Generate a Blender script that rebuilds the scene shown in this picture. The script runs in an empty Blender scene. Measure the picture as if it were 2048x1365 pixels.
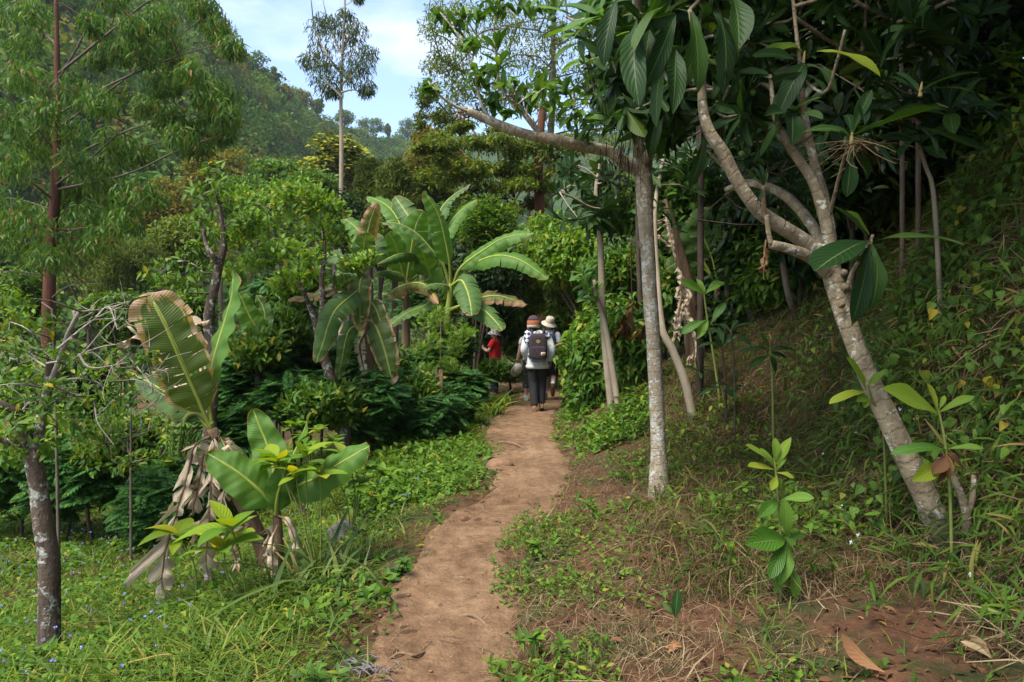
import bpy, math, random
import numpy as np
rng = np.random.default_rng(11)
random.seed(5)
HAZE = True
SC = bpy.context.scene
COL = SC.collection
F = 1365.0          # focal length in photograph pixels
EYE = 1.6
HORIZON = 655.0

def W(px, py, d):
    """a point seen at (px, py) of the photograph, d metres away along the view"""
    return np.array([(px - 1024.0) / F * d, d, EYE - (py - HORIZON) / F * d])

def WL(pts):
    return np.array([W(*p) for p in pts])

# ---------------------------------------------------------------- noise
def _hash(ix, iy, seed):
    h = (ix.astype(np.int64) * 374761393 + iy.astype(np.int64) * 668265263 + seed * 974634777) & 0xFFFFFFFF
    h = ((h ^ (h >> 13)) * 1274126177) & 0xFFFFFFFF
    h = h ^ (h >> 16)
    return (h & 0xFFFF) / 65535.0

def vnoise(x, y, seed=0):
    x = np.asarray(x, float); y = np.asarray(y, float)
    ix = np.floor(x); iy = np.floor(y)
    fx = x - ix; fy = y - iy
    fx = fx * fx * (3 - 2 * fx); fy = fy * fy * (3 - 2 * fy)
    a = _hash(ix, iy, seed); b = _hash(ix + 1, iy, seed)
    c = _hash(ix, iy + 1, seed); d = _hash(ix + 1, iy + 1, seed)
    return (a * (1 - fx) + b * fx) * (1 - fy) + (c * (1 - fx) + d * fx) * fy

def fbm(x, y, seed=0, octv=4):
    s = 0; amp = .5; t = 0
    for i in range(octv):
        s = s + amp * (vnoise(np.asarray(x) * 2 ** i, np.asarray(y) * 2 ** i, seed + i) - .5); amp *= .5
    return s

# ---------------------------------------------------------------- mesh collector (quads only)
class Acc:
    def __init__(s):
        s.v = []; s.f = []; s.c = []; s.m = []; s.n = 0
    def add(s, v, f, c=None, mi=0):
        v = np.asarray(v, np.float32).reshape(-1, 3); f = np.asarray(f, np.int32).reshape(-1, 4)
        s.v.append(v); s.f.append(f + s.n); s.n += len(v)
        s.c.append(np.zeros((len(v), 3), np.float32) if c is None else np.asarray(c, np.float32).reshape(-1, 3))
        s.m.append(np.full(len(f), mi, np.int32))
    def mesh(s, name, mats, origin=(0, 0, 0), smooth=True):
        v = np.concatenate(s.v) - np.asarray(origin, np.float32); f = np.concatenate(s.f)
        me = bpy.data.meshes.new(name)
        me.vertices.add(len(v)); me.vertices.foreach_set('co', v.ravel())
        me.loops.add(f.size); me.loops.foreach_set('vertex_index', f.ravel())
        me.polygons.add(len(f))
        me.polygons.foreach_set('loop_start', np.arange(0, f.size, 4, dtype=np.int32))
        me.polygons.foreach_set('material_index', np.concatenate(s.m))
        if smooth: me.polygons.foreach_set('use_smooth', np.ones(len(f), bool))
        at = me.attributes.new('lc', 'FLOAT_VECTOR', 'POINT')
        at.data.foreach_set('vector', np.concatenate(s.c).astype(np.float32).ravel())
        for m in (mats if isinstance(mats, (list, tuple)) else [mats]): me.materials.append(m)
        me.update(calc_edges=True)
        return me

def props(o, label=None, cat=None, group=None, kind=None):
    if label: o['label'] = label
    if cat: o['category'] = cat
    if group: o['group'] = group
    if kind: o['kind'] = kind
    return o

class Thing:
    """an Empty at the thing's base; part() hangs meshes built in world space under it"""
    def __init__(s, name, label, cat, base, group=None):
        s.o = bpy.data.objects.new(name, None); COL.objects.link(s.o)
        s.o.empty_display_size = .2
        s.base = np.array(base, float); s.o.location = s.base
        props(s.o, label, cat, group)
    def part(s, name, acc, mats, parent=None, smooth=True, label=None):
        o = bpy.data.objects.new(name, acc.mesh(name, mats, s.base, smooth)); COL.objects.link(o)
        o.parent = parent or s.o
        if label: o['label'] = label
        return o

def single(name, acc, mats, label=None, cat=None, group=None, kind=None, base=(0, 0, 0), smooth=True):
    o = bpy.data.objects.new(name, acc.mesh(name, mats, base, smooth)); COL.objects.link(o)
    o.location = base
    return props(o, label, cat, group, kind)

def dup(root, loc, rotz=0., scale=1., label=None, group=None):
    r = root.copy(); COL.objects.link(r); r.location = loc; r.rotation_euler = (0, 0, rotz)
    r.scale = (scale,) * 3 if np.isscalar(scale) else scale
    if label: r['label'] = label
    if group: r['group'] = group
    for ch in list(root.children):
        c = ch.copy(); COL.objects.link(c); c.parent = r
        for g in ch.children:
            d = g.copy(); COL.objects.link(d); d.parent = c
    return r

# ---------------------------------------------------------------- vectors
def unit(a):
    a = np.asarray(a, float)
    return a / np.maximum(np.linalg.norm(a, axis=-1, keepdims=True), 1e-9)

def spline(P, n):
    """Catmull-Rom through P (k, m), resampled evenly to n rows"""
    P = np.asarray(P, float)
    if len(P) == 2: return P[0] + (P[1] - P[0]) * np.linspace(0, 1, n)[:, None]
    Q = np.vstack([2 * P[0] - P[1], P, 2 * P[-1] - P[-2]])
    out = []
    for i in range(1, len(Q) - 2):
        t = np.linspace(0, 1, 12, endpoint=False)[:, None]
        a, b, c, d = Q[i - 1], Q[i], Q[i + 1], Q[i + 2]
        out.append(.5 * (2 * b + (c - a) * t + (2 * a - 5 * b + 4 * c - d) * t ** 2 + (3 * b - a - 3 * c + d) * t ** 3))
    out.append(P[-1:]); R = np.vstack(out)
    L = np.concatenate([[0], np.cumsum(np.linalg.norm(np.diff(R[:, :3], axis=0), axis=1))])
    q = np.linspace(0, L[-1], n)
    return np.stack([np.interp(q, L, R[:, k]) for k in range(R.shape[1])], 1)

def tube(acc, pts, rad, seg=8, n=None, mi=0, rough=0., cap=True, seed=0, flat=1.):
    """tapered tube; rad is one value, two ends, or one per point"""
    pts = np.asarray(pts, float)
    rad = np.atleast_1d(np.asarray(rad, float))
    if len(rad) == 1: rad = np.repeat(rad, len(pts))
    elif len(rad) != len(pts): rad = np.interp(np.linspace(0, 1, len(pts)), np.linspace(0, 1, len(rad)), rad)
    if n is None: n = max(3, 6 * (len(pts) - 1))
    R = spline(np.column_stack([pts, rad]), n); C = R[:, :3]; r = R[:, 3]
    T = unit(np.gradient(C, axis=0))
    up = np.array([0, 0, 1.]) if abs(T[0][2]) < .9 else np.array([1., 0, 0])
    X = np.zeros_like(T); x = unit(np.cross(up, T[0]))
    for i in range(n):
        x = unit(x - T[i] * np.dot(x, T[i])); X[i] = x
    Y = np.cross(T, X)
    a = np.linspace(0, 2 * np.pi, seg, endpoint=False)
    L = np.concatenate([[0], np.cumsum(np.linalg.norm(np.diff(C, axis=0), axis=1))])
    rr = np.repeat(r[:, None], seg, 1)
    if rough:
        aa = np.cos(a)[None] * 2.3 + seed; bb = np.sin(a)[None] * 2.3 + L[:, None] * .35 / max(r.mean(), 1e-3) * .5
        rr = rr * (1 + rough * 2 * fbm(np.broadcast_to(aa, bb.shape) + 7, bb + seed * 3.1, 3 + int(seed), 3))
    V = C[:, None] + rr[..., None] * (np.cos(a)[None, :, None] * X[:, None] + flat * np.sin(a)[None, :, None] * Y[:, None])
    c = np.stack([np.broadcast_to(L[:, None], rr.shape), np.broadcast_to(a[None] / 6.2832, rr.shape), np.full(rr.shape, random.random())], -1)
    i = np.arange(n - 1)[:, None] * seg; j = np.arange(seg)[None]; k = (np.arange(seg)[None] + 1) % seg
    Fq = np.stack([i + j, i + k, i + seg + k, i + seg + j], -1).reshape(-1, 4)
    V = V.reshape(-1, 3); c = c.reshape(-1, 3)
    if cap and seg >= 4 and seg % 2 == 0:
        e = []
        for base in (0, (n - 1) * seg):
            for q in range(seg // 2 - 1):
                f4 = [base + q, base + q + 1, base + seg - 2 - q, base + seg - 1 - q]
                e.append(f4 if base else f4[::-1])
        Fq = np.vstack([Fq, np.array(e)])
    acc.add(V, Fq, c, mi)
    return C

def ball(acc, c, r, nu=10, nv=6, mi=0, axis=None, noise=0., seed=0):
    """ellipsoid of quads; r scalar or 3 radii, axis an optional 3x3 frame (rows)"""
    r = np.ones(3) * np.asarray(r, float)
    th = np.linspace(.02, np.pi - .02, nv + 1); ph = np.linspace(0, 2 * np.pi, nu, endpoint=False)
    st, ct = np.sin(th)[:, None], np.cos(th)[:, None]
    P = np.stack([st * np.cos(ph), st * np.sin(ph), np.broadcast_to(ct, (nv + 1, nu))], -1)
    if noise:
        P = P * (1 + noise * 2 * fbm(P[..., 0] * 2 + seed, P[..., 1] * 2 + P[..., 2] * 2.7 + seed, seed, 3))[..., None]
    V = P * r
    if axis is not None: V = V @ np.asarray(axis, float)
    V = V + np.asarray(c, float)
    i = np.arange(nv)[:, None] * nu; j = np.arange(nu)[None]; k = (j + 1) % nu
    Fq = np.stack([i + j, i + nu + j, i + nu + k, i + k], -1).reshape(-1, 4)
    acc.add(V, Fq, P * .5 + .5, mi)

def box(acc, c, s, R=None, mi=0, taper=1.):
    c = np.asarray(c, float); s = np.asarray(s, float) / 2
    V = np.array([[x, y, z] for z in (-1, 1) for y in (-1, 1) for x in (-1, 1)], float)
    V[4:, :2] *= taper
    V = V * s
    if R is not None: V = V @ np.asarray(R, float)
    acc.add(V + c, [[0, 2, 3, 1], [4, 5, 7, 6], [0, 1, 5, 4], [2, 6, 7, 3], [0, 4, 6, 2], [1, 3, 7, 5]], V, mi)

# ---------------------------------------------------------------- leaves
def leaf_tpl(nl, nw, prof, fold=.25, curl=.2, twist=0., wave=0., ph=0.):
    """unit leaf along +y, x across, z its normal.  returns V, F, C"""
    u = np.linspace(0, 1, nl + 1); v = np.linspace(-1, 1, nw + 1)
    h = np.array([max(prof(t), .012) for t in u])
    U, Vv = np.meshgrid(u, v, indexing='ij')
    X = Vv * h[:, None]
    Z = np.abs(Vv) * h[:, None] * fold - curl * U ** 2
    Y = U * (1 - .25 * curl * U)
    Z = Z + wave * np.sin(U * 11 + ph + (Vv > 0) * 2.) * np.abs(Vv) ** 1.5 + twist * X * U
    P = np.stack([X, Y, Z], -1).reshape(-1, 3)
    i, j = np.meshgrid(np.arange(nl), np.arange(nw), indexing='ij')
    a = (i * (nw + 1) + j).ravel()
    Fq = np.stack([a, a + 1, a + nw + 2, a + nw + 1], -1)
    C = np.stack([U, Vv, np.zeros_like(U)], -1).reshape(-1, 3)
    return P, Fq, C

def P_ell(w, sh=.9):      # elliptic
    return lambda u: w * math.sin(math.pi * min(1, u ** sh)) ** .85
def P_ovate(w):           # broad near the base, pointed
    return lambda u: w * 1.9 * (u ** .55) * (1 - u) ** .95
def P_obov(w):            # broad past the middle (loquat)
    return lambda u: w * 1.75 * (u ** 1.05) * (1 - u ** 3.2) ** .8
def P_heart(w):
    return lambda u: w * (1.0 - u) ** .75 * (1.25 if u > .03 else .75) * (1 - .25 * (u - .25) ** 2)
def P_blade(w):
    return lambda u: w * (1 - u ** 1.7) * (.6 + .4 * min(1, u * 5))

T_DIA = (np.array([[0, 0, 0], [.2, .45, .05], [0, 1, -.12], [-.2, .45, .05]]), np.array([[0, 1, 2, 3]]),
         np.array([[0, 0, 0], [.45, 1, 0], [1, 0, 0], [.45, -1, 0]], float))
def dia(w, z=.06):
    return (np.array([[0, 0, 0], [w, .42, z], [0, 1, -.12], [-w, .42, z]]), T_DIA[1], T_DIA[2])
T_MID = leaf_tpl(3, 2, P_ell(.22), .3, .2)
T_BROAD = leaf_tpl(4, 2, P_ovate(.26), .3, .25)
T_EUC = leaf_tpl(3, 1, P_blade(.11), 0, .35)
T_LOQ = leaf_tpl(9, 4, P_obov(.165), .3, .35)
LOQV = [leaf_tpl(11, 4, P_obov(.15), .3, .35, .4, .016, .3), leaf_tpl(11, 4, P_obov(.165), .45, .2, -.5, .012, 2.), leaf_tpl(11, 4, P_ell(.15), .2, .5, .2, .02, 4.), leaf_tpl(11, 4, P_obov(.14), .15, .65, -.8, .022, 1.), leaf_tpl(11, 4, P_ell(.17, 1.1), .5, .1, .7, .014, 5.)]
T_LOQL = leaf_tpl(5, 2, P_obov(.165), .3, .35)
T_HEART = leaf_tpl(5, 4, P_heart(.36), .2, .18)
T_BLADE = leaf_tpl(4, 1, P_blade(.035), 0, .55)
T_BLADES = leaf_tpl(2, 1, P_blade(.05), 0, .45)
T_BAMB = leaf_tpl(3, 2, P_ovate(.085), .3, .35)
T_YEL = leaf_tpl(8, 4, P_ell(.24, .85), .22, .35)

def pinnate(n=7, w=.16, ln=.34, tip=.7):
    """a feather leaf: n pairs of narrow leaflets on one rachis, every one its own quad"""
    V = []; Fq = []; C = []
    for i in range(n):
        u = .12 + .86 * i / (n - 1)
        l = ln * math.sin(math.pi * (.22 + .66 * i / (n - 1))) ** .8
        for sgn in (-1, 1):
            b = len(V); a = math.radians(58 - 26 * i / n)
            dx, dy = math.sin(a) * sgn, math.cos(a)
            nx, ny = dy * sgn, -dx * sgn
            wd = w * l
            zz = -.16 * u * u
            for (t, s) in ((0, 0), (.5, 1), (1, 0), (.5, -1)):
                V.append((dx * l * t + nx * wd * s, u + dy * l * t + ny * wd * s, zz - .25 * l * t * t))
                C.append((t, s, 0))
            Fq.append((b, b + 1, b + 2, b + 3) if sgn > 0 else (b + 3, b + 2, b + 1, b))
    b = len(V)
    for (x, y, z) in ((-.008, 0, 0), (.008, 0, 0), (.004, 1, -.16), (-.004, 1, -.16)):
        V.append((x, y, z)); C.append((y, 0, 0))
    Fq.append((b, b + 1, b + 2, b + 3))
    return np.array(V), np.array(Fq), np.array(C, float)
T_PIN = pinnate(8, .2, .36)
T_PINS = pinnate(5, .24, .36)
T_FERN = pinnate(16, .16, .26)

def place(acc, tpl, P, D, N, S, mi=0, zs=None, ws=None):
    """one leaf per row: base P, along D, facing N, length S (zs scales curl, ws width)"""
    P = np.atleast_2d(P); n = len(P)
    if n == 0: return
    D = unit(np.broadcast_to(D, (n, 3))); N = np.broadcast_to(N, (n, 3)) + 1e-4
    X = unit(np.cross(D, N)); Nn = np.cross(X, D)
    S = np.broadcast_to(np.asarray(S, float), (n,))
    V, Fq, C = tpl; k = len(V)
    zs = np.ones(n) if zs is None else np.broadcast_to(zs, (n,)); ws = np.ones(n) if ws is None else np.broadcast_to(ws, (n,))
    out = P[:, None] + S[:, None, None] * (V[None, :, 0:1] * ws[:, None, None] * X[:, None] + V[None, :, 1:2] * D[:, None]
                                           + (V[None, :, 2:3] * zs[:, None, None]) * Nn[:, None])
    ff = Fq[None] + (np.arange(n) * k)[:, None, None]
    cc = np.broadcast_to(C[None], (n, k, 3)).copy(); cc[:, :, 2] = rng.random(n)[:, None]
    acc.add(out, ff, cc, mi)

def rdir(n):
    return unit(rng.normal(size=(n, 3)))

def cluster_leaves(acc, C, R, n, tpl, size, mode='spread', mi=0, szv=.3, flat=.75, own=False):
    """n leaves round each centre; C (m,3), R (m,)"""
    C = np.atleast_2d(C); m = len(C); R = np.broadcast_to(R, (m,))
    n = np.broadcast_to(n, (m,)).astype(int); idx = np.repeat(np.arange(m), n); k = len(idx)
    o = rdir(k) * (rng.random(k) ** .45)[:, None]; o[:, 2] *= flat
    P = C[idx] + o * R[idx][:, None]
    rd = rdir(k)
    if mode == 'droop': D = .55 * rd + .5 * o + [0, 0, -.85]; N = rdir(k) * .8 + o
    elif mode == 'up': D = .7 * rd + .6 * o + [0, 0, .7]; N = .5 * rdir(k) + [0, -.25, .6]
    elif mode == 'layer': D = rd * [1, 1, .25] + .8 * o * [1, 1, .2]; N = .3 * rdir(k) + [0, 0, 1.]
    else: D = .9 * rd + .7 * o + [0, 0, -.25]; N = .55 * rdir(k) + [0, -.15, .9]
    S = size * (1 + szv * (rng.random(k) * 2 - 1))
    place(acc, tpl, P - unit(D) * (S * .4)[:, None], D, N, S, mi, zs=.4 + 1.4 * rng.random(k))
    if own: acc.c[-1].reshape(k, -1, 3)[:, :, 2] = (rng.random(m)[idx] * .8 + .2 * rng.random(k))[:, None]

def blob(c, r, n, shell=.0):
    """n points inside an ellipsoid, pushed to its skin by shell"""
    d = rdir(n); q = rng.random(n) ** (1 / 3.)
    q = shell + (1 - shell) * q
    return np.asarray(c, float) + d * q[:, None] * np.asarray(r, float)

def whorl(acc, c, axis, n, size, open_=35., mi=0, tpl=None, droop=1., var=.25):
    """n leaves round a shoot tip; open_ is the angle from the axis in degrees"""
    axis = unit(axis); a = unit(np.cross(axis, [.31, .17, .93])); b = np.cross(axis, a)
    ph = np.arange(n) * 2.4 + rng.random() * 6; el = np.radians(open_ * (.55 + .6 * (np.arange(n) / n)) + rng.normal(size=n) * 8)
    rad = np.cos(ph)[:, None] * a + np.sin(ph)[:, None] * b
    D = np.cos(el)[:, None] * axis + np.sin(el)[:, None] * rad
    N = axis * 1.0 - rad * .25 + rdir(n) * .2
    S = size * (1 + var * (rng.random(n) * 2 - 1))
    P = np.asarray(c) - axis * (rng.random(n) * size * .25)[:, None]
    tpl = tpl or T_LOQ
    if tpl is T_LOQ:
        for i in range(n): place(acc, LOQV[rng.integers(5)], P[i], D[i], N[i], S[i], mi, zs=droop * (.3 + 1.4 * rng.random(1)), ws=.66 + .4 * rng.random(1))
    else: place(acc, tpl, P, D, N, S, mi, zs=droop * (.5 + rng.random(n)), ws=.8 + .35 * rng.random(n))
# ---------------------------------------------------------------- materials
class NT:
    def __init__(s, name, disp=False):
        s.m = bpy.data.materials.new(name); s.m.use_nodes = True
        s.t = s.m.node_tree; s.t.nodes.clear()
        s.out = s.t.nodes.new('ShaderNodeOutputMaterial')
    def n(s, typ, **kw):
        nd = s.t.nodes.new('ShaderNode' + typ)
        for k, v in kw.items():
            if hasattr(nd, k): setattr(nd, k, v)
            else: nd.inputs[k].default_value = v
        return nd
    def l(s, a, b): s.t.links.new(a, b)
    def ramp(s, fac, stops, interp='LINEAR'):
        r = s.n('ValToRGB'); r.color_ramp.interpolation = interp
        el = r.color_ramp.elements
        while len(el) > 1: el.remove(el[-1])
        for i, (p, c) in enumerate(stops):
            e = el[0] if i == 0 else el.new(p)
            e.position = p; e.color = (*c, 1)
        if fac is not None: s.l(fac, r.inputs[0])
        return r.outputs[0]
    def math(s, op, a, b=None, c=None):
        m = s.n('Math', operation=op)
        for i, x in enumerate((a, b, c)):
            if x is None: continue
            if isinstance(x, (int, float)): m.inputs[i].default_value = x
            else: s.l(x, m.inputs[i])
        return m.outputs[0]
    def mix(s, fac, a, b, blend='MIX'):
        m = s.n('Mix', data_type='RGBA', blend_type=blend)
        for sock, x in ((m.inputs[0], fac), (m.inputs[6], a), (m.inputs[7], b)):
            if isinstance(x, (int, float)): sock.default_value = x
            elif isinstance(x, tuple): sock.default_value = (*x, 1)
            else: s.l(x, sock)
        return m.outputs[2]
    def noise(s, vec, scale, detail=4, rough=.6, dist=0.):
        t = s.n('TexNoise'); t.inputs['Scale'].default_value = scale; t.inputs['Detail'].default_value = detail
        t.inputs['Roughness'].default_value = rough; t.inputs['Distortion'].default_value = dist
        if vec is not None: s.l(vec, t.inputs['Vector'])
        return t.outputs['Fac']
    def obj(s): return s.n('TexCoord').outputs['Object']
    def pos(s): return s.n('NewGeometry').outputs['Position']
    def lc(s):
        a = s.n('Attribute', attribute_name='lc'); x = s.n('SeparateXYZ'); s.l(a.outputs['Vector'], x.inputs[0])
        return x.outputs[0], x.outputs[1], x.outputs[2], a.outputs['Vector']
    def bump(s, h, strength=.5, dist=.01):
        b = s.n('Bump'); b.inputs['Strength'].default_value = strength; b.inputs['Distance'].default_value = dist
        s.l(h, b.inputs['Height']); return b.outputs['Normal']
    def bsdf(s, col, rough=.6, spec=.4, normal=None, **kw):
        p = s.n('BsdfPrincipled')
        if isinstance(col, tuple): p.inputs['Base Color'].default_value = (*col, 1)
        else: s.l(col, p.inputs['Base Color'])
        if isinstance(rough, (int, float)): p.inputs['Roughness'].default_value = rough
        else: s.l(rough, p.inputs['Roughness'])
        p.inputs['Specular IOR Level'].default_value = spec
        if normal is not None: s.l(normal, p.inputs['Normal'])
        for k, v in kw.items(): p.inputs[k].default_value = v
        return p.outputs[0]
    def done(s, sh): s.l(sh, s.out.inputs['Surface']); return s.m

def leaf_mat(name, stops, rough=.5, spec=.35, trans=.32, vein=0., tcol=None, edge=None, holes=False, bumps=0., own=False):
    """foliage: a colour of its own for every leaf, light let through, veins where asked"""
    t = NT(name)
    rnd = t.lc()[2] if own else t.n('NewGeometry').outputs['Random Per Island']
    col = t.ramp(rnd, [(p, (min(c[0] * 1.1, 1), c[1], c[2] * .72)) for p, c in stops] if tcol is None else stops)
    u, v, w, vec = t.lc()
    nrm = None
    av = t.math('ABSOLUTE', v)
    if vein:
        q = t.math('SUBTRACT', t.math('MULTIPLY', u, vein), t.math('MULTIPLY', av, vein * .28))
        wv = t.math('SINE', t.math('MULTIPLY', q, 6.2832))
        mid = t.math('LESS_THAN', av, .05)
        col = t.mix(t.math('MULTIPLY', mid, .6), col, t.mix(.5, col, (.25, .32, .10)))
        thin = t.math('GREATER_THAN', wv, .93)
        col = t.mix(t.math('MULTIPLY', thin, .12), col, (.22, .30, .09))
        nrm = t.bump(t.math('ADD', t.math('MULTIPLY', wv, .5), t.math('MULTIPLY', av, 1.2)), .4, bumps or .004)
    if edge:
        nz = t.noise(vec, 5, 3)
        e = t.math('SMOOTH_MIN', 1.0, t.math('MULTIPLY', t.math('MAXIMUM', t.math('SUBTRACT', t.math('ADD', t.math('MAXIMUM', av, t.math('SUBTRACT', t.math('MULTIPLY', u, 1.25), .3)), nz), 1.32), 0), 5), .1)
        col = t.mix(e, col, edge)
    s1 = t.bsdf(col, min(rough + .07, 1), spec * .5, nrm)
    tr = t.n('BsdfTranslucent')
    tint = t.mix(1.0, col, tcol or (1.6, 1.5, .55), 'MULTIPLY')
    t.l(tint, tr.inputs['Color'])
    mx = t.n('MixShader'); mx.inputs[0].default_value = trans
    t.l(s1, mx.inputs[1]); t.l(tr.outputs[0], mx.inputs[2])
    return t.done(mx.outputs[0])

M = {}
def G(*c): return c
# greens are real leaf reflectances; the few yellow and brown stops are leaves that have turned
M['euc'] = leaf_mat('eucalyptus_leaf', [(0, (0.0385, 0.0825, 0.0154)), (.35, (0.066, 0.132, 0.022)), (.7, (0.11, 0.187, 0.0286)), (.93, (0.154, 0.22, 0.033)), (.96, (0.209, 0.132, 0.033)), (1, (0.22, 0.0935, 0.033))], .45, .35, .36, tcol=(1.15, 1.5, .5))
M['mid'] = leaf_mat('midgreen_leaf', [(0, (0.027, 0.07425, 0.0135)), (.5, (0.0567, 0.1418, 0.0216)), (.9, (0.1013, 0.2025, 0.0297)), (1, (0.2025, 0.2295, 0.0405))], .45, .45, .33)
M['bright'] = leaf_mat('bright_leaf', [(0, (0.0585, 0.13, 0.0182)), (.5, (0.0975, 0.208, 0.026)), (.9, (0.143, 0.26, 0.0364)), (.97, (0.221, 0.26, 0.039)), (1, (0.364, 0.26, 0.039))], .42, .45, .38)
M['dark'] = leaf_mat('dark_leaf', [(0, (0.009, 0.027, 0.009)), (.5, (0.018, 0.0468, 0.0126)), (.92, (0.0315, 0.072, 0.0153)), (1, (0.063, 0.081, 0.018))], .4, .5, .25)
M['feather'] = leaf_mat('feather_leaf', [(0, (0.0203, 0.0725, 0.0261)), (.5, (0.0348, 0.1131, 0.0348)), (.85, (0.058, 0.1595, 0.0435)), (1, (0.1015, 0.203, 0.0435))], .5, .3, .3)
M['conifer'] = leaf_mat('conifer_spray', [(0, (0.0297, 0.0567, 0.0135)), (.5, (0.0567, 0.0945, 0.02025)), (.9, (0.08775, 0.135, 0.0243)), (1, (0.1485, 0.1215, 0.0405))], .6, .25, .25)
M['acacia'] = leaf_mat('acacia_leaf', [(0, (0.04725, 0.081, 0.0189)), (.5, (0.081, 0.135, 0.027)), (.92, (0.1283, 0.1958, 0.0378)), (1, (0.2025, 0.1755, 0.054))], .55, .3, .35)
M['olive'] = leaf_mat('olive_leaf', [(0, (0.06, 0.078, 0.0168)), (.5, (0.096, 0.12, 0.024)), (.8, (0.144, 0.156, 0.036)), (.93, (0.192, 0.132, 0.036)), (1, (0.24, 0.12, 0.036))], .55, .3, .35)
M['thin'] = leaf_mat('slim_tree_leaf', [(0, (0.023, 0.05175, 0.0207)), (.5, (0.04025, 0.0805, 0.0299)), (.95, (0.069, 0.115, 0.04025)), (1, (0.184, 0.0805, 0.0345))], .45, .4, .25)
M['pale'] = leaf_mat('pale_leaf', [(0, (.05, .09, .02)), (.55, (.09, .14, .035)), (.62, (.32, .36, .16)), (1, (.42, .46, .22))], .55, .3, .3)
M['loquat'] = leaf_mat('loquat_leaf', [(0, (0.0085, 0.0272, 0.00765)), (.6, (0.0153, 0.0442, 0.0102)), (.93, (0.034, 0.0765, 0.01275)), (1, (0.0765, 0.102, 0.017))], .42, .3, .22, 11, (1.7, 1.9, .5), bumps=.003)
M['loquat_young'] = leaf_mat('young_loquat_leaf', [(0, (.08, .17, .022)), (.5, (.12, .22, .03)), (1, (.20, .26, .03))], .42, .4, .35, 12, bumps=.005)
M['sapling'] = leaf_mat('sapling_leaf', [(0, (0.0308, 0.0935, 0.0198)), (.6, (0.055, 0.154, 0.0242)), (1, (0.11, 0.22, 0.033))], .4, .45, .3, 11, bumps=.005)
M['yellowleaf'] = leaf_mat('yellowing_leaf', [(0, (.09, .19, .016)), (.55, (.15, .25, .018)), (.85, (.22, .29, .018)), (1, (.42, .37, .012))], .5, .3, .4, 8, (1.5, 1.4, .4), bumps=.004)
M['vine'] = leaf_mat('vine_leaf', [(0, (0.036, 0.096, 0.0168)), (.5, (0.066, 0.15, 0.0216)), (.9, (0.12, 0.228, 0.0336)), (.97, (0.24, 0.24, 0.036)), (1, (0.408, 0.312, 0.036))], .42, .45, .36, 5)
M['bamboo'] = leaf_mat('bamboo_grass_leaf', [(0, (0.02875, 0.069, 0.0138)), (.6, (0.0575, 0.1207, 0.01955)), (.9, (0.09775, 0.1725, 0.0253)), (.95, (0.184, 0.1495, 0.0575)), (1, (0.276, 0.1955, 0.1035))], .5, .35, .33)
M['grass'] = leaf_mat('grass_blade', [(0, (0.048, 0.102, 0.0192)), (.5, (0.09, 0.168, 0.0264)), (.82, (0.144, 0.228, 0.0384)), (.93, (0.228, 0.228, 0.072)), (1, (0.36, 0.288, 0.144))], .55, .3, .35)
M['weed'] = leaf_mat('weed_leaf', [(0, (0.0375, 0.09375, 0.0175)), (.5, (0.06875, 0.1562, 0.025)), (.93, (0.1187, 0.225, 0.0325)), (1, (0.25, 0.25, 0.05))], .55, .25, .33)
M['bladeblue'] = leaf_mat('reed_blade', [(0, (0.03825, 0.08075, 0.0255)), (.6, (0.07225, 0.1275, 0.03825)), (.9, (0.102, 0.1615, 0.051)), (1, (0.2805, 0.2295, 0.1105))], .45, .4, .3)
M['straw'] = leaf_mat('dry_straw', [(0, (0.085, 0.051, 0.0255)), (.5, (0.187, 0.1275, 0.06375)), (1, (0.357, 0.272, 0.153))], .8, .15, .2, tcol=(1, .9, .7))
M['straw_dark'] = leaf_mat('weathered_straw', [(0, (.05, .03, .016)), (.6, (.13, .085, .042)), (1, (.28, .2, .105))], .85, .1, .2, tcol=(1, .9, .7))
M['litter'] = leaf_mat('leaf_litter', [(0, (0.0405, 0.0198, 0.0108)), (.5, (0.09, 0.045, 0.0225)), (.9, (0.18, 0.09, 0.0405)), (1, (0.297, 0.18, 0.054))], .75, .2, .12, tcol=(1, .8, .5))
M['deadleaf'] = leaf_mat('fallen_dry_leaf', [(0, (.20, .085, .035)), (.5, (.27, .13, .06)), (1, (.34, .19, .10))], .6, .3, .12, 8, tcol=(1, .8, .5))
M['yellowdead'] = leaf_mat('fallen_yellow_leaf', [(0, (.5, .32, .03)), (1, (.55, .40, .05))], .5, .3, .25, 7, tcol=(1, .9, .4))
M['petal'] = leaf_mat('blue_petal', [(0, (.20, .22, .55)), (1, (.36, .36, .70))], .7, .1, .2, tcol=(1, 1, 1))
M['petalw'] = leaf_mat('white_petal', [(0, (.7, .7, .66)), (1, (.8, .8, .76))], .7, .1, .2, tcol=(1, 1, 1))
M['wood_far'] = leaf_mat('forest_leaf', [(0, (0.0207, 0.0575, 0.0161)), (.3, (0.04025, 0.09775, 0.0207)), (.55, (0.0575, 0.1323, 0.0253)), (.8, (0.09775, 0.1782, 0.0345)), (.93, (0.138, 0.1955, 0.046)), (1, (0.184, 0.161, 0.0575))], .6, .2, .3, own=True)

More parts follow.
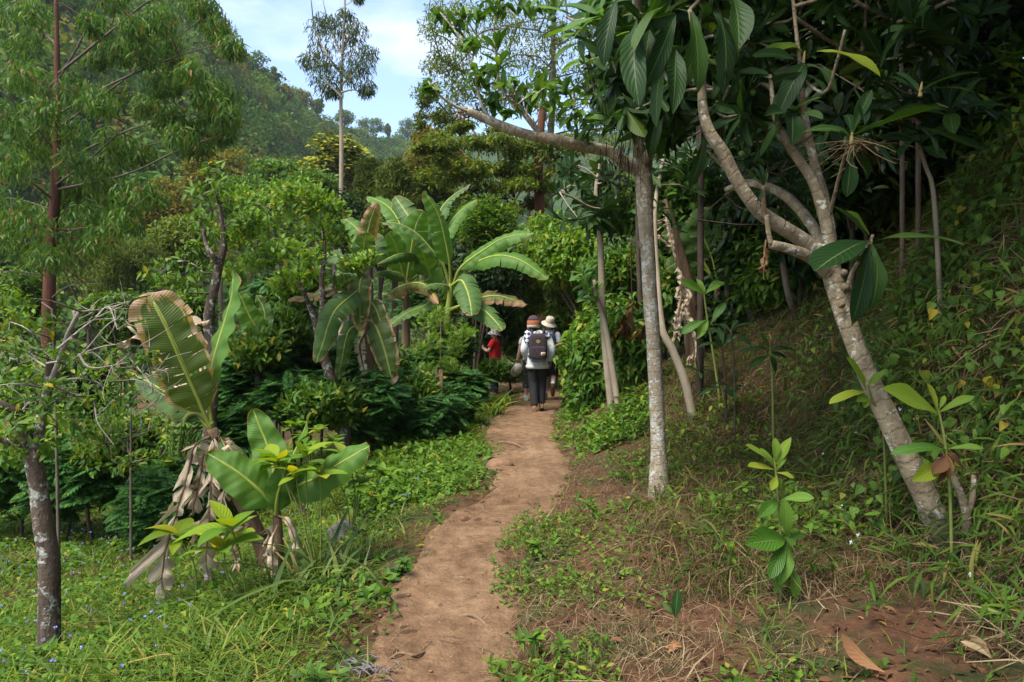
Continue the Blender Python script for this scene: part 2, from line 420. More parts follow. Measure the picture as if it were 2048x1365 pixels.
def banana_mat(name, c0, c1, brown, bamt, dead=False):
    t = NT(name)
    u, v, w, vec = t.lc(); av = t.math('ABSOLUTE', v)
    nz = t.noise(t.obj(), 5, 4)
    col = t.mix(nz, c0, c1)
    st = t.math('SINE', t.math('MULTIPLY', t.math('SUBTRACT', u, t.math('MULTIPLY', av, .05)), 330))
    st2 = t.math('SINE', t.math('MULTIPLY', t.math('SUBTRACT', u, t.math('MULTIPLY', av, .05)), 61))
    col = t.mix(t.math('MULTIPLY', t.math('ADD', st2, 1), .12), col, t.mix(.6, col, (.16, .22, .05)))
    e = t.math('MULTIPLY', t.math('MAXIMUM', t.math('SUBTRACT', t.math('ADD', t.math('ADD', t.math('POWER', av, 3), t.math('POWER', u, 6)), t.math('MULTIPLY', t.noise(vec, 6, 4, .7), 1.3)), 2.05 - bamt), 0), 6)
    e = t.math('MINIMUM', e, 1)
    if bamt > 0:
        col = t.mix(t.math('MINIMUM', t.math('MULTIPLY', e, 2.2), 1), col, (.32, .21, .02)) if not dead else col
        col = t.mix(e, col, brown)
    mid = t.math('LESS_THAN', av, .07)
    col = t.mix(mid, col, (.30, .36, .10) if not dead else (.30, .19, .10))
    h = t.math('ADD', t.math('MULTIPLY', st, .4), t.math('MULTIPLY', st2, .8))
    nrm = t.bump(h, .4, .006)
    s1 = t.bsdf(col, .5 if not dead else .8, .25 if not dead else .1, nrm)
    tr = t.n('BsdfTranslucent'); t.l(t.mix(1.0, col, (1.5, 1.5, .45) if not dead else (1, .85, .65), 'MULTIPLY'), tr.inputs['Color'])
    mx = t.n('MixShader'); mx.inputs[0].default_value = .36 if not dead else .2
    t.l(s1, mx.inputs[1]); t.l(tr.outputs[0], mx.inputs[2])
    return t.done(mx.outputs[0])
M['ban'] = banana_mat('banana_leaf', (.06, .15, .018), (.095, .20, .026), (.30, .16, .08), .12)
M['ban_dull'] = banana_mat('banana_leaf_dull', (.05, .11, .026), (.08, .155, .036), (.30, .16, .08), .3)
M['ban_old'] = banana_mat('banana_leaf_aged', (.06, .095, .022), (.09, .13, .028), (.38, .25, .15), .82)
M['ban_brown'] = banana_mat('banana_leaf_browned', (.08, .10, .02), (.12, .12, .03), (.30, .17, .10), 1.1)
M['ban_dead'] = banana_mat('banana_leaf_dead', (.50, .38, .26), (.66, .54, .40), (.30, .18, .10), .4, True)

def bark(name, c0, c1, lichen=None, lam=.5, scale=14, stretch=.35, rings=0., bump=.6, rough=.85):
    t = NT(name)
    u, v, w, vec = t.lc()
    mp = t.n('Mapping'); mp.inputs['Scale'].default_value = (1, 1, stretch); t.l(t.obj(), mp.inputs['Vector'])
    n1 = t.noise(mp.outputs[0], scale, 6, .65, .4); n2 = t.noise(t.obj(), scale * 3.2, 4, .7)
    col = t.ramp(n1, [(.3, c0), (.7, c1)])
    h = t.math('ADD', n1, t.math('MULTIPLY', n2, .5))
    if rings:
        r = t.math('SINE', t.math('ADD', t.math('MULTIPLY', u, rings), t.math('MULTIPLY', n1, 7)))
        k = t.math('MAXIMUM', t.math('SUBTRACT', r, .75), 0)
        col = t.mix(t.math('MULTIPLY', k, 1.6), col, c0); h = t.math('SUBTRACT', h, k)
    if lichen:
        n3 = t.noise(t.obj(), scale * .6, 5, .72); n4 = t.noise(t.obj(), scale * 2.2, 3, .6)
        q = t.math('MINIMUM', t.math('MAXIMUM', t.math('MULTIPLY', t.math('SUBTRACT', t.math('ADD', n3, t.math('MULTIPLY', n4, .55)), 1.05 - lam * .5), 9), 0), 1)
        col = t.mix(q, col, t.mix(n2, lichen, tuple(x * .7 for x in lichen)))
        h = t.math('ADD', h, t.math('MULTIPLY', q, .25))
    return t.done(t.bsdf(col, rough, .2, t.bump(h, bump, .02)))
M['bark_pale'] = bark('pale_bark', (.20, .155, .095), (.38, .315, .22), (.58, .55, .46), .55, 16, .5, 95, .7)
M['bark_loquat'] = bark('loquat_bark', (.14, .105, .062), (.32, .26, .165), (.58, .54, .44), .42, 15, .6, 70, .75)
M['bark_loqtwig'] = bark('loquat_twig_bark', (.10, .06, .035), (.22, .14, .08), None, 0, 20, .6, 0, .5)
M['bark_lichen'] = bark('lichen_bark', (.045, .03, .022), (.14, .10, .072), (.46, .46, .40), .48, 13, .3, 0, 1.)
M['bark_red'] = bark('red_fibrous_bark', (.045, .018, .010), (.16, .065, .035), None, 0, 9, .08, 0, 1.)
M['bark_grey'] = bark('grey_bark', (.07, .055, .042), (.17, .135, .10), (.30, .30, .25), .2, 12, .3, 0, .7)
M['bark_thin'] = bark('slim_trunk_bark', (.20, .16, .11), (.34, .28, .20), (.42, .38, .3), .2, 6, .4, 0, .4)
M['bark_dark'] = bark('dark_bark', (.035, .025, .018), (.09, .065, .045), None, 0, 12, .3, 0, .7)
M['twig_white'] = bark('bare_twig', (.17, .14, .11), (.34, .30, .25), None, 0, 25, .6, 0, .4)
M['stem_green'] = bark('green_stem', (.10, .14, .03), (.18, .20, .05), None, 0, 20, .5, 0, .3, .6)
M['stem_yellow'] = bark('banana_stalk', (.19, .23, .035), (.30, .33, .06), None, 0, 12, .3, 0, .3, .5)
M['stem_dead'] = bark('dried_banana_stem', (.06, .035, .022), (.26, .17, .10), None, 0, 10, .12, 0, .9)
M['bud'] = bark('furry_bud', (.22, .16, .05), (.32, .24, .08), None, 0, 40, .6, 0, .5)
M['broken'] = bark('torn_wood', (.30, .19, .10), (.48, .36, .23), None, 0, 20, .12, 0, .8)
M['fruit'] = bark('green_fruit', (.05, .10, .02), (.09, .16, .03), None, 0, 8, 1, 0, .1, .45)
M['bananafruit'] = bark('green_banana_fruit', (.07, .13, .022), (.13, .2, .035), None, 0, 10, 1, 0, .1, .5)
M['rock'] = bark('lichen_rock', (.11, .095, .085), (.22, .2, .185), (.34, .32, .3), .35, 9, 1, 0, .9)
M['pebble'] = bark('path_stone', (.15, .08, .045), (.24, .14, .082), None, 0, 9, 1, 0, .6)

def soil(name, c0, c1, c2, gscale=1., bump=.5, moss=None):
    t = NT(name); p = t.pos()
    n1 = t.noise(p, .9 * gscale, 5, .6); n2 = t.noise(p, 7 * gscale, 6, .7); n3 = t.noise(p, 55 * gscale, 4, .7)
    vo = t.n('TexVoronoi'); vo.inputs['Scale'].default_value = 38 * gscale; t.l(p, vo.inputs['Vector'])
    col = t.ramp(t.math('ADD', t.math('MULTIPLY', n1, .45), t.math('MULTIPLY', n2, .55)), [(.38, c0), (.5, c1), (.61, c2)])
    col = t.mix(t.math('MULTIPLY', t.math('GREATER_THAN', n3, .6), .28), col, tuple(x * .55 for x in c1))
    col = t.mix(t.math('MULTIPLY', t.math('LESS_THAN', vo.outputs['Distance'], .16), .35), col, tuple(min(1, x * 1.35) for x in c2))
    if moss:
        q = t.math('MINIMUM', t.math('MAXIMUM', t.math('MULTIPLY', t.math('SUBTRACT', t.noise(p, 1.7, 5, .7), .47), 9), 0), 1)
        col = t.mix(t.math('MULTIPLY', q, .75), col, moss)
    h = t.math('ADD', t.math('ADD', n2, t.math('MULTIPLY', n3, .35)), t.math('MULTIPLY', vo.outputs['Distance'], -.15))
    return t.done(t.bsdf(col, .92, .15, t.bump(h, bump, .03)))
M['path'] = soil('trodden_earth', (.095, .052, .027), (.165, .097, .052), (.24, .15, .086), 1., .9)
M['soil'] = soil('bank_soil', (.05, .025, .014), (.095, .045, .024), (.145, .072, .037), 1.4, .9, (.03, .05, .014))
M['hill'] = soil('hill_ground', (.016, .034, .010), (.028, .052, .014), (.045, .07, .02), .05, .3)

def cloth(name, c, c2=None, rough=.85, wrinkle=.5, scale=22):
    t = NT(name); o = t.obj()
    n1 = t.noise(o, scale, 4, .6); n2 = t.noise(o, 260, 2, .5)
    col = t.ramp(n1, [(.3, tuple(x * .82 for x in c)), (.7, c2 or c)])
    return t.done(t.bsdf(col, rough, .25, t.bump(t.math('ADD', n1, t.math('MULTIPLY', n2, .12)), wrinkle, .02)))
M['skin'] = cloth('skin', (.50, .29, .20), (.55, .33, .23), .55, .1)
M['skin_dark'] = cloth('darker_skin', (.20, .105, .065), (.24, .13, .08), .5, .1)
M['hair'] = cloth('dark_hair', (.022, .014, .010), (.05, .03, .02), .5, .9, 60)
M['hair_brown'] = cloth('brown_hair', (.07, .035, .02), (.13, .07, .035), .5, .9, 60)
M['jacket'] = cloth('pale_grey_jacket', (.50, .51, .51), (.56, .57, .57))
M['jackethem'] = cloth('cream_jacket_hem', (.50, .46, .38), (.55, .51, .43))
M['black'] = cloth('black_trousers', (.014, .014, .016), (.022, .022, .024))
M['navy'] = cloth('navy_cloth', (.020, .032, .065), (.03, .045, .085))
M['pack'] = cloth('plum_black_canvas', (.030, .022, .027), (.042, .032, .038))
M['packgrey'] = cloth('grey_canvas', (.13, .12, .12), (.17, .16, .155))
M['tan'] = cloth('tan_leather', (.42, .33, .22), (.48, .38, .26))
M['gold'] = cloth('ochre_patch', (.36, .21, .06), (.40, .25, .08))
M['white'] = cloth('white_cotton', (.68, .68, .67), (.74, .74, .73))
M['greyshirt'] = cloth('light_grey_shirt', (.47, .49, .50), (.54, .56, .57))
M['red'] = cloth('red_shirt', (.50, .012, .014), (.58, .018, .02))
M['redbag'] = cloth('coral_bag', (.58, .09, .05), (.63, .12, .07))
M['blueshirt'] = cloth('blue_shirt', (.02, .10, .22), (.03, .13, .28))
M['boot'] = cloth('brown_boot', (.20, .115, .06), (.28, .17, .10))
M['sole'] = cloth('rubber_sole', (.16, .085, .035), (.2, .11, .05))
M['shoe_white'] = cloth('white_shoe', (.62, .6, .58), (.68, .66, .64))
M['straw_hat'] = cloth('woven_straw', (.62, .53, .40), (.70, .61, .48), .8, .7, 90)
M['capcloth'] = cloth('off_white_cap', (.60, .54, .47), (.66, .60, .52))
M['leek'] = cloth('pale_green_stalk', (.45, .52, .28), (.55, .60, .38))
M['rust'] = cloth('rust_knit', (.34, .10, .045), (.38, .13, .06), .9, .8, 120)
M['cream'] = cloth('cream_knit', (.60, .53, .42), (.66, .59, .48), .9, .8, 120)
M['plum'] = cloth('plum_knit', (.075, .035, .035), (.09, .045, .045), .9, .8, 120)
M['navyknit'] = cloth('navy_knit', (.018, .02, .035), (.024, .027, .045), .9, .8, 120)
M['black_plastic'] = cloth('black_plastic', (.02, .02, .02), (.02, .02, .02), .4, .05)

def pattern_cloth(name, c, d, scale, kind):
    t = NT(name); o = t.obj()
    if kind == 'diamond':
        mp = t.n('Mapping'); mp.inputs['Rotation'].default_value = (0, math.radians(45), 0); mp.inputs['Scale'].default_value = (1, .02, 1); t.l(o, mp.inputs[0])
        ck = t.n('TexChecker'); ck.inputs['Scale'].default_value = scale; t.l(mp.outputs[0], ck.inputs[0]); f = ck.outputs['Fac']
    else:
        f = t.math('GREATER_THAN', t.noise(o, scale, 3, .6), .52)
    return t.done(t.bsdf(t.mix(f, c, d), .85, .2))
M['yoke'] = pattern_cloth('diamond_yoke', (.47, .48, .50), (.035, .045, .10), 17, 'diamond')
M['camo'] = pattern_cloth('mottled_trousers', (.045, .045, .035), (.13, .125, .095), 24, 'noise')
M['spotted'] = pattern_cloth('mottled_hat', (.68, .67, .65), (.10, .10, .11), 28, 'noise')
# ---------------------------------------------------------------- ground shape
_py = np.array([1.0, 2.2, 3.08, 3.39, 4.0, 4.9, 5.5, 6.3, 7.2, 8.9, 10.6, 12.0, 13.2, 15.6, 17.5, 19, 21, 26])
_xl = np.array([-.66, -.68, -.69, -.74, -.75, -.68, -.62, -.30, -.19, -.25, -.42, -.35, -.16, .15, .2, -.3, -1.6, -5])
_xr = np.array([.05, .02, .013, .015, -.01, -.02, .10, .42, .64, .66, .62, .72, .85, 1.2, 1.2, .7, -.4, -3.6])
def path_l(y): return np.interp(y, _py, _xl)
def path_r(y): return np.interp(y, _py, _xr)
_rt = [0, .35, .9, 1.5, 2.0, 2.35, 2.65, 3.0, 3.8, 5.2, 8, 14, 40, 120]
_rz = [0, .05, .13, .21, .28, .37, .75, 1.45, 2.9, 3.7, 4.6, 7.5, 15, 30]
_ft = [0, .3, .8, 1.6, 2.4, 3.2, 4.2, 6, 10, 20, 40, 120]
_fz = [0, .12, .46, .8, 1.12, 1.95, 2.9, 4.2, 5.8, 9, 15, 30]
_lt = [0, .35, 1, 2, 4, 8, 15, 30, 60, 600]
_lz = [0, -.03, -.2, -.46, -.85, -1.4, -2.4, -4.5, -8, -8]
def gz(x, y, fine=True):
    x = np.asarray(x, float); y = np.asarray(y, float)
    tr = x - path_r(y); tl = path_l(y) - x
    k = np.clip((y - 6.3) / 3., 0, 1); k = k * k * (3 - 2 * k)
    far = np.interp(y, [0, 20, 45, 600], [1, 1, .35, .2])
    z = np.where(tr > 0, (np.interp(tr, _rt, _rz) * (1 - k) + np.interp(tr, _ft, _fz) * k) * far, np.where(tl > 0, np.interp(tl, _lt, _lz), 0.))
    off = np.clip(np.maximum(tr, tl), 0, 1.)
    z = z + fbm(x * .55 + 9, y * .55, 2, 3) * .22 * off
    z = z + .10 * np.clip(np.exp(-((y - 7.1) / .9) ** 2) - .25, 0, 1) * np.exp(-((x - .1) / 1.) ** 2)
    if fine: z = z + fbm(x * 2.6, y * 2.6, 5, 4) * .10 * (.22 + off) + fbm(x * 11, y * 11, 8, 3) * .022
    return z
def G3(x, y, dz=0.): return np.array([x, y, float(gz(x, y)) + dz])
def onground(px, d, dz=0.):
    x = (px - 1024.) / F * d
    return G3(x, d, dz)

# ---------------------------------------------------------------- camera, light, sky
cam = bpy.data.cameras.new('camera'); cam.sensor_width = 36; cam.lens = F / 2048 * 36
cam.clip_end = 4000; cam.clip_start = .05; cam.shift_y = -(682.5 - HORIZON) / 2048
co = bpy.data.objects.new('camera', cam); COL.objects.link(co)
co.location = (0, 0, EYE); co.rotation_euler = (math.radians(90), 0, 0); SC.camera = co
SUN_EL, SUN_AZ = math.radians(60), math.radians(-138)      # azimuth clockwise from +y
world = bpy.data.worlds.new('World'); SC.world = world; world.use_nodes = True
wt = world.node_tree; bg = wt.nodes['Background']
sky = wt.nodes.new('ShaderNodeTexSky'); sky.sky_type = 'NISHITA'; sky.sun_disc = False
sky.sun_elevation = SUN_EL; sky.sun_rotation = SUN_AZ; sky.air_density = 1.0; sky.dust_density = 1.0; sky.ozone_density = 1.5
tc = wt.nodes.new('ShaderNodeTexCoord'); mp = wt.nodes.new('ShaderNodeMapping'); mp.inputs['Scale'].default_value = (1, 1, 2.6); mp.inputs['Location'].default_value = (3.15, 0, .62)
nz = wt.nodes.new('ShaderNodeTexNoise'); nz.inputs['Scale'].default_value = 2.3; nz.inputs['Detail'].default_value = 8; nz.inputs['Roughness'].default_value = .56
rp = wt.nodes.new('ShaderNodeValToRGB'); rp.color_ramp.elements[0].position = .47; rp.color_ramp.elements[1].position = .72
mx = wt.nodes.new('ShaderNodeMix'); mx.data_type = 'RGBA'; mx.inputs[7].default_value = (4.6, 4.75, 5.1, 1)
wt.links.new(tc.outputs['Generated'], mp.inputs[0]); wt.links.new(mp.outputs[0], nz.inputs['Vector']); wt.links.new(nz.outputs['Fac'], rp.inputs[0])
wt.links.new(rp.outputs[0], mx.inputs[0]); wt.links.new(sky.outputs[0], mx.inputs[6]); wt.links.new(mx.outputs[2], bg.inputs['Color'])
bg.inputs['Strength'].default_value = .15
sl = bpy.data.lights.new('sun', 'SUN'); sl.energy = 3.2; sl.angle = math.radians(26); sl.color = (1, .95, .86)
so = bpy.data.objects.new('sun', sl); COL.objects.link(so)
dv = np.array([math.sin(SUN_AZ) * math.cos(SUN_EL), math.cos(SUN_AZ) * math.cos(SUN_EL), math.sin(SUN_EL)])
from mathutils import Vector, Matrix
so.rotation_euler = Vector(dv).to_track_quat('Z', 'Y').to_euler()
SC.view_settings.view_transform = 'Standard'; SC.view_settings.look = 'None'; SC.view_settings.exposure = 1.3
SC.view_settings.gamma = 1
SC.render.engine = 'CYCLES'
cy = SC.cycles
cy.max_bounces = 8; cy.diffuse_bounces = 4; cy.transmission_bounces = 6; cy.glossy_bounces = 3; cy.volume_bounces = 0
cy.use_denoising = True; cy.sample_clamp_indirect = 6; cy.use_adaptive_sampling = False
cy.caustics_reflective = False; cy.caustics_refractive = False
SC.render.use_persistent_data = False

# ---------------------------------------------------------------- ground sheet
def axis_pts(lim, fine, step, grow=1.09):
    a = list(np.arange(fine[0], fine[1], step)); s = step
    while a[-1] < lim[1]: s = min(s * grow, 12); a.append(a[-1] + s)
    s = step; b = [fine[0]]
    while b[-1] > lim[0]: s = min(s * grow, 12); b.append(b[-1] - s)
    return np.array(b[::-1][:-1] + a)
def grid_faces(nx, ny):
    i, j = np.meshgrid(np.arange(ny - 1), np.arange(nx - 1), indexing='ij'); a = (i * nx + j).ravel()
    return np.stack([a, a + 1, a + nx + 1, a + nx], -1)
gx = axis_pts((-420, 520), (-3.2, 4.2), .045); gy = axis_pts((-30, 620), (1.2, 9.5), .05)
XX, YY = np.meshgrid(gx, gy)
a = Acc(); a.add(np.stack([XX, YY, gz(XX, YY)], -1), grid_faces(len(gx), len(gy)))
single('ground', a, M['soil'], kind='structure')

# the trodden path: its own sheet, dipping under the ground along ragged edges
ys = np.concatenate([np.arange(.6, 9, .035), np.arange(9, 25, .09)]); us = np.linspace(0, 1, 34)
L = path_l(ys) + .10 * fbm(ys * 1.7, ys * 0 + 3, 31, 4) * 2 - .06; R = path_r(ys) + .10 * fbm(ys * 1.7, ys * 0 + 8, 41, 4) * 2 + .08
XX = L[:, None] + (R - L)[:, None] * us; YY = np.repeat(ys[:, None], len(us), 1)
zf = 0
for k in range(150):                       # heel and toe prints
    fy = 2.2 + 11 * rng.random() ** 1.5; fx = path_l(fy) + (path_r(fy) - path_l(fy)) * rng.uniform(.2, .8); an = rng.normal() * .25
    dx, dy = (XX - fx) * math.cos(an) + (YY - fy) * math.sin(an), -(XX - fx) * math.sin(an) + (YY - fy) * math.cos(an)
    zf = zf - .010 * np.exp(-(dx / .045) ** 4 - (dy / .12) ** 4) + .004 * np.exp(-(dx / .065) ** 4 - (dy / .15) ** 4)
e = np.minimum(us, 1 - us)[None] * (R - L)[:, None]
zz = gz(XX, YY, False) + fbm(XX * 2.6, YY * 2.6, 5, 4) * .022 + fbm(XX * 14, YY * 14, 55, 3) * .022 + fbm(XX * 3.4, YY * 2.2, 59, 3) * .035 + zf + np.clip(e * .45 - .035, -.03, .018) + .02 * fbm(XX * 6, YY * 6, 57, 3)
a = Acc(); a.add(np.stack([XX, YY, zz], -1), grid_faces(len(us), len(ys)))
single('path', a, M['path'], kind='structure')
def pz(x, y):
    return float(gz(x, y, False)) + .02

# ---------------------------------------------------------------- wooded hillside across the valley
hp = [-900, -300, 0, 300, 420, 480, 560, 640, 700, 760, 860, 1000, 1300, 1800, 2400]
hd = [95, 110, 130, 165, 190, 205, 245, 295, 335, 375, 420, 440, 430, 400, 380]
hy = [-900, -640, -330, -40, 75, 150, 208, 255, 280, 290, 292, 285, 255, 200, 150]
fd = [38, 42, 46, 52, 58, 62, 66, 72, 80, 90, 100, 100, 90, 80, 70]
def hill_at(p, b):
    """p: column of the photograph the slope is seen along, b 0 at the foot .. 1 on the ridge .. 1.3 behind it"""
    p = np.asarray(p, float); b = np.asarray(b, float)
    d1 = np.interp(p, hp, hd); d0 = np.interp(p, hp, fd); z1 = EYE - (np.interp(p, hp, hy) - HORIZON) / F * d1
    bb = np.minimum(b, 1)
    d = d0 + (d1 - d0) * b
    z = -9 + (z1 + 9) * (bb ** 1.15) - np.maximum(b - 1, 0) * 60
    x = (p - 1024) / F * d
    z = z + fbm(x * .03, d * .03, 71, 3) * 9 * np.clip(b * 3, 0, 1)
    return np.stack([x, d, z], -1)
P_, B_ = np.meshgrid(np.linspace(-900, 2400, 120), np.linspace(0, 1.35, 60))
a = Acc(); a.add(hill_at(P_, B_), grid_faces(120, 60))
single('hillside', a, M['hill'], kind='structure')
# a further ridge closing the valley
P_, B_ = np.meshgrid(np.linspace(-200, 2600, 90), np.linspace(0, 1.2, 20))
dd = 560 + 220 * B_; zz = (-20 + np.minimum(B_, 1) * (np.interp(P_, [-200, 700, 800, 900, 1100, 2600], [150, 165, 172, 168, 185, 220]) + 20) + 30 * fbm(P_ * .012, B_ * 2, 81, 4) * B_ - np.maximum(B_ - 1, 0) * 200)
a = Acc(); a.add(np.stack([(P_ - 1024) / F * dd, dd, zz], -1), grid_faces(90, 20))
single('distant_ridge', a, M['hill'], kind='structure')

# its forest: one mass of crowns
a = Acc()
n = 2300
p = rng.uniform(240, 900, n); p[:700] = rng.uniform(-300, 1450, 700); b = rng.beta(1.3, .85, n) * 1.02; b[:350] = rng.random(350) * .5
C = hill_at(p, b); r = rng.uniform(2.0, 5.2, n) * np.where(rng.random(n) < .12, 1.5, 1.); C[:, 2] += r * .35
hue = rng.random(n)
for lo, hi, mi in ((0, .84, 0), (.84, .94, 1), (.94, 1.01, 2)):
    k = (hue >= lo) & (hue < hi); cc, rr = C[k], r[k]; nl = 300; idx = np.repeat(np.arange(len(cc)), nl)
    o = rdir(len(idx)); o[:, 2] = np.abs(o[:, 2]) * 1.1 - .15; lump = 1 + .5 * fbm(o[:, 0] * 2.2 + idx * 3.1, o[:, 1] * 2.2 + o[:, 2] * 2 + idx * 1.7, 61, 2)
    P = cc[idx] + o * (rr[idx] * lump * rng.uniform(.7, 1.02, len(idx)))[:, None] * [1, 1, .95]
    place(a, dia(.33), P, rdir(len(idx)) * .9 + [0, 0, -.35], o * 1.2 + rdir(len(idx)) * .6, rng.uniform(.45, .85, len(idx)) * np.clip(rr[idx] / 3.4, .8, 1.6), mi)
    a.c[-1].reshape(len(idx), -1, 3)[:, :, 2] = (rng.random(len(cc))[idx] * .8 + .2 * rng.random(len(idx)))[:, None]
single('hillside_forest', a, [M['wood_far'], M['olive'], M['acacia']], kind='stuff')
a = Acc()
n = 700; p = rng.uniform(600, 1200, n); b = rng.uniform(.5, 1.02, n); d2 = 560 + 220 * b
z2 = -20 + b * (np.interp(p, [-200, 700, 800, 900, 1100, 2600], [150, 165, 172, 168, 185, 220]) + 20)
cluster_leaves(a, np.stack([(p - 1024) / F * d2, d2, z2 + 2], -1), rng.uniform(5, 9, n), 60, dia(.34), 3.2, 'layer', 0, .4, .8)
single('distant_forest', a, M['wood_far'], kind='stuff')

# air between here and the ridges
a = Acc(); lo = np.array([-560., -45, -60]); hi = np.array([900., 900., 420])
box(a, (lo + hi) / 2, hi - lo)
hz = bpy.data.materials.new('haze_air'); hz.use_nodes = True; ht = hz.node_tree; ht.nodes.clear()
ho = ht.nodes.new('ShaderNodeOutputMaterial'); pv = ht.nodes.new('ShaderNodeVolumePrincipled')
pv.inputs['Color'].default_value = (.86, .92, 1, 1); pv.inputs['Density'].default_value = .00022; pv.inputs['Anisotropy'].default_value = .2
ht.links.new(pv.outputs[0], ho.inputs['Volume'])
if HAZE: single('haze', a, hz, kind='stuff', smooth=False)
# ---------------------------------------------------------------- plant builders
def banana_leaf(acc, pts, width, normal=(0, -.6, .8), pet=.12, droop=.5, tears=5, gap=.15, rag=0., stalk=.018, mi=0, msk=1, nw=4, ripple=.012, half=(1, 1), lift=.18, blunt=2.6, sweep=0.):
    """spine through pts; the blade is torn into strips along its cross veins"""
    n = 72; S = spline(np.asarray(pts, float), n); T = unit(np.gradient(S, axis=0))
    L = np.linalg.norm(np.diff(S, axis=0), axis=1).sum()
    N = np.asarray(normal, float) - T * (T @ np.asarray(normal, float))[:, None]; N = unit(N); X = np.cross(T, N)
    tt = np.linspace(0, 1, n)
    def at(t): return [np.stack([np.interp(t, tt, A[:, k]) for k in range(3)], -1) for A in (S, T, N, X)]
    ph = rng.random() * 9
    for sg in (-1, 1):
        cut = np.sort(rng.random(tears)); cut = np.concatenate([[0], cut, [1]])
        for q in range(len(cut) - 1):
            if cut[q + 1] - cut[q] < .012: continue
            m = max(3, int((cut[q + 1] - cut[q]) * 34) + 1)
            t = np.linspace(cut[q], cut[q + 1], m); tc_ = (cut[q] + cut[q + 1]) / 2
            v = np.linspace(0, 1, nw + 1)
            shr = 1 - rag * rng.random(); sw = .16 + sweep * rng.uniform(-.1, 1.6)
            off = rng.normal() * (.10 + rag * .8) if tears else 0
            Tm, Vm = np.meshgrid(t, v, indexing='ij')
            Tm2 = Tm + (tc_ - Tm) * (gap * (.4 + 1.2 * rng.random())) * Vm ** 1.5 if len(cut) > 2 else Tm
            w = width * half[0 if sg < 0 else 1] * np.minimum(1, (Tm / .16) ** .6) * (1 - Tm ** blunt) ** .5 * shr
            w = np.maximum(w, .004)
            u = pet + (1 - pet) * Tm2
            P, Tn, Nn, Xn = at(u.ravel()); sh = Tm.shape
            P = P.reshape(*sh, 3); Tn = Tn.reshape(*sh, 3); Nn = Nn.reshape(*sh, 3); Xn = Xn.reshape(*sh, 3)
            th = -lift + droop * Vm * 1.15 + off * Vm
            s = Vm * w
            zr = ripple * np.sin(u * L * 34 + ph + Vm * 2) * Vm * 1.4 + rag * .05 * np.sin(u * L * 60 + ph * 3) * Vm
            V = P + (s * np.cos(th))[..., None] * Xn * sg - (s * np.sin(th))[..., None] * Nn + (s * sw)[..., None] * Tn + zr[..., None] * Nn
            c = np.stack([Tm, sg * Vm, np.full(sh, ph)], -1)
            f = grid_faces(nw + 1, m)
            acc.add(V, f if sg > 0 else f[:, ::-1], c, mi)
    tube(acc, S[:: 6], np.linspace(stalk, stalk * .18, len(S[::6])) , 6, 30, msk)
    return S

class Tree:
    def __init__(s, name, label, cat, base, bark, group=None):
        s.t = Thing(name, label, cat, base, group); s.w = Acc(); s.bark = bark; s.sk = []; s.lv = Acc()
    def limb(s, pts, rad, seg=8, n=None, rough=.12):
        C = tube(s.w, pts, rad, seg, n, 0, rough, seed=len(s.sk)); s.sk.append(C); return C
    def branch(s, pts, rad, seg=8, rough=.12, bark=None):
        a = Acc(); C = tube(a, pts, rad, seg, None, 0, rough, seed=len(s.sk)); s.sk.append(C)
        s.t.part('branch', a, bark or s.bark); return C
    def twigs(s, C, r=.012, seg=4, low=1.0, bend=.15):
        """join every leaf cluster to the nearest wood, nearest clusters first, later ones from earlier twigs"""
        K = np.concatenate(s.sk); C = np.atleast_2d(C)
        o = np.argsort([np.min(np.linalg.norm(K - c, axis=1)) for c in C])
        for c in C[o]:
            dz = np.maximum(0, K[:, 2] - c[2] + .1)
            i = np.argmin(np.linalg.norm(K - c, axis=1) + low * dz)
            p = K[i]; mid = (p + c) / 2 + rng.normal(size=3) * bend * np.linalg.norm(c - p) + [0, 0, .04 * np.linalg.norm(c - p)]
            P = tube(s.w, [p, mid, c], [r * 1.6, r * .5], seg, 5, cap=False)
            K = np.vstack([K, P[2:]])
        s.sk.append(K[-3 * len(C):])
    def done(s, leafmats, crown='crown', trunk='trunk'):
        if s.w.n: s.t.part(trunk, s.w, s.bark)
        if s.lv.n: s.t.part(crown, s.lv, leafmats)
        return s.t.o

def px_clusters(lst, d, dj, rep=1, jit=12):
    C = []; R = []
    for it in lst:
        x, y, r = it[:3]
        for k in range(rep):
            dd = (it[3] if len(it) > 3 else d) + rng.uniform(-dj, dj)
            C.append(W(x + rng.normal() * jit, y + rng.normal() * jit, dd)); R.append(r / F * dd)
    return np.array(C), np.array(R)

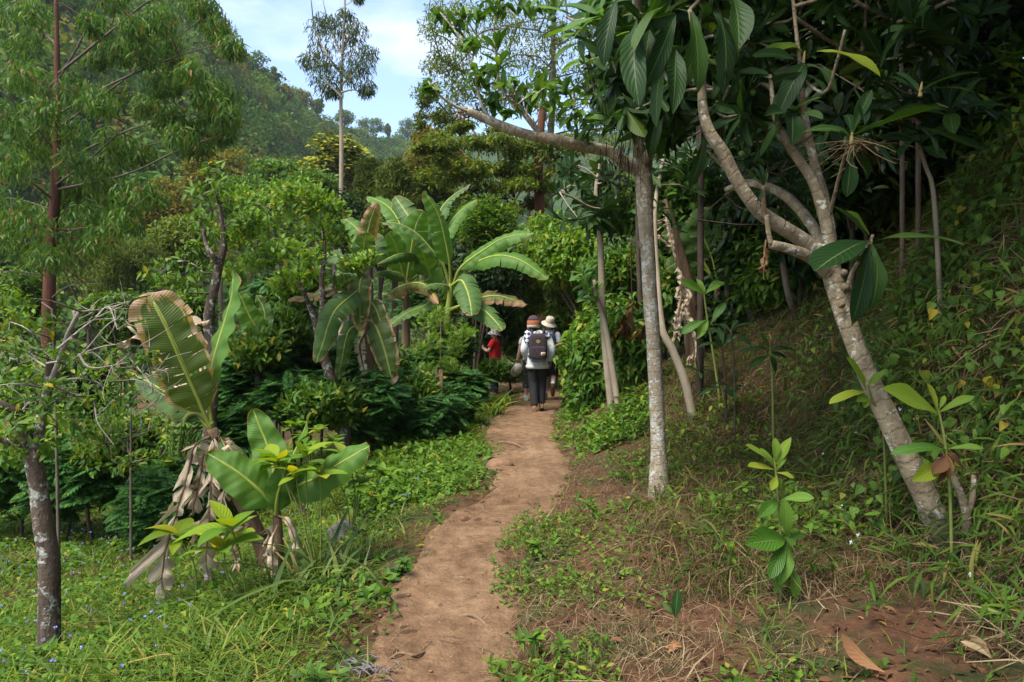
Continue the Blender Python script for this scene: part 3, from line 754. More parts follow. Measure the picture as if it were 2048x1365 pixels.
def bushy(name, label, cat, px, py, rx, ry, d, kind, leaf, size, nper=110, ncl=30, rc=.5, mode='spread', bk='bark_grey', trunk_r=.06, group=None, tpl=None, shell=.35, rz=None, dia_w=.24, topx=None, twigr=.014, flat=.75):
    """a tree or shrub whose crown is seen round (px, py), rx by ry photograph pixels, d metres off"""
    c = W(px, py, d); k = d / F; x0, y0 = c[0], c[1]
    base = G3(x0 if topx is None else (topx - 1024) * k, y0)
    r = np.array([rx * k, (rz or min(rx, ry)) * k, ry * k])
    T = Tree(name, label, cat, base, M[bk], group)
    top = c + [0, 0, r[2] * .35]
    if c[2] - base[2] > .4:
        T.limb([base - [0, 0, .1], base + (c - base) * .5 + [rng.normal() * .06, 0, 0], top], [trunk_r, trunk_r * .75, trunk_r * .3], 7)
        for q in range(4):
            e = blob(c, r * .75, 1, .5)[0]; s0 = base + (c - base) * rng.uniform(.45, .8)
            T.limb([s0, (s0 + e) / 2 + [0, 0, .12 * r[2]], e], [trunk_r * .5, trunk_r * .15], 5, 8)
    else:
        for q in range(4):
            e = blob(c, r * .8, 1, .4)[0]; T.limb([base - [0, 0, .05], (base + e) / 2 + rng.normal(size=3) * .05, e], [trunk_r * .4, trunk_r * .12], 5, 8)
    kb = max(4, min(11, ncl // 6)); sc_ = blob(c, r * .66, kb, .35); sr_ = rng.uniform(.26, .52, kb); ii = rng.integers(0, kb, ncl)
    C = sc_[ii] + blob((0, 0, 0), (1, 1, 1), ncl, shell) * sr_[ii][:, None] * r
    lo = gz(C[:, 0], C[:, 1]) + rc * .35; C[:, 2] = np.maximum(C[:, 2], lo)
    T.twigs(C[: min(ncl, 26)], twigr)
    cluster_leaves(T.lv, C, rc * (.75 + .5 * rng.random(ncl)), nper, tpl or dia(dia_w), size, mode, 0, .3, flat)
    return T.done(M[leaf], 'crown' if c[2] - base[2] > .4 else 'foliage', 'trunk' if c[2] - base[2] > .4 else 'stem')

# ---------------------------------------------------------------- the tall eucalyptus
b = onground(92, 18.)
T = Tree('eucalyptus_tree', 'tall eucalyptus with red brown fibrous trunk and drooping narrow leaves', 'tree', b, M['bark_red'])
T.limb(np.vstack([b - [0, 0, .2], WL([(97, 760, 18), (98, 600, 18), (103, 480, 18), (112, 380, 18), (113, 300, 18), (115, 200, 18), (114, 100, 18), (112, 0, 18), (108, -160, 18)])]), [.22, .18, .16, .14, .12, .105, .09, .065, .05, .03], 12)
for pts, r in [([(106, 375, 18), (190, 310, 17.2), (255, 248, 16.8)], .06), ([(112, 380, 18), (250, 350, 17), (352, 303, 16.6), (400, 285, 16.5)], .055),
               ([(114, 165, 18), (165, 75, 17.6), (195, 0, 17.2), (215, -60, 17)], .055), ([(114, 150, 18), (240, 48, 17), (290, 8, 16.6), (380, -40, 16.4)], .06),
               ([(113, 230, 18), (230, 165, 17), (345, 117, 16.5), (430, 90, 16.4)], .05), ([(112, 260, 18), (200, 195, 17.5), (280, 135, 17.2), (400, 40, 17)], .05),
               ([(110, 300, 18), (60, 240, 17.5), (0, 180, 17), (-80, 130, 17)], .05), ([(106, 400, 18), (50, 355, 17), (-20, 310, 16.6)], .05),
               ([(104, 420, 18), (40, 400, 18.5), (-40, 392, 19)], .045), ([(98, 552, 18), (40, 545, 17.6), (-40, 538, 17.2)], .04), ([(99, 600, 18), (140, 572, 17.5), (208, 568, 17.1)], .04),
               ([(99, 470, 18), (180, 455, 17.2), (265, 466, 16.8)], .03), ([(112, 60, 18), (60, 20, 18), (0, -40, 18)], .04), ([(112, 90, 18), (70, 40, 19), (40, -60, 19.5)], .05),
               ([(110, 330, 18), (260, 260, 17.4), (430, 215, 17)], .045), ([(110, 340, 18), (300, 290, 18.5), (450, 270, 18.6)], .045)]:
    T.branch(WL(pts), [r * .62, r * .2], 6, bark=M['bark_grey'])
eu = [(60, 30, 50), (0, 20, 60), (35, 158, 55), (0, 230, 60), (90, 235, 48), (151, 197, 55), (197, 211, 50), (53, 288, 52), (95, 300, 50), (151, 267, 50), (228, 281, 46), (274, 306, 44), (140, 387, 55), (211, 404, 55), (264, 404, 50), (176, 440, 55), (299, 397, 42),
      (274, 53, 42), (316, 46, 42), (334, 88, 45), (387, 21, 50), (422, 35, 45), (440, 70, 40), (457, 102, 38), (246, 116, 42), (281, 120, 42), (211, 105, 38), (387, 151, 42), (422, 176, 42), (440, 197, 42), (415, 207, 42), (457, 239, 38), (422, 239, 44), (380, 253, 45), (334, 239, 42), (299, 211, 38), (316, 183, 36), (443, 274, 36), (369, 281, 42), (404, 299, 40),
      (60, 440, 60), (10, 420, 60), (120, 470, 60), (30, 500, 55), (200, 480, 50), (250, 440, 48), (90, 520, 48), (-60, 120, 80), (-80, 330, 80), (20, 340, 55), (-40, 470, 60), (300, -40, 60), (180, -50, 60), (60, -60, 70), (400, -60, 55), (230, 20, 40), (180, 60, 36), (60, 100, 45), (350, 130, 36), (150, 330, 50), (210, 350, 50)]
C, R = px_clusters(eu, 17.2, 1.5, 1, 7); C2, R2 = px_clusters(eu[::2], 18.6, .8, 1, 16); C = np.vstack([C, C2]); R = np.concatenate([R * .82, R2 * .7])
T.twigs(C, .012, 4, .4)
cluster_leaves(T.lv, C, R * 1.08, 290, T_EUC, .215, 'droop', 0, .3, .8)
T.done(M['euc'])

# ---------------------------------------------------------------- lichen covered tree at the lower left, with bare twigs
b = onground(96, 4.3)
T = Tree('forked_tree', 'forked tree with dark bark blotched by pale lichen, on the grass slope', 'tree', b, M['bark_lichen'])
T.limb(np.vstack([b - [0, 0, .1], WL([(99, 1240, 4.3), (97, 1120, 4.3), (86, 1040, 4.3), (76, 970, 4.3), (64, 905, 4.3)])]), [.078, .066, .06, .058, .052, .05], 12, 40, .14)
T.limb(WL([(68, 925, 4.3), (52, 870, 4.3), (38, 835, 4.25), (10, 815, 4.2), (-60, 790, 4.1)]), [.046, .038, .034, .03], 9)
T.limb(WL([(66, 918, 4.3), (76, 880, 4.32), (82, 830, 4.4), (95, 780, 4.4), (100, 720, 4.4)]), [.04, .022], 8)
T.limb(WL([(58, 905, 4.3), (30, 890, 4.2), (0, 880, 4.1), (-60, 850, 4)]), [.02, .014], 6)
wt_ = Acc()
tube(wt_, WL([(98, 775, 4.4), (118, 722, 4.38), (138, 665, 4.36), (160, 622, 4.35)]), [.02, .013], 7, 16, 0, .1); tube(wt_, WL([(152, 640, 4.35), (148, 622, 4.35)]), .01, 6)
T.sk.append(WL([(98, 775, 4.4), (118, 722, 4.38), (138, 665, 4.36), (160, 622, 4.35)]))
for pts in [[(90, 740), (40, 700), (-20, 690)], [(100, 730), (160, 700), (225, 648), (255, 640)], [(95, 760), (150, 712), (230, 690), (300, 700)], [(100, 780), (40, 760), (-10, 770)], [(105, 760), (170, 760), (240, 790), (280, 830)], [(100, 720), (60, 660), (20, 640)],
            [(110, 700), (190, 640), (240, 618)], [(165, 620), (210, 618), (262, 600)], [(100, 800), (180, 790), (190, 840), (225, 890)], [(230, 690), (262, 720), (300, 770), (290, 800)], [(60, 700), (30, 720), (0, 705)], [(150, 712), (180, 735), (255, 730)], [(190, 640), (215, 620), (235, 660)], [(90, 790), (50, 810), (10, 870)], [(240, 790), (265, 760), (330, 790)], [(220, 760), (300, 745), (330, 720)]]:
    P = [(x + rng.normal() * 4, y + rng.normal() * 4, 4.4 + rng.uniform(-.35, .35)) for x, y in pts]
    C = tube(wt_, WL(P), [.0075, .0025], 5, 20); T.sk.append(C)
    for q in range(7):
        p = C[rng.integers(4, 20)]; e = p + rdir(1)[0] * rng.uniform(.08, .25); m_ = (p + e) / 2 + rng.normal(size=3) * .02
        tube(wt_, [p, m_, e], [.0035, .0012], 4, 6, cap=False)
T.t.part('bare_twigs', wt_, M['twig_white'])
lf = [(20, 640, 30), (60, 690, 28), (15, 760, 35), (50, 830, 40), (120, 770, 30), (170, 800, 30), (220, 720, 28), (255, 760, 25), (10, 700, 30), (290, 720, 22), (100, 660, 26), (150, 850, 30), (95, 880, 30), (30, 920, 30), (230, 830, 24), (40, 600, 26)]
C, R = px_clusters(lf + [(50, 860, 34), (20, 800, 36), (80, 830, 30), (30, 850, 34), (70, 770, 32), (130, 720, 26)], 4.3, .35, 1, 8)
T.twigs(C, .004, 4, .2)
cluster_leaves(T.lv, C, R * 1.15, 34, T_BROAD, .07, 'spread', 0, .4)
T.done(M['vine'])

# leafy low twiggy bush behind it, coffee like, mixed with dry twigs
def twigbush(name, label, lst, d, dj, leaf, n, size, tw, bk, base_px, tpl=T_MID, mode='spread', group=None, cat='shrub', tr=.03, dry=0):
    b = onground(base_px, d); T = Tree(name, label, cat, b, M[bk], group)
    mx_ = np.mean([l[0] for l in lst]); my = np.min([l[1] for l in lst])
    tr *= .5; T.limb(np.vstack([b - [0, 0, .1], WL([(base_px * .6 + mx_ * .4, (my + 3 * HORIZON) / 4 if my < HORIZON else my + 60, d), (mx_, my + 15, d)])]), [tr, tr * .35], 6)
    C, R = px_clusters(lst, d, dj, 1, 8); lo = gz(C[:, 0], C[:, 1]) + R * .4; C[:, 2] = np.maximum(C[:, 2], lo)
    T.twigs(C, tw, 4, .4)
    if dry:
        for q in range(dry):
            i = rng.integers(len(C)); p = C[i]; e = p + rdir(1)[0] * R[i] * 1.6
            tube(T.w, [p, (p + e) / 2 + rng.normal(size=3) * .05, e], [tw * .6, tw * .2], 4, 6, cap=False)
    cluster_leaves(T.lv, C, R, n, tpl, size, mode)
    return T.done(M[leaf], 'foliage', 'stem')
twigbush('coffee_bush', 'loose twiggy bush with small leaves below the fork of the eucalyptus', [(270, 880, 40), (310, 900, 36), (230, 860, 40), (200, 900, 40), (330, 850, 36), (250, 930, 34), (170, 850, 36), (300, 830, 34), (210, 800, 36), (350, 880, 30)], 6.6, .5, 'vine', 95, .065, .008, 'bark_grey', 262, dry=30)
twigbush('coffee_bush', 'twiggy bush with yellow tinged leaves beside the forked lichen tree', [(150, 830, 44), (120, 790, 40), (60, 780, 40), (20, 800, 40), (180, 740, 34), (130, 720, 36), (70, 720, 36), (30, 660, 36), (10, 590, 36), (60, 630, 36)], 6.2, .5, 'bright', 55, .075, .006, 'bark_grey', 120, dry=20)

# short mossy trunk behind
b = onground(277, 8.6)
T = Tree('stump_tree', 'short dark mossy trunk with lichen among feathery shrubs', 'tree', b, M['bark_lichen'])
T.limb(np.vstack([b - [0, 0, .1], WL([(278, 990, 8.6), (272, 930, 8.6), (262, 860, 8.5), (255, 800, 8.5)])]), [.085, .075, .06, .03, .02], 10)
C, R = px_clusters([(255, 820, 40), (290, 800, 40), (220, 790, 36), (260, 770, 36), (310, 840, 32)], 8.5, .4)
T.twigs(C); cluster_leaves(T.lv, C, R, 60, T_MID, .08, 'spread'); T.done(M['mid'])

# ---------------------------------------------------------------- old banana plant with a torn leaf, dead leaves and a bunch
d = 5.0; b = onground(552, d)
T = Thing('banana_plant', 'old banana plant with torn browning leaf, bleached dead leaves and green fruit', 'banana plant', b)
a = Acc(); tube(a, np.vstack([b - [0, 0, .08], WL([(522, 1085, d), (494, 1025, d), (466, 970, d), (442, 905, d), (424, 858, d)])]), [.075, .062, .055, .048, .042, .034], 10, 40, 0, .18)
for q in range(7):
    p0 = W(430 + rng.normal() * 10, 880 + rng.normal() * 14, d + rng.normal() * .03); p1 = p0 + [rng.normal() * .05, rng.normal() * .04, -rng.uniform(.1, .3)]
    tube(a, [p0, (p0 + p1) / 2 + rng.normal(size=3) * .02, p1], [.02, .006], 5, 8, 0, .2)
T.part('stem', a, M['stem_dead'])
def ban(T, pts, width, mat, stalkm='stem_yellow', **kw):
    a = Acc(); banana_leaf(a, WL(pts), width, **kw); return T.part('leaf', a, [M[mat], M[stalkm]])
ban(T, [(424, 862, 5), (409, 830, 4.97), (394, 795, 4.93), (362, 722, 4.86), (328, 645, 4.8), (297, 585, 4.78)], .215, 'ban_old', normal=(.35, -.85, .4), pet=.13, droop=.18, tears=12, gap=.10, rag=.16, blunt=9, half=(1, .95))
ban(T, [(424, 858, 5), (418, 800, 5.02), (428, 720, 5.05), (446, 655, 5.1), (464, 590, 5.14), (466, 536, 5.16)], .17, 'ban', normal=(-.75, -.6, .2), pet=.24, droop=.25, tears=1, gap=.02)
ban(T, [(424, 862, 5), (395, 832, 5.02), (360, 806, 5.05), (310, 772, 5.1), (252, 742, 5.16)], .13, 'ban_dull', normal=(.3, -.45, .85), pet=.12, droop=.5, tears=5, gap=.06)
ban(T, [(424, 858, 5), (418, 790, 5.1), (400, 720, 5.2), (385, 655, 5.25), (420, 640, 5.3)], .10, 'ban_dead', 'stem_dead', pet=.3, droop=1.2, tears=12, gap=.3, rag=.4, normal=(0, -.5, .8))
for pts, w in [([(424, 872, 4.98), (392, 890, 4.9), (374, 955, 4.88), (352, 1033, 4.88), (330, 1110, 4.9), (326, 1184, 4.92), (358, 1212, 4.92)], .15),
               ([(430, 885, 4.98), (424, 938, 4.86), (421, 990, 4.84), (417, 1061, 4.85), (412, 1120, 4.87), (420, 1178, 4.88)], .13),
               ([(434, 880, 4.98), (462, 893, 4.9), (492, 938, 4.88), (527, 985, 4.9)], .085), ([(440, 890, 5), (410, 905, 4.95), (400, 960, 4.95), (384, 1030, 4.98)], .12),
               ([(500, 1050, 4.97), (478, 1062, 4.9), (466, 1086, 4.88), (474, 1130, 4.9)], .075), ([(520, 1070, 4.97), (538, 1062, 4.9), (536, 1120, 4.88), (541, 1186, 4.9)], .07), ([(426, 870, 4.98), (436, 920, 4.84), (452, 960, 4.8), (440, 1020, 4.8)], .11), ([(424, 860, 5.0), (300, 690, 5.2), (245, 690, 5.2), (235, 760, 5.2)], .07)]:
    ban(T, pts, w * 1.12, 'ban_dead', 'stem_dead', pet=.06, droop=.5, tears=17, gap=.3, rag=.7, sweep=1.1, normal=(.15, -1, .25), stalk=.010, ripple=.035, half=(rng.uniform(.5, 1), rng.uniform(.9, 1.4)))
bun = Acc(); tube(bun, WL([(424, 850, 5), (398, 828, 5), (374, 834, 4.98), (366, 868, 4.97), (362, 920, 4.97)]), [.024, .02, .012], 7, 20)
bo = T.part('fruit_stalk', bun, M['stem_green'])
for h in range(5):
    c = W(370 - h * 2, 846 + h * 14, 4.98)
    for q in range(9):
        an = -2.6 + q * .62; o = np.array([math.cos(an), math.sin(an), 0]); L_ = .085 - h * .006
        bun = Acc(); p0 = c + o * .02; tube(bun, [p0, p0 + o * L_ * .6 - [0, 0, .03], p0 + o * L_ - [0, 0, .005 - .01 * h]], [.007, .012, .012, .004], 6, 8)
        T.part('banana', bun, M['bananafruit'], parent=bo).location = (0, 0, 0)

# young banana plant in front
d = 4.7; b = onground(557, d)
T = Thing('banana_plant', 'young banana plant with upright fresh green leaves and dry basal sheaths', 'banana plant', b)
a = Acc(); tube(a, np.vstack([b - [0, 0, .06], WL([(557, 1120, d), (555, 1060, d), (553, 1010, d)])]), [.05, .042, .034, .024], 10, 20, 0, .12); T.part('stem', a, M['stem_dead'])
ban(T, [(553, 1015, 4.7), (549, 950, 4.72), (535, 892, 4.75), (521, 858, 4.76), (506, 819, 4.78)], .125, 'ban', normal=(.1, -.95, .25), pet=.12, droop=.12, tears=0)
ban(T, [(554, 1015, 4.7), (561, 968, 4.68), (581, 923, 4.68), (601, 879, 4.7), (622, 826, 4.72)], .10, 'ban', normal=(-.9, -.3, .3), pet=.1, droop=.2, tears=0)
ban(T, [(552, 1030, 4.68), (556, 990, 4.6), (566, 955, 4.57), (575, 925, 4.58)], .10, 'ban', normal=(.2, -.95, .2), pet=.1, droop=.3, tears=0)
ban(T, [(556, 1018, 4.7), (585, 978, 4.66), (630, 958, 4.6), (682, 926, 4.55), (741, 891, 4.52)], .15, 'ban', normal=(.1, -.75, .65), pet=.1, droop=.42, tears=2, gap=.03)
ban(T, [(553, 1022, 4.7), (522, 985, 4.62), (474, 944, 4.56), (414, 906, 4.54)], .15, 'ban', normal=(.25, -.7, .65), pet=.1, droop=.35, tears=2, gap=.03)
ban(T, [(552, 1015, 4.72), (510, 965, 4.84), (470, 925, 4.9), (440, 874, 4.94)], .12, 'ban_dull', normal=(.4, -.7, .5), pet=.1, droop=.35, tears=3, gap=.05)
for pts in [[(554, 1030, 4.68), (575, 1045, 4.6), (590, 1090, 4.6), (588, 1150, 4.62)], [(556, 1050, 4.66), (545, 1080, 4.6), (545, 1130, 4.6), (548, 1190, 4.62)], [(560, 1000, 4.7), (590, 1000, 4.74), (612, 1030, 4.75)]]:
    ban(T, pts, .05, 'ban_dead', 'stem_dead', pet=.08, droop=.9, tears=5, gap=.2, rag=.4, normal=(.2, -1, .2), stalk=.008)

# small banana behind the big one
d = 9.4; b = onground(522, d)
T = Thing('banana_plant', 'small banana plant with two short leaves in front of the feathery thicket', 'banana plant', b)
a = Acc(); tube(a, np.vstack([b - [0, 0, .06], WL([(521, 760, d), (520, 690, d)])]), [.09, .06, .03], 9, 16, 0, .1); T.part('stem', a, M['stem_dead'])
ban(T, [(520, 700, d), (517, 665, d), (499, 632, 9.35), (478, 586, 9.3)], .17, 'ban', normal=(.5, -.8, .3), pet=.2, droop=.3, tears=2, gap=.03)
ban(T, [(520, 700, d), (508, 672, 9.3), (490, 668, 9.2), (470, 690, 9.15)], .13, 'ban_dead', 'stem_dead', pet=.1, droop=.9, tears=7, gap=.2, rag=.4)
ban(T, [(521, 700, d), (530, 660, 9.5), (528, 620, 9.5), (512, 590, 9.5)], .14, 'ban_dull', normal=(-.4, -.8, .3), pet=.15, droop=.3, tears=3)

# ---------------------------------------------------------------- the banana clump by the bend
def cp(pts, d0, dt=0.):       # crop pixels to photograph pixels, depth drifting to the tip
    return [(660 + x / 4.55, 360 + y / 4.55, d0 + dt * i / (len(pts) - 1)) for i, (x, y) in enumerate(pts)]
d = 14.0; b = onground(893, d)
T = Thing('banana_plant', 'large banana plant with yellow stalks and long arching leaves above the bend', 'banana plant', b)
a = Acc(); tube(a, np.vstack([b - [0, 0, .1], WL([(893, 740, d), (895, 640, d), (900, 590, d), (901, 565, d)])]), [.13, .10, .075, .055, .05], 10, 24, 0, .06); T.part('stem', a, M['stem_yellow'])
for pts, w, dt, mt, nm, kw in [
    ([(1095, 960), (1090, 800), (1050, 560), (980, 300), (850, 100)], .25, -.6, 'ban', (.45, -.85, .3), dict(pet=.2, tears=3, half=(1.1, .75))),
    ([(1085, 960), (1040, 800), (950, 670), (800, 500), (640, 405), (465, 385)], .27, -.4, 'ban_dull', (.1, -.2, .95), dict(pet=.28, tears=6)),
    ([(1120, 960), (1190, 800), (1400, 640), (1600, 525), (1860, 488)], .27, -.6, 'ban', (-.25, -.75, .6), dict(pet=.16, tears=7)),
    ([(1140, 950), (1280, 795), (1420, 715), (1570, 690), (1750, 740), (1990, 905)], .26, -1., 'ban', (.05, -.75, .65), dict(pet=.2, tears=8)),
    ([(1100, 970), (1190, 915), (1245, 1000), (1275, 1110), (1290, 1240)], .28, -1.2, 'ban_dull', (.15, -.95, .25), dict(pet=.14, tears=8, gap=.05)),
    ([(1090, 960), (1000, 620), (1070, 430), (1190, 280), (1335, 180)], .25, .8, 'ban', (-.5, -.75, .35), dict(pet=.35, tears=4)),
    ([(1085, 960), (960, 480), (1010, 270), (1110, 150), (1280, 35)], .22, 1.0, 'ban_dull', (-.6, -.45, .6), dict(pet=.42, tears=5)),
    ([(1080, 980), (1040, 960), (960, 950), (850, 980)], .15, -.8, 'ban_dull', (0, -.6, .8), dict(pet=.3, tears=4)),
    ([(1085, 1180), (1200, 1140), (1340, 1085), (1500, 1055), (1650, 1085), (1790, 1140)], .20, -.6, 'ban_brown', (.1, -.7, .6), dict(pet=.25, tears=10, gap=.1)),
    ([(1090, 1190), (1250, 1130), (1400, 1190), (1490, 1270), (1570, 1370)], .25, -1.2, 'ban_dull', (.1, -.8, .5), dict(pet=.25, tears=9))]:
    ban(T, cp(pts, d, dt), w, mt, normal=nm, droop=.5, gap=kw.pop('gap', .05), stalk=.034, **kw)
d = 14.6; b = onground(812, d)
T = Thing('banana_plant', 'banana plant with broad upright leaves in the middle of the clump', 'banana plant', b)
a = Acc(); tube(a, np.vstack([b - [0, 0, .1], WL([(812, 700, d), (812, 600, d), (813, 560, d)])]), [.13, .1, .07, .05], 10, 20, 0, .08); T.part('stem', a, M['stem_dead'])
for pts, w, dt, mt, nm, kw in [
    ([(690, 960), (730, 700), (780, 430), (850, 275)], .36, -.4, 'ban', (.1, -.97, .15), dict(pet=.08, tears=3)),
    ([(700, 960), (860, 640), (770, 420), (680, 280), (588, 150)], .36, .6, 'ban_dull', (.15, -.97, .15), dict(pet=.4, tears=4)),
    ([(690, 960), (680, 560), (600, 330), (490, 215), (335, 150)], .26, .9, 'ban', (.4, -.7, .5), dict(pet=.4, tears=4)),
    ([(690, 960), (640, 760), (600, 600), (530, 478)], .28, -.5, 'ban', (.35, -.9, .2), dict(pet=.2, tears=3)),
    ([(700, 960), (905, 900), (885, 790), (850, 680), (795, 570)], .28, -.6, 'ban', (.2, -.95, .2), dict(pet=.3, tears=3)),
    ([(880, 700), (760, 672), (620, 680), (430, 765)], .2, -1.4, 'ban_dull', (0, -.6, .8), dict(pet=.03, tears=5, droop=1.1)),
    ([(690, 970), (640, 860), (500, 830), (395, 862)], .2, -.9, 'ban_dull', (0, -.6, .8), dict(pet=.15, tears=4, droop=.9)),
    ([(690, 1100), (560, 1030), (700, 950), (840, 945), (930, 1030), (985, 1130)], .21, -1.6, 'ban_brown', (0, -.7, .6), dict(pet=.1, tears=9, droop=1.0, gap=.12)),
    ([(700, 1000), (900, 1060), (870, 1140), (700, 1210), (525, 1335)], .19, -1.4, 'ban_dull', (0, -.6, .8), dict(pet=.3, tears=3)),
    ([(690, 960), (850, 800), (920, 540), (1010, 440)], .22, .8, 'ban', (-.5, -.7, .5), dict(pet=.3, tears=4))]:
    ban(T, cp(pts, d, dt), w, mt, normal=nm, droop=kw.pop('droop', .45), gap=kw.pop('gap', .05), stalk=.03, **kw)
d = 13.6; b = onground(732, d)
T = Thing('banana_plant', 'banana plant with a brown patched leaf at the edge of the clump', 'banana plant', b)
a = Acc(); tube(a, np.vstack([b - [0, 0, .1], WL([(732, 700, d), (730, 600, d), (731, 540, d)])]), [.12, .1, .07, .045], 10, 20, 0, .08); T.part('stem', a, M['stem_dead'])
for pts, w, dt, mt, nm, kw in [
    ([(310, 800), (330, 560), (370, 370), (432, 205)], .2, -.3, 'ban_brown', (.3, -.9, .3), dict(pet=.3, tears=7)),
    ([(320, 800), (330, 640), (285, 505), (225, 425), (108, 335)], .24, .3, 'ban', (.3, -.9, .3), dict(pet=.2, tears=3)),
    ([(320, 800), (400, 680), (410, 580), (380, 480)], .26, .2, 'ban_dull', (0, -.95, .2), dict(pet=.15, tears=4)),
    ([(315, 800), (300, 680), (320, 570), (325, 480)], .24, -.5, 'ban_dull', (.2, -.95, .1), dict(pet=.1, tears=3)),
    ([(320, 800), (240, 780), (150, 800), (70, 870)], .22, -.9, 'ban_dull', (0, -.6, .8), dict(pet=.15, tears=5))]:
    ban(T, cp(pts, d, dt), w, mt, normal=nm, droop=.4, gap=.05, stalk=.026, **kw)
d = 9.9; b = onground(738, d)
T = Thing('banana_plant', 'banana plant with limp hanging leaves and orange scorched blade behind the leaning trunk', 'banana plant', b)
a = Acc(); tube(a, np.vstack([b - [0, 0, .1], WL([(742, 800, d), (738, 700, d), (732, 600, d), (728, 560, d)])]), [.09, .075, .055, .045, .035], 9, 24, 0, .2); T.part('stem', a, M['stem_dead'])
for pts, w, mt, nm, kw in [
    ([(728, 566, 9.9), (724, 556, 9.6), (719, 575, 9.45), (720, 620, 9.4), (721, 664, 9.4)], .17, 'ban_old', (.1, -1, .1), dict(pet=.1, tears=9)),
    ([(730, 570, 9.9), (708, 588, 9.3), (668, 625, 8.7), (646, 686, 8.6), (631, 727, 8.6)], .18, 'ban_dull', (.3, -.9, .3), dict(pet=.22, tears=8)),
    ([(732, 600, 9.9), (748, 612, 9.7), (760, 640, 9.6), (774, 684, 9.6)], .13, 'ban_old', (.1, -.95, .2), dict(pet=.15, tears=6)),
    ([(735, 640, 9.9), (750, 650, 9.6), (768, 697, 9.45), (786, 770, 9.4)], .21, 'ban_old', (-.1, -.98, .1), dict(pet=.1, tears=7)),
    ([(730, 570, 9.9), (690, 520, 10.3), (640, 505, 10.4), (595, 500, 10.4)], .17, 'ban_dull', (0, -.5, .8), dict(pet=.15, tears=5)),
    ([(732, 580, 9.9), (690, 566, 9.7), (630, 590, 9.6), (575, 600, 9.6)], .12, 'ban_brown', (0, -.6, .8), dict(pet=.2, tears=8)),
    ([(736, 660, 9.9), (720, 690, 9.8), (728, 740, 9.7), (740, 800, 9.7)], .10, 'ban_dead', (.1, -1, .2), dict(pet=.1, tears=9, rag=.5, gap=.3)),
    ([(736, 650, 9.9), (700, 660, 9.6), (684, 720, 9.5), (676, 760, 9.5)], .12, 'ban_dull', (.1, -1, .2), dict(pet=.1, tears=6))]:
    a = Acc(); banana_leaf(a, WL(pts), w, normal=nm, droop=.35, gap=kw.pop('gap', .06), stalk=.02, **kw); T.part('leaf', a, [M[mt], M['stem_yellow'] if mt != 'ban_dead' else M['stem_dead']])

# ---------------------------------------------------------------- lichen trunk with big leaves, and the leaning forked tree
d = 8.2; b = onground(416, d)
T = Tree('lichen_tree', 'thin upright tree with white lichen on its trunk behind the torn banana leaf', 'tree', b, M['bark_lichen'])
T.limb(np.vstack([b - [0, 0, .1], WL([(415, 920, d), (424, 800, d), (424, 700, d), (417, 640, d), (430, 570, d), (440, 520, d)])]), [.09, .08, .07, .065, .06, .055, .05], 10, 40)
T.limb(WL([(438, 530, d), (425, 510, 8.1), (414, 495, 8.1), (405, 450, 8.1)]), [.04, .02], 8); T.limb(WL([(440, 525, d), (448, 490, d), (440, 420, d), (425, 360, d)]), [.045, .015], 8)
C, R = px_clusters([(390, 390, 30), (430, 380, 34), (460, 400, 34), (400, 440, 32), (450, 450, 36), (410, 480, 30), (470, 470, 34), (440, 500, 32), (380, 500, 30), (395, 540, 26), (330, 570, 26), (300, 560, 24), (490, 430, 34), (430, 350, 28), (370, 560, 26), (340, 520, 24)], d, .6, 1, 6)
T.twigs(C, .008); cluster_leaves(T.lv, C, R, 42, T_BROAD, .11, 'spread'); T.done(M['vine'])
d = 9.0; b = onground(692, d)
T = Tree('leaning_tree', 'leaning tree with speckled trunk forking in front of the banana clump', 'tree', b, M['bark_lichen'])
T.limb(np.vstack([b - [0, 0, .1], WL([(688, 860, d), (674, 800, d), (655, 735, d), (643, 690, d), (636, 655, d)])]), [.1, .085, .075, .07, .065, .06], 10, 40)
T.limb(WL([(637, 660, d), (622, 620, d), (610, 590, 8.9), (590, 545, 8.8)]), [.055, .03, .02], 8); T.limb(WL([(638, 660, d), (645, 610, d), (643, 560, d), (650, 500, 9.1), (640, 440, 9.1)]), [.05, .035, .012], 8)
T.limb(WL([(644, 590, d), (665, 575, 9.1), (670, 540, 9.2)]), [.025, .012], 6)
bw = [(520, 400, 38), (560, 390, 40), (600, 390, 40), (640, 400, 40), (670, 420, 34), (500, 440, 38), (550, 440, 42), (600, 440, 42), (640, 460, 40), (680, 470, 30), (520, 480, 40), (570, 490, 40), (620, 500, 38), (500, 520, 36), (550, 530, 36), (480, 470, 34), (700, 530, 30), (735, 530, 26), (690, 560, 28), (480, 390, 32), (470, 550, 30), (590, 555, 28)]
C, R = px_clusters(bw, d, .8, 2, 8)
T.twigs(C[:30], .008); cluster_leaves(T.lv, C, R * .9, 85, T_MID, .095, 'up'); T.done(M['bright'])

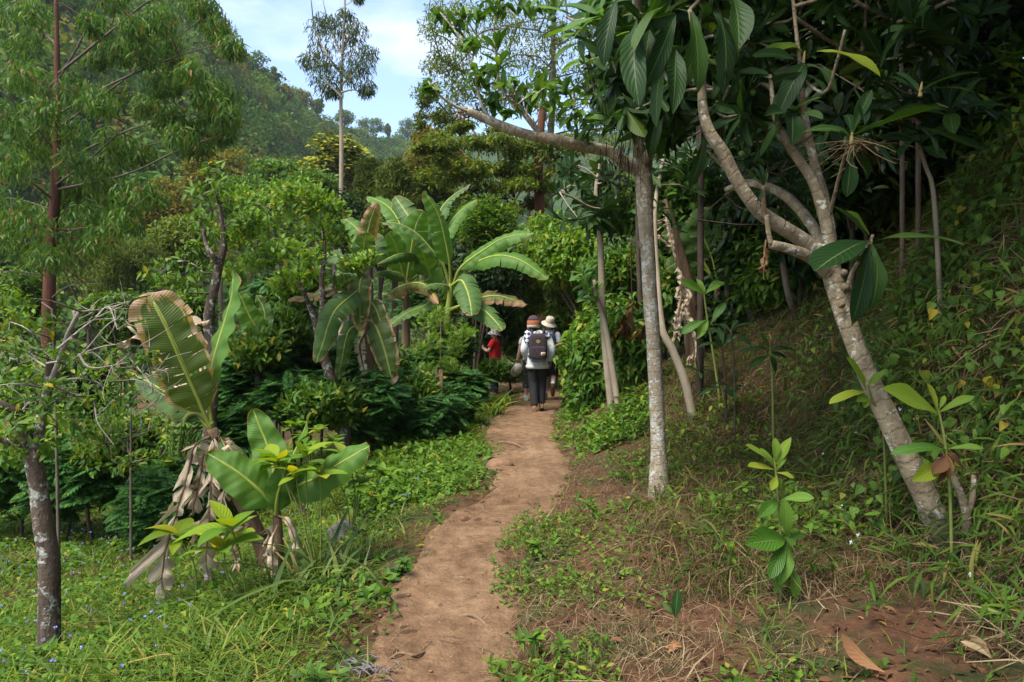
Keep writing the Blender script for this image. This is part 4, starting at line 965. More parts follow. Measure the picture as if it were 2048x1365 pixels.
# yellow leaved saplings
def broadsap(name, label, base_px, d, tops, leaf, size, n, group=None, tpl=T_YEL, stemm='stem_green', open_=75, cat='sapling', r=.006):
    b = onground(base_px, d); T = Thing(name, label, cat, b, group); st = Acc(); lv = Acc()
    for (x, y, dd) in tops:
        e = W(x, y, dd); ax = unit(e - b) * .6 + [0, 0, .7]
        tube(st, [b - [0, 0, .03], (b + e) / 2 + rng.normal(size=3) * .03, e], [r, r * .6], 6, 12)
        whorl(lv, e, ax, n, size, open_, 0, tpl, .9)
    T.part('stem', st, M[stemm]); T.part('foliage', lv, M[leaf]); return T.o
broadsap('broadleaf_sapling', 'sapling with big lemon yellow leaves before the dead banana leaves', 496, 4.25, [(446, 1085, 4.2), (462, 1052, 4.22)], 'yellowleaf', .27, 7)
broadsap('broadleaf_sapling', 'sapling with drooping lime leaves beside the bleached banana leaf', 390, 4.6, [(356, 1068, 4.55)], 'yellowleaf', .22, 8, open_=85)
broadsap('broadleaf_sapling', 'sapling with yellow green leaves poking through the young banana plant', 640, 4.45, [(560, 925, 4.45), (590, 945, 4.4), (548, 915, 4.5), (612, 905, 4.45), (640, 940, 4.4)], 'yellowleaf', .19, 6)
broadsap('broadleaf_bush', 'pale green pointed leaf bush by the grey boulder', 700, 5.6, [(690, 905, 5.5), (735, 930, 5.6), (660, 930, 5.5), (720, 960, 5.6), (765, 945, 5.7), (640, 960, 5.5)], 'bright', .17, 9, cat='bush')
broadsap('broadleaf_bush', 'low bush of small pale leaves below the leaning trunk', 640, 7.2, [(640, 860, 7.1), (610, 870, 7.2), (668, 880, 7.2), (590, 850, 7.3), (625, 890, 7.0)], 'bright', .16, 9, cat='bush')
def loq(acc, p0, p1, nrm=(0, -.5, .85), w=1., zs=1., tpl=None, mi=0):
    """one big loquat leaf from stalk p0 to tip p1 (photograph px, px, metres)"""
    a = W(*p0); b = W(*p1); D = b - a
    place(acc, tpl or LOQV[rng.integers(5)], a, D, np.array(nrm, float), np.linalg.norm(D) * 1.06, mi, zs=zs, ws=np.array([w * .86]))

# ---------------------------------------------------------------- leaning loquat tree on the bank
d = 3.75; b = onground(1900, d)
T = Tree('loquat_tree', 'leaning loquat tree with whitish trunk and forking branches rooted on the bank', 'tree', b, M['bark_loquat'])
T.limb(np.vstack([b - [0, 0, .12], WL([(1893, 1085, 3.76), (1855, 1000, 3.8), (1800, 890, 3.88), (1745, 770, 3.96), (1700, 660, 4.02), (1668, 560, 4.08), (1650, 490, 4.1)])]), [.12, .076, .066, .062, .058, .056, .060, .052], 16, 70, .18)
for k in (0, 3, 4, 7):
    c = W(*[(1690, 575, 4.0), (1672, 590, 4.0), (1700, 600, 3.98), (1688, 545, 4.02), (1860, 1030, 3.72), (1770, 830, 3.86), (1720, 660, 3.96), (1684, 610, 3.96), (1836, 960, 3.76)][k]); ball(T.w, c, rng.uniform(.016, .026), 12, 8, 0, None, .5, k)
for k, (pts, r) in enumerate([
    ([(1660, 540, 4.1), (1645, 510, 4.1), (1592, 472, 4.08), (1527, 431, 4.03), (1503, 405, 4.0), (1471, 356, 3.98), (1448, 308, 3.96), (1418, 262, 3.95), (1406, 215, 3.95), (1400, 120, 3.95), (1380, 20, 4)], [.05, .052, .048, .046, .044, .042, .04, .034, .026, .016]),
    ([(1664, 552, 4.08), (1621, 515, 4.0), (1578, 498, 3.95), (1542, 489, 3.92)], [.05, .042, .034, .03]),
    ([(1660, 520, 4.1), (1655, 460, 4.1), (1640, 403, 4.1), (1622, 356, 4.1), (1594, 316, 4.1), (1568, 273, 4.1), (1550, 233, 4.1), (1540, 150, 4.1)], [.05, .042, .037, .034, .03, .026, .02, .012]),
    ([(1662, 500, 4.12), (1656, 440, 4.18), (1647, 390, 4.2), (1631, 336, 4.2), (1618, 277, 4.2), (1607, 215, 4.2), (1602, 150, 4.2), (1594, 79, 4.2), (1584, -20, 4.2)], [.045, .038, .034, .03, .024, .017, .014, .012]),
    ([(1658, 510, 4.16), (1633, 466, 4.3), (1598, 419, 4.45), (1558, 384, 4.55), (1500, 366, 4.7), (1450, 380, 4.8)], [.045, .042, .04, .036, .03, .02]),
    ([(1690, 640, 4.05), (1700, 560, 4.0), (1720, 518, 3.9), (1735, 495, 3.8), (1746, 470, 3.75)], [.03, .014, .011, .009])]):
    T.branch(WL(pts), [q_ * .88 for q_ in r], 12 if k < 2 else 10, .16)
T.branch(WL([(1542, 489, 3.92), (1536, 458, 3.9), (1533, 430, 3.89)]), [.015, .013], 8, .1)
T.branch(WL([(1530, 438, 3.98), (1527, 400, 3.95), (1526, 372, 3.94)]), [.014, .012], 8, .1, M['bark_loqtwig'])
T.branch(WL([(1572, 290, 4.1), (1600, 282, 4.08), (1622, 268, 4.06)]), [.02, .014], 8, .15, M['bark_loqtwig'])
T.branch(WL([(1660, 430, 4.1), (1668, 395, 4.0), (1685, 330, 3.8), (1702, 276, 3.6)]), [.012, .009], 8, .1)
T.branch(WL([(1605, 160, 4.2), (1650, 185, 4.0), (1672, 130, 3.9), (1690, 60, 3.8)]), [.011, .008], 8, .1)
for (x, y, d_) in [(1740, 490, 3.76), (1702, 275, 3.6), (1606, 118, 4.2), (1840, 180, 3.7)]:
    a = Acc(); tube(a, [W(x, y + 14, d_), W(x + 2, y - 2, d_), W(x + 4, y - 16, d_)], [.011, .009, .003], 7, 8, 0, .2); T.t.part('bud', a, M['bud'])
lv = T.lv; ly = Acc()
q = 3.75
loq(lv, (1741, 486, q), (1688, 402, 3.7), (.6, -.6, .5), 1.15); loq(lv, (1744, 484, q), (1926, 436, 3.45), (-.15, -.35, .9), .85, .6); loq(lv, (1738, 480, q), (1641, 512, 3.4), (-.2, -.7, .7), 1.35, .7)
loq(lv, (1738, 492, q), (1728, 622, 3.55), (-.1, -.95, .3), 1.0); loq(lv, (1742, 490, q), (1796, 578, 3.55), (.2, -.85, .45), 1.2); loq(lv, (1740, 492, q), (1686, 532, 3.9), (-.3, -.7, .6), 1.1); loq(lv, (1743, 490, q), (1796, 505, 3.9), (0, -.6, .8), 1.2); loq(lv, (1740, 488, q), (1716, 560, 3.9), (0, -.9, .4))
loq(ly, (1738, 470, q), (1690, 418, 3.72), (.7, -.5, .4), .55)
q = 3.6
loq(lv, (1702, 272, q), (1876, 204, 3.4), (-.1, -.4, .9), .95, .7); loq(lv, (1700, 272, q), (1640, 222, 3.5), (.3, -.6, .7), .9); loq(lv, (1700, 270, q), (1706, 205, 3.7), (0, -.9, .4), 1.1); loq(lv, (1704, 270, q), (1735, 180, 3.5), (-.5, -.7, .4), 1.); loq(lv, (1704, 276, q), (1820, 278, 3.5), (0, -.3, .95), .8); loq(lv, (1698, 274, q), (1634, 235, 3.7), (.2, -.5, .8), .9)
loq(lv, (1700, 300, q), (1702, 390, 3.6), (0, -.95, .3), 1.2); loq(lv, (1706, 300, q), (1752, 352, 3.7), (.1, -.9, .4), 1.1); loq(lv, (1710, 180, 3.6), (1742, 236, 3.5), (.3, -.7, .5), 1.)
loq(ly, (1634, 104, 3.9), (1765, 92, 3.5), (-.1, -.55, .8), 1.1, .9); loq(lv, (1610, 126, 4.1), (1560, 190, 3.9), (-.2, -.8, .5), 1.1); loq(lv, (1612, 130, 4.1), (1690, 125, 3.9), (0, -.4, .9), .9); loq(ly, (1604, 100, 4.2), (1540, 62, 4.05), (.3, -.6, .7), 1.); loq(lv, (1604, 128, 4.1), (1530, 78, 4), (.2, -.7, .6), 1.2)
loq(lv, (1606, 140, 4.15), (1584, 182, 3.95), (.2, -.8, .5), 1.2); loq(lv, (1608, 150, 4.15), (1660, 158, 3.95), (0, -.5, .8), 1.1); loq(lv, (1606, 165, 4.15), (1550, 186, 4), (0, -.5, .8), 1.2); loq(lv, (1585, 225, 4.1), (1588, 280, 3.9), (0, -.95, .3), 1.4); loq(lv, (1584, 224, 4.1), (1535, 222, 3.95), (0, -.5, .85), 1.); loq(ly, (1584, 226, 4.1), (1628, 178, 4), (-.5, -.6, .5), .5); loq(lv, (1586, 228, 4.1), (1646, 222, 3.9), (0, -.4, .9), 1.1); loq(lv, (1582, 226, 4.1), (1522, 262, 4), (0, -.6, .7), 1.)
q = 3.7
for x1, y1, dd in [(1945, 112, 3.5), (1940, 122, 3.6), (1952, 150, 3.6), (1782, 150, 3.7), (1800, 118, 3.8), (1900, 285, 3.6), (1954, 290, 3.5)]:
    loq(lv, (1838, 185 if y1 < 200 else 255, q), (x1, y1, dd), (0, -.35, .9), .75, .6)
for (x, y) in [(1527, 365)]:
    for e in [(1515, 330), (1527, 325), (1538, 345), (1512, 352), (1541, 380), (1520, 400)]: loq(lv, (x, y + 8, 3.94), (*e, 3.9), (.1, -.9, .3), .8, tpl=T_LOQL)
for i in range(64):
    x = rng.uniform(1370, 1960); y = rng.uniform(-170, 120) if x > 1520 else rng.uniform(-120, 260)
    c = W(x, y, rng.uniform(3.9, 5.2)); whorl(lv, c, [rng.normal() * .7, rng.normal() * .5 - .35, rng.uniform(-.3, .9)], 11, .245, 62, 0, T_LOQ, 1.1)
    T.twigs(c, .009, 5, .3)
for i in range(210):  # unseen whorls above the frame, added to shade the bank and canopy
    c = np.array([rng.uniform(1.3, 5.2), rng.uniform(.2, 6.2), rng.uniform(4.0, 6.2)])
    if c[2] < 1.75 + .52 * c[1]: continue
    c[2] += 0; whorl(lv, c, [rng.normal() * .6, rng.normal() * .6, rng.uniform(-.3, .9)], 9, .30, 64, 0, T_LOQL, 1.1); T.twigs(c, .011, 5, .3)
T.t.part('young_leaves', ly, M['loquat_young'])
for (x, y, dd) in [(1505, 186, 4.2), (1484, 308, 4.3), (1478, 245, 4.4)]:
    fr = Acc(); ball(fr, W(x, y, dd), .022, 10, 7)
    tube(fr, [W(x, y, dd) + [0, 0, .02], W(x + 4, y - 30, dd)], [.003, .002], 4, 4); T.t.part('fruit', fr, M['fruit'])
T.done(M['loquat'])

# ---------------------------------------------------------------- straight loquat tree with the long bough over the path
d = 6.0; b = onground(1320, d)
T = Tree('loquat_tree', 'straight pale trunked loquat with a long bough reaching over the path and hanging dark leaves', 'tree', b, M['bark_pale'])
T.limb(np.vstack([b - [0, 0, .1], WL([(1317, 900, d), (1313, 800, d), (1307, 680, d), (1300, 590, d), (1295, 500, d), (1290, 420, d), (1287, 360, d), (1280, 310, d)])]), [.11, .07, .066, .064, .064, .064, .07, .076, .07], 14, 70, .09)
T.branch(WL([(1288, 495, d), (1270, 485, 5.95), (1255, 478, 5.9)]), [.035, .012], 8)
T.branch(WL([(1284, 345, 6), (1250, 328, 5.95), (1220, 304, 5.9), (1168, 293, 5.8), (1112, 280, 5.7), (1060, 271, 5.65), (1015, 257, 5.6), (975, 240, 5.55), (935, 222, 5.5)]), [.06, .055, .052, .05, .046, .042, .04, .038, .032], 12, .08)
T.branch(WL([(1085, 274, 5.68), (1062, 245, 5.62), (1046, 225, 5.6), (1030, 200, 5.58), (1018, 172, 5.56)]), [.03, .022, .02, .014], 9, .15)
T.branch(WL([(936, 224, 5.5), (905, 210, 5.45), (878, 190, 5.4), (856, 163, 5.38)]), [.014, .006], 6)
T.branch(WL([(980, 240, 5.55), (960, 200, 5.5), (945, 130, 5.5), (915, 70, 5.5), (880, 25, 5.5)]), [.014, .005], 6)
T.branch(WL([(1280, 320, 6), (1272, 250, 5.8), (1285, 150, 5.5), (1278, 40, 5.2), (1262, -80, 5)]), [.055, .03], 10)
T.branch(WL([(1285, 330, 6), (1330, 250, 5.6), (1360, 150, 5.2), (1370, 20, 5)]), [.05, .02], 9)
T.branch(WL([(1040, 225, 5.6), (1002, 175, 5.5), (994, 120, 5.5), (990, 95, 5.5)]), [.014, .009], 7)
bk = Acc()
for k in range(9):
    p = W(1020 + k * 3 + rng.normal() * 3, 185 + k * 6, 5.55); tube(bk, [p, p + [rng.normal() * .03, -.02, rng.uniform(-.02, .1)]], [.012, .003], 5, 4, 0, .3)
for k in range(7):
    p = W(930 + rng.normal() * 6, 226 + rng.normal() * 5, 5.5); tube(bk, [p, p + [-.04 + rng.normal() * .03, rng.normal() * .03, rng.normal() * .05]], [.012, .004], 5, 4, 0, .3)
T.t.part('torn_wood', bk, M['broken'])
lv = T.lv; lm = Acc()
for (p0, p1, nr) in [((1275, 40, 4.0), (1245, 132, 3.6), (-.5, -.8, .3)), ((1330, 10, 4), (1262, 60, 3.7), (-.3, -.5, .8)), ((1350, 30, 4), (1325, 112, 3.7), (.2, -.9, .3)), ((1352, 100, 3.9), (1350, 210, 3.7), (0, -1, .2)), ((1380, 20, 4), (1420, 122, 3.7), (.1, -.9, .35)), ((1420, 10, 4), (1512, 78, 3.7), (.3, -.8, .5)),
                     ((1440, 30, 4), (1482, 100, 3.8), (.3, -.8, .4)), ((1300, 60, 4), (1282, 160, 3.8), (-.2, -.95, .2)), ((1330, 120, 4), (1296, 150, 3.7), (-.4, -.8, .3)), ((1400, 40, 4), (1385, 130, 3.8), (0, -.95, .3)), ((1240, -10, 4), (1190, 80, 3.8), (-.4, -.8, .3)), ((1460, -20, 3.8), (1500, 60, 3.5), (.3, -.85, .4)), ((1325, 190, 4.6), (1300, 280, 4.4), (-.2, -.95, .2)), ((1290, 180, 4.6), (1250, 260, 4.5), (-.5, -.8, .2)), ((1410, 260, 4.6), (1408, 350, 4.5), (.1, -1, .1))]:
    loq(lv, p0, p1, nr, .95, 1.1)
for i in range(84):
    u = rng.random(); x = rng.uniform(1215, 1530); y = rng.uniform(-190, 285 - abs(x - 1340) * .5)
    c = W(x, y, rng.uniform(4.3, 6.2)); whorl(lv, c, [rng.normal() * .5, rng.normal() * .4 - .3, rng.uniform(-1.0, .2)], 12, .255, 52, 0, T_LOQ, 1.)
    T.twigs(c, .010, 5, .2)
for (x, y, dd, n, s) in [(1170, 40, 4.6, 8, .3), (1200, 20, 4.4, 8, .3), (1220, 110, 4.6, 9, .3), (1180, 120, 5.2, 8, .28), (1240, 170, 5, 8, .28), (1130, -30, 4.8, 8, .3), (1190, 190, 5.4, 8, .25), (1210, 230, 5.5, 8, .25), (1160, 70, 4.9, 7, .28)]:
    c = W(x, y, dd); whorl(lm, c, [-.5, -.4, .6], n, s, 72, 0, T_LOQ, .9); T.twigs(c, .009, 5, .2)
for (x, y, dd) in [(994, 95, 5.5), (990, 150, 5.5), (1000, 130, 5.5)]:
    whorl(lm, W(x, y, dd), [-.1, -.2, 1], 9, .19, 62 if y > 100 else 38, 0, T_LOQL, .7)
C, R = px_clusters([(850, 170, 18), (855, 180, 16), (870, 28, 16), (905, 60, 22), (925, 40, 24), (940, 90, 24), (960, 140, 24), (960, 160, 26), (985, 190, 30), (1010, 160, 28), (1050, 200, 34), (1080, 190, 34), (1110, 170, 34), (1100, 220, 32), (1130, 230, 34), (1070, 160, 28), (1160, 220, 34), (1180, 260, 34), (1130, 180, 30), (1020, 220, 22), (990, 215, 18), (1000, 20, 26), (1060, 10, 26), (1100, 20, 28), (960, 20, 22)], 5.6, .35, 1, 4)
T.twigs(C, .005, 4, .1)
cluster_leaves(lm, C, R, 17, T_BROAD, .125, 'spread')
T.t.part('sun_tinted_leaves', lm, M['sapling'])  # sun on these loquat leaves is put into a brighter green
for (x, y, dd) in [(1075, 18, 4.9), (1107, 38, 4.9), (1124, 54, 4.9)]:
    fr = Acc(); ball(fr, W(x, y, dd), .024, 10, 7); tube(fr, [W(x, y, dd) + [0, 0, .02], W(x + 3, y - 26, dd)], [.003, .002], 4, 4); T.t.part('fruit', fr, M['fruit'])
# hanging root fibres and dead leaves under the fork
a = Acc()
for k in range(46):
    p = W(1255 + rng.normal() * 26, 300 + rng.normal() * 25, 5.8 + rng.normal() * .12); l = rng.uniform(.1, .42)
    tube(a, [p, p + [rng.normal() * .02, rng.normal() * .02, -l * .5], p + [rng.normal() * .04, rng.normal() * .03, -l]], [.004, .002], 4, 6, cap=False)
T.t.part('hanging_fibres', a, M['bark_dark'])
T.done(M['loquat'])

# ---------------------------------------------------------------- two stems with a dark crown, other thin trunks on the bank
d = 9.4; b = onground(1226, d)
T = Tree('loquat_tree', 'slim twin stemmed loquat with a dark tuft of leaves beside the climbing bush', 'tree', b, M['bark_thin'])
T.limb(np.vstack([b - [0, 0, .1], WL([(1212, 705, d), (1205, 610, d), (1202, 520, d), (1198, 440, d), (1192, 380, d), (1200, 330, d)])]), [.062, .055, .05, .046, .04, .03, .02], 9, 40, .1)
T.limb(np.vstack([onground(1240, 9.3) - [0, 0, .1], WL([(1222, 720, 9.3), (1208, 640, 9.3), (1192, 590, 9.25), (1188, 560, 9.2)])]), [.05, .042, .03, .02], 8, 30, .1)
for i in range(30):
    x, y = rng.normal(1185, 38), rng.uniform(335, 450)
    c = W(x, y, d + rng.normal() * .35); whorl(T.lv, c, [rng.normal() * .7, rng.normal() * .5, .4], 9, .27, 70, 0, T_LOQL, 1.); T.twigs(c, .01, 4, .2)
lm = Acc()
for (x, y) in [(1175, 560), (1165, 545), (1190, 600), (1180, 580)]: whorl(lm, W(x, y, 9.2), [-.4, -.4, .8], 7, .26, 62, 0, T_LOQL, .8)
T.t.part('sun_tinted_leaves', lm, M['sapling']); T.done(M['loquat'])  # paler sapling green stands in for sunlight on this tuft

def thin(name, label, pts, r, bark, cat='tree', d=None, tops=None, leaf='dark', tpl=T_LOQL, size=.2, n=8, group=None, base=None):
    b = onground(*base); T = Tree(name, label, cat, b, M[bark], group)
    T.limb(np.vstack([b - [0, 0, .1], WL(pts)]), r, 8, 36, .12)
    for (x, y, dd) in tops or []:
        c = W(x, y, dd); whorl(T.lv, c, [rng.normal() * .5, -.4, .6], n, size, 68, 0, tpl, 1.); T.twigs(c, .008, 4, .3)
    return T.done(M[leaf])
thin('loquat_sapling', 'thin leaning pale stem behind the straight white trunk', [(1372, 770, 8), (1345, 700, 8), (1325, 660, 8), (1315, 560, 8.1), (1310, 420, 8.2), (1330, 300, 8.4)], [.06, .05, .045, .04, .03, .02], 'bark_thin', base=(1390, 8), tops=[(1340, 330, 8.3), (1370, 300, 8.4), (1320, 420, 8.2), (1300, 350, 8.3), (1380, 380, 8.4), (1345, 450, 8.2)], leaf='loquat', size=.25)
thin('dark_tree', 'dark slender trunk curving up behind the loquat fork', [(1502, 610, 10), (1488, 560, 10), (1480, 480, 10), (1478, 380, 10), (1490, 200, 10), (1480, 0, 10)], [.09, .085, .08, .07, .055, .04], 'bark_grey', base=(1508, 10), tops=[(1490 + rng.normal() * 90, rng.uniform(-150, 330), 7.2 + rng.normal() * .5) for k in range(44)], leaf='dark', size=.27)
thin('dark_tree', 'thick grey trunk in the gloom of the thicket', [(1497, 600, 12), (1495, 480, 12), (1500, 300, 12), (1510, 100, 12), (1500, -150, 12)], [.17, .16, .15, .12, .1], 'bark_grey', base=(1498, 12), tops=[(1500 + rng.normal() * 150, rng.uniform(-250, 300), 9 + rng.normal() * .8) for k in range(60)], leaf='dark', size=.34)
thin('young_tree', 'bare thin pole on the bank left of the leaning loquat', [(1580, 600, 8.6), (1566, 520, 8.6), (1560, 400, 8.6), (1575, 250, 8.6)], [.05, .045, .04, .03, .02], 'bark_grey', base=(1600, 8.8), tops=[(1560 + rng.normal() * 50, rng.uniform(180, 420), 6.1 + rng.normal() * .3) for k in range(16)], leaf='loquat', size=.24)
thin('young_tree', 'yellow brown pole slanting out of the grassy bank', [(1868, 400, 4.9), (1850, 330, 4.9), (1830, 260, 4.9), (1820, 180, 5)], [.018, .016, .014, .012, .010], 'bark_thin', base=(1885, 4.85), tops=[(1830 + rng.normal() * 60, rng.uniform(150, 285), 4.9 + rng.normal() * .3) for k in range(12)], leaf='loquat', size=.28)
for (x, lb) in [(1800, 'pale straight sapling pole rising out of frame above the bank'), (1832, 'thin grey sapling pole beside a hanging vine above the bank')]:
    dd = 6.2 if x < 1820 else 5.9
    thin('young_tree', lb, [(x + 4, 250, dd), (x + 2, 100, dd), (x, -50, dd), (x - 10, -400, dd)], [.024, .02, .018, .015, .011], 'bark_grey', base=(x + 5, dd), tops=[(x + rng.normal() * 80, rng.uniform(-420, -20), dd + rng.normal() * .4) for k in range(18)], leaf='dark', size=.25)
a = Acc(); tube(a, WL([(1800, 20, 5.4), (1830, 60, 5.3), (1862, 110, 5.2), (1885, 150, 5.1), (1900, 190, 5.1), (1885, 215, 5.1)]), [.008, .006], 6, 30)
tube(a, WL([(1745, -20, 5.6), (1775, 60, 5.5), (1780, 130, 5.4), (1790, 190, 5.4), (1800, 260, 5.4)]), [.007, .006], 6, 30); tube(a, WL([(1832, -60, 5.6), (1828, 60, 5.5), (1830, 150, 5.4)]), [.008, .006], 6, 20)
single('hanging_vine', a, M['bark_loqtwig'], 'bare reddish vine looping down among the saplings on the bank', 'vine')

# ---------------------------------------------------------------- saplings on the bank
def sap(label, base, stem, leaves, young=(), r=.008, mat='sapling', yl='loquat_young', name='loquat_sapling', cat='sapling'):
    b = onground(*base); T = Thing(name, label, cat, b); s = Acc(); l = Acc(); y = Acc()
    tube(s, np.vstack([b - [0, 0, .04], WL(stem)]), [r, r * .6], 7, 20, 0, .1); T.part('stem', s, M['stem_green'])
    for p0, p1, nr in leaves: loq(l, p0, p1, nr, 1.25, .9)
    if leaves: T.part('leaves', l, M[mat])
    for p0, p1, nr in young: loq(y, p0, p1, nr, 1.2, .7)
    if young: T.part('young_leaves', y, M[yl])
    return T.o
q = 3.55
sap('knee high loquat sapling with a lime green top on the dry slope', (1562, q), [(1560, 1060, q), (1556, 1000, q), (1552, 950, q), (1548, 915, q)],
    [((1556, 1000, q), (1522, 1030, 3.45), (-.3, -.8, .5)), ((1558, 1002, q), (1622, 988, 3.45), (.1, -.6, .8)), ((1568, 1075, q), (1584, 1070, 3.4), (0, -.6, .7)), ((1572, 1080, q), (1500, 1082, 3.38), (0, -.7, .75)), ((1574, 1080, q), (1576, 1016, 3.45), (-.2, -.95, .2)), ((1572, 1084, q), (1552, 1136, 3.35), (-.2, -.9, .4)), ((1576, 1084, q), (1592, 1142, 3.36), (.2, -.9, .4)), ((1576, 1078, q), (1620, 1062, 3.55), (.2, -.7, .7)), ((1572, 1110, q), (1560, 1180, 3.42), (-.1, -.9, .4)), ((1574, 1120, q), (1614, 1186, 3.42), (.2, -.9, .35)), ((1570, 1110, q), (1540, 1160, 3.5), (-.3, -.9, .35)), ((1574, 1125, q), (1590, 1170, 3.5), (.1, -.9, .3))],
    [((1549, 930, q), (1500, 886, 3.5), (.3, -.6, .7)), ((1550, 940, q), (1503, 926, 3.46), (.1, -.6, .8)), ((1550, 930, q), (1556, 880, 3.52), (0, -.9, .4)), ((1551, 930, q), (1580, 876, 3.56), (-.5, -.7, .4)), ((1552, 946, q), (1588, 944, 3.5), (0, -.6, .8)), ((1550, 938, q), (1538, 900, 3.5), (.2, -.9, .3)), ((1554, 950, q), (1546, 976, 3.45), (0, -.9, .4)), ((1550, 945, q), (1568, 915, 3.5), (-.2, -.8, .4))])
q = 3.5
sap('sprouting loquat shoot with yellow green leaves right of the leaning trunk', (1905, q), [(1900, 990, q), (1892, 900, q), (1884, 850, q), (1876, 818, q)],
    [((1892, 900, q), (1828, 872, 3.4), (0, -.7, .7)), ((1896, 898, q), (1962, 885, 3.4), (0, -.7, .7)), ((1893, 905, q), (1850, 885, 3.55), (0, -.7, .7))],
    [((1874, 828, q), (1776, 772, 3.42), (.3, -.6, .75)), ((1876, 826, q), (1862, 768, 3.5), (.2, -.9, .3)), ((1878, 826, q), (1946, 782, 3.45), (-.2, -.6, .75)), ((1878, 820, q), (1892, 790, 3.5), (-.2, -.8, .4)), ((1888, 930, q), (1830, 958, 3.42), (-.2, -.8, .5))], .009)
a = Acc(); st = Acc()
for (p0, p1, nr) in [((1894, 908, 3.48), (1880, 940, 3.4), (0, -.9, .3)), ((1896, 908, 3.48), (1915, 945, 3.4), (.2, -.9, .2)), ((1894, 906, 3.48), (1930, 920, 3.42), (0, -.8, .5)), ((1896, 910, 3.5), (1902, 950, 3.42), (0, -.9, .3))]: loq(a, p0, p1, nr, 1.8, 1.8)
single('dead_leaf', a, M['litter'], 'shrivelled dark brown leaves caught on the yellow green shoot', 'leaf')
q = 3.62
sap('pair of long dark glossy leaves at the foot of the leaning trunk', (1960, q), [(1963, 1110, q), (1966, 1085, q)],
    [((1962, 1090, q), (1912, 1176, 3.45), (-.4, -.75, .5)), ((1966, 1092, q), (1976, 1152, 3.5), (.5, -.8, .2)), ((1964, 1085, q), (1990, 1075, 3.55), (0, -.6, .8)), ((1960, 1120, q), (1932, 1190, 3.6), (0, -.7, .6))], mat='loquat')
sap('short shoot with lime leaves growing from the leaning loquat trunk', (1775, 4.15), [(1766, 860, 3.95), (1744, 800, 3.9), (1736, 770, 3.88)], [],
    [((1735, 785, 3.88), (1706, 715, 3.8), (.5, -.8, .2)), ((1735, 785, 3.88), (1680, 772, 3.75), (0, -.6, .8)), ((1737, 770, 3.88), (1768, 742, 3.85), (-.3, -.8, .4)), ((1738, 790, 3.88), (1734, 810, 3.8), (0, -.9, .4)), ((1736, 768, 3.88), (1722, 740, 3.88), (.4, -.8, .4)), ((1738, 795, 3.88), (1716, 800, 3.8), (0, -.7, .7))])
q = 3.3
sap('single upright seedling leaf on the straw beside the path', (1356, q), [(1352, 1240, q)], [((1350, 1236, q), (1356, 1180, 3.3), (-.2, -.95, .2)), ((1346, 1226, q), (1322, 1204, 3.32), (-.3, -.8, .4))], r=.006, mat='loquat')
sap('dark leaved sapling at the shady foot of the thicket', (1548, 6.6), [(1545, 760, 6.6), (1542, 720, 6.6), (1540, 695, 6.6)],
    [((1540, 700, 6.6), (1500, 680, 6.5), (.2, -.6, .7)), ((1540, 700, 6.6), (1525, 665, 6.6), (.2, -.8, .3)), ((1541, 700, 6.6), (1590, 684, 6.5), (0, -.5, .8)), ((1540, 710, 6.6), (1560, 740, 6.5), (.2, -.9, .3)), ((1540, 710, 6.6), (1505, 725, 6.5), (-.2, -.8, .4)), ((1541, 705, 6.6), (1575, 715, 6.55), (0, -.8, .5))], mat='loquat', r=.014)
sap('sapling with lit folded leaves in front of the dead banana stem', (1442, 8.2), [(1428, 720, 8.2), (1415, 640, 8.2), (1408, 590, 8.2)],
    [((1408, 590, 8.2), (1366, 560, 8.1), (.2, -.6, .7)), ((1408, 588, 8.2), (1402, 552, 8.2), (.3, -.8, .3)), ((1410, 588, 8.2), (1442, 545, 8.2), (-.5, -.7, .4)), ((1415, 640, 8.2), (1365, 655, 8.1), (0, -.7, .6)), ((1416, 640, 8.2), (1395, 675, 8.1), (0, -.8, .4)), ((1420, 650, 8.2), (1450, 600, 8.2), (0, -.7, .6)), ((1409, 590, 8.2), (1430, 565, 8.1), (-.2, -.7, .5))], r=.016)
for (x, y, dd, lb) in [(1452, 720, 7.6, 'loquat seedling with bluish leaves beside the dark curving trunk'), (1400, 690, 8.4, 'loquat seedling half hidden behind the straight white trunk'), (1470, 690, 7.2, 'dark seedling against the dry grass of the bank')]:
    b = onground(x, dd); T = Thing('loquat_sapling', lb, 'sapling', b); s = Acc(); l = Acc()
    e = W(x - 8, y - 30, dd); tube(s, [b - [0, 0, .04], (b + e) / 2 + [.02, 0, 0], e], [.014, .008], 6, 10); T.part('stem', s, M['bark_dark'])
    whorl(l, e, [.1, -.3, 1], 8, .26, 65, 0, T_LOQL, 1.); whorl(l, (b + e) / 2, [.1, -.3, 1], 6, .24, 80, 0, T_LOQL, 1.); T.part('leaves', l, M['loquat'])

# cut sticks at the foot of the shoot
b = onground(1935, 3.6); T = Thing('shrub_stump', 'forked bare grey stump with dry sticks beside the leaning trunk', 'stump', b); a = Acc()
for pts, r in [([(1935, 1070, 3.6), (1928, 1010, 3.6), (1905, 950, 3.6)], .03), ([(1932, 1040, 3.6), (1945, 1000, 3.6), (1948, 950, 3.62)], .022)]:
    tube(a, np.vstack([b - [0, 0, .06], WL(pts)]), [r, r * .6], 9, 20, 0, .2)
T.part('trunk', a, M['bark_loquat'])

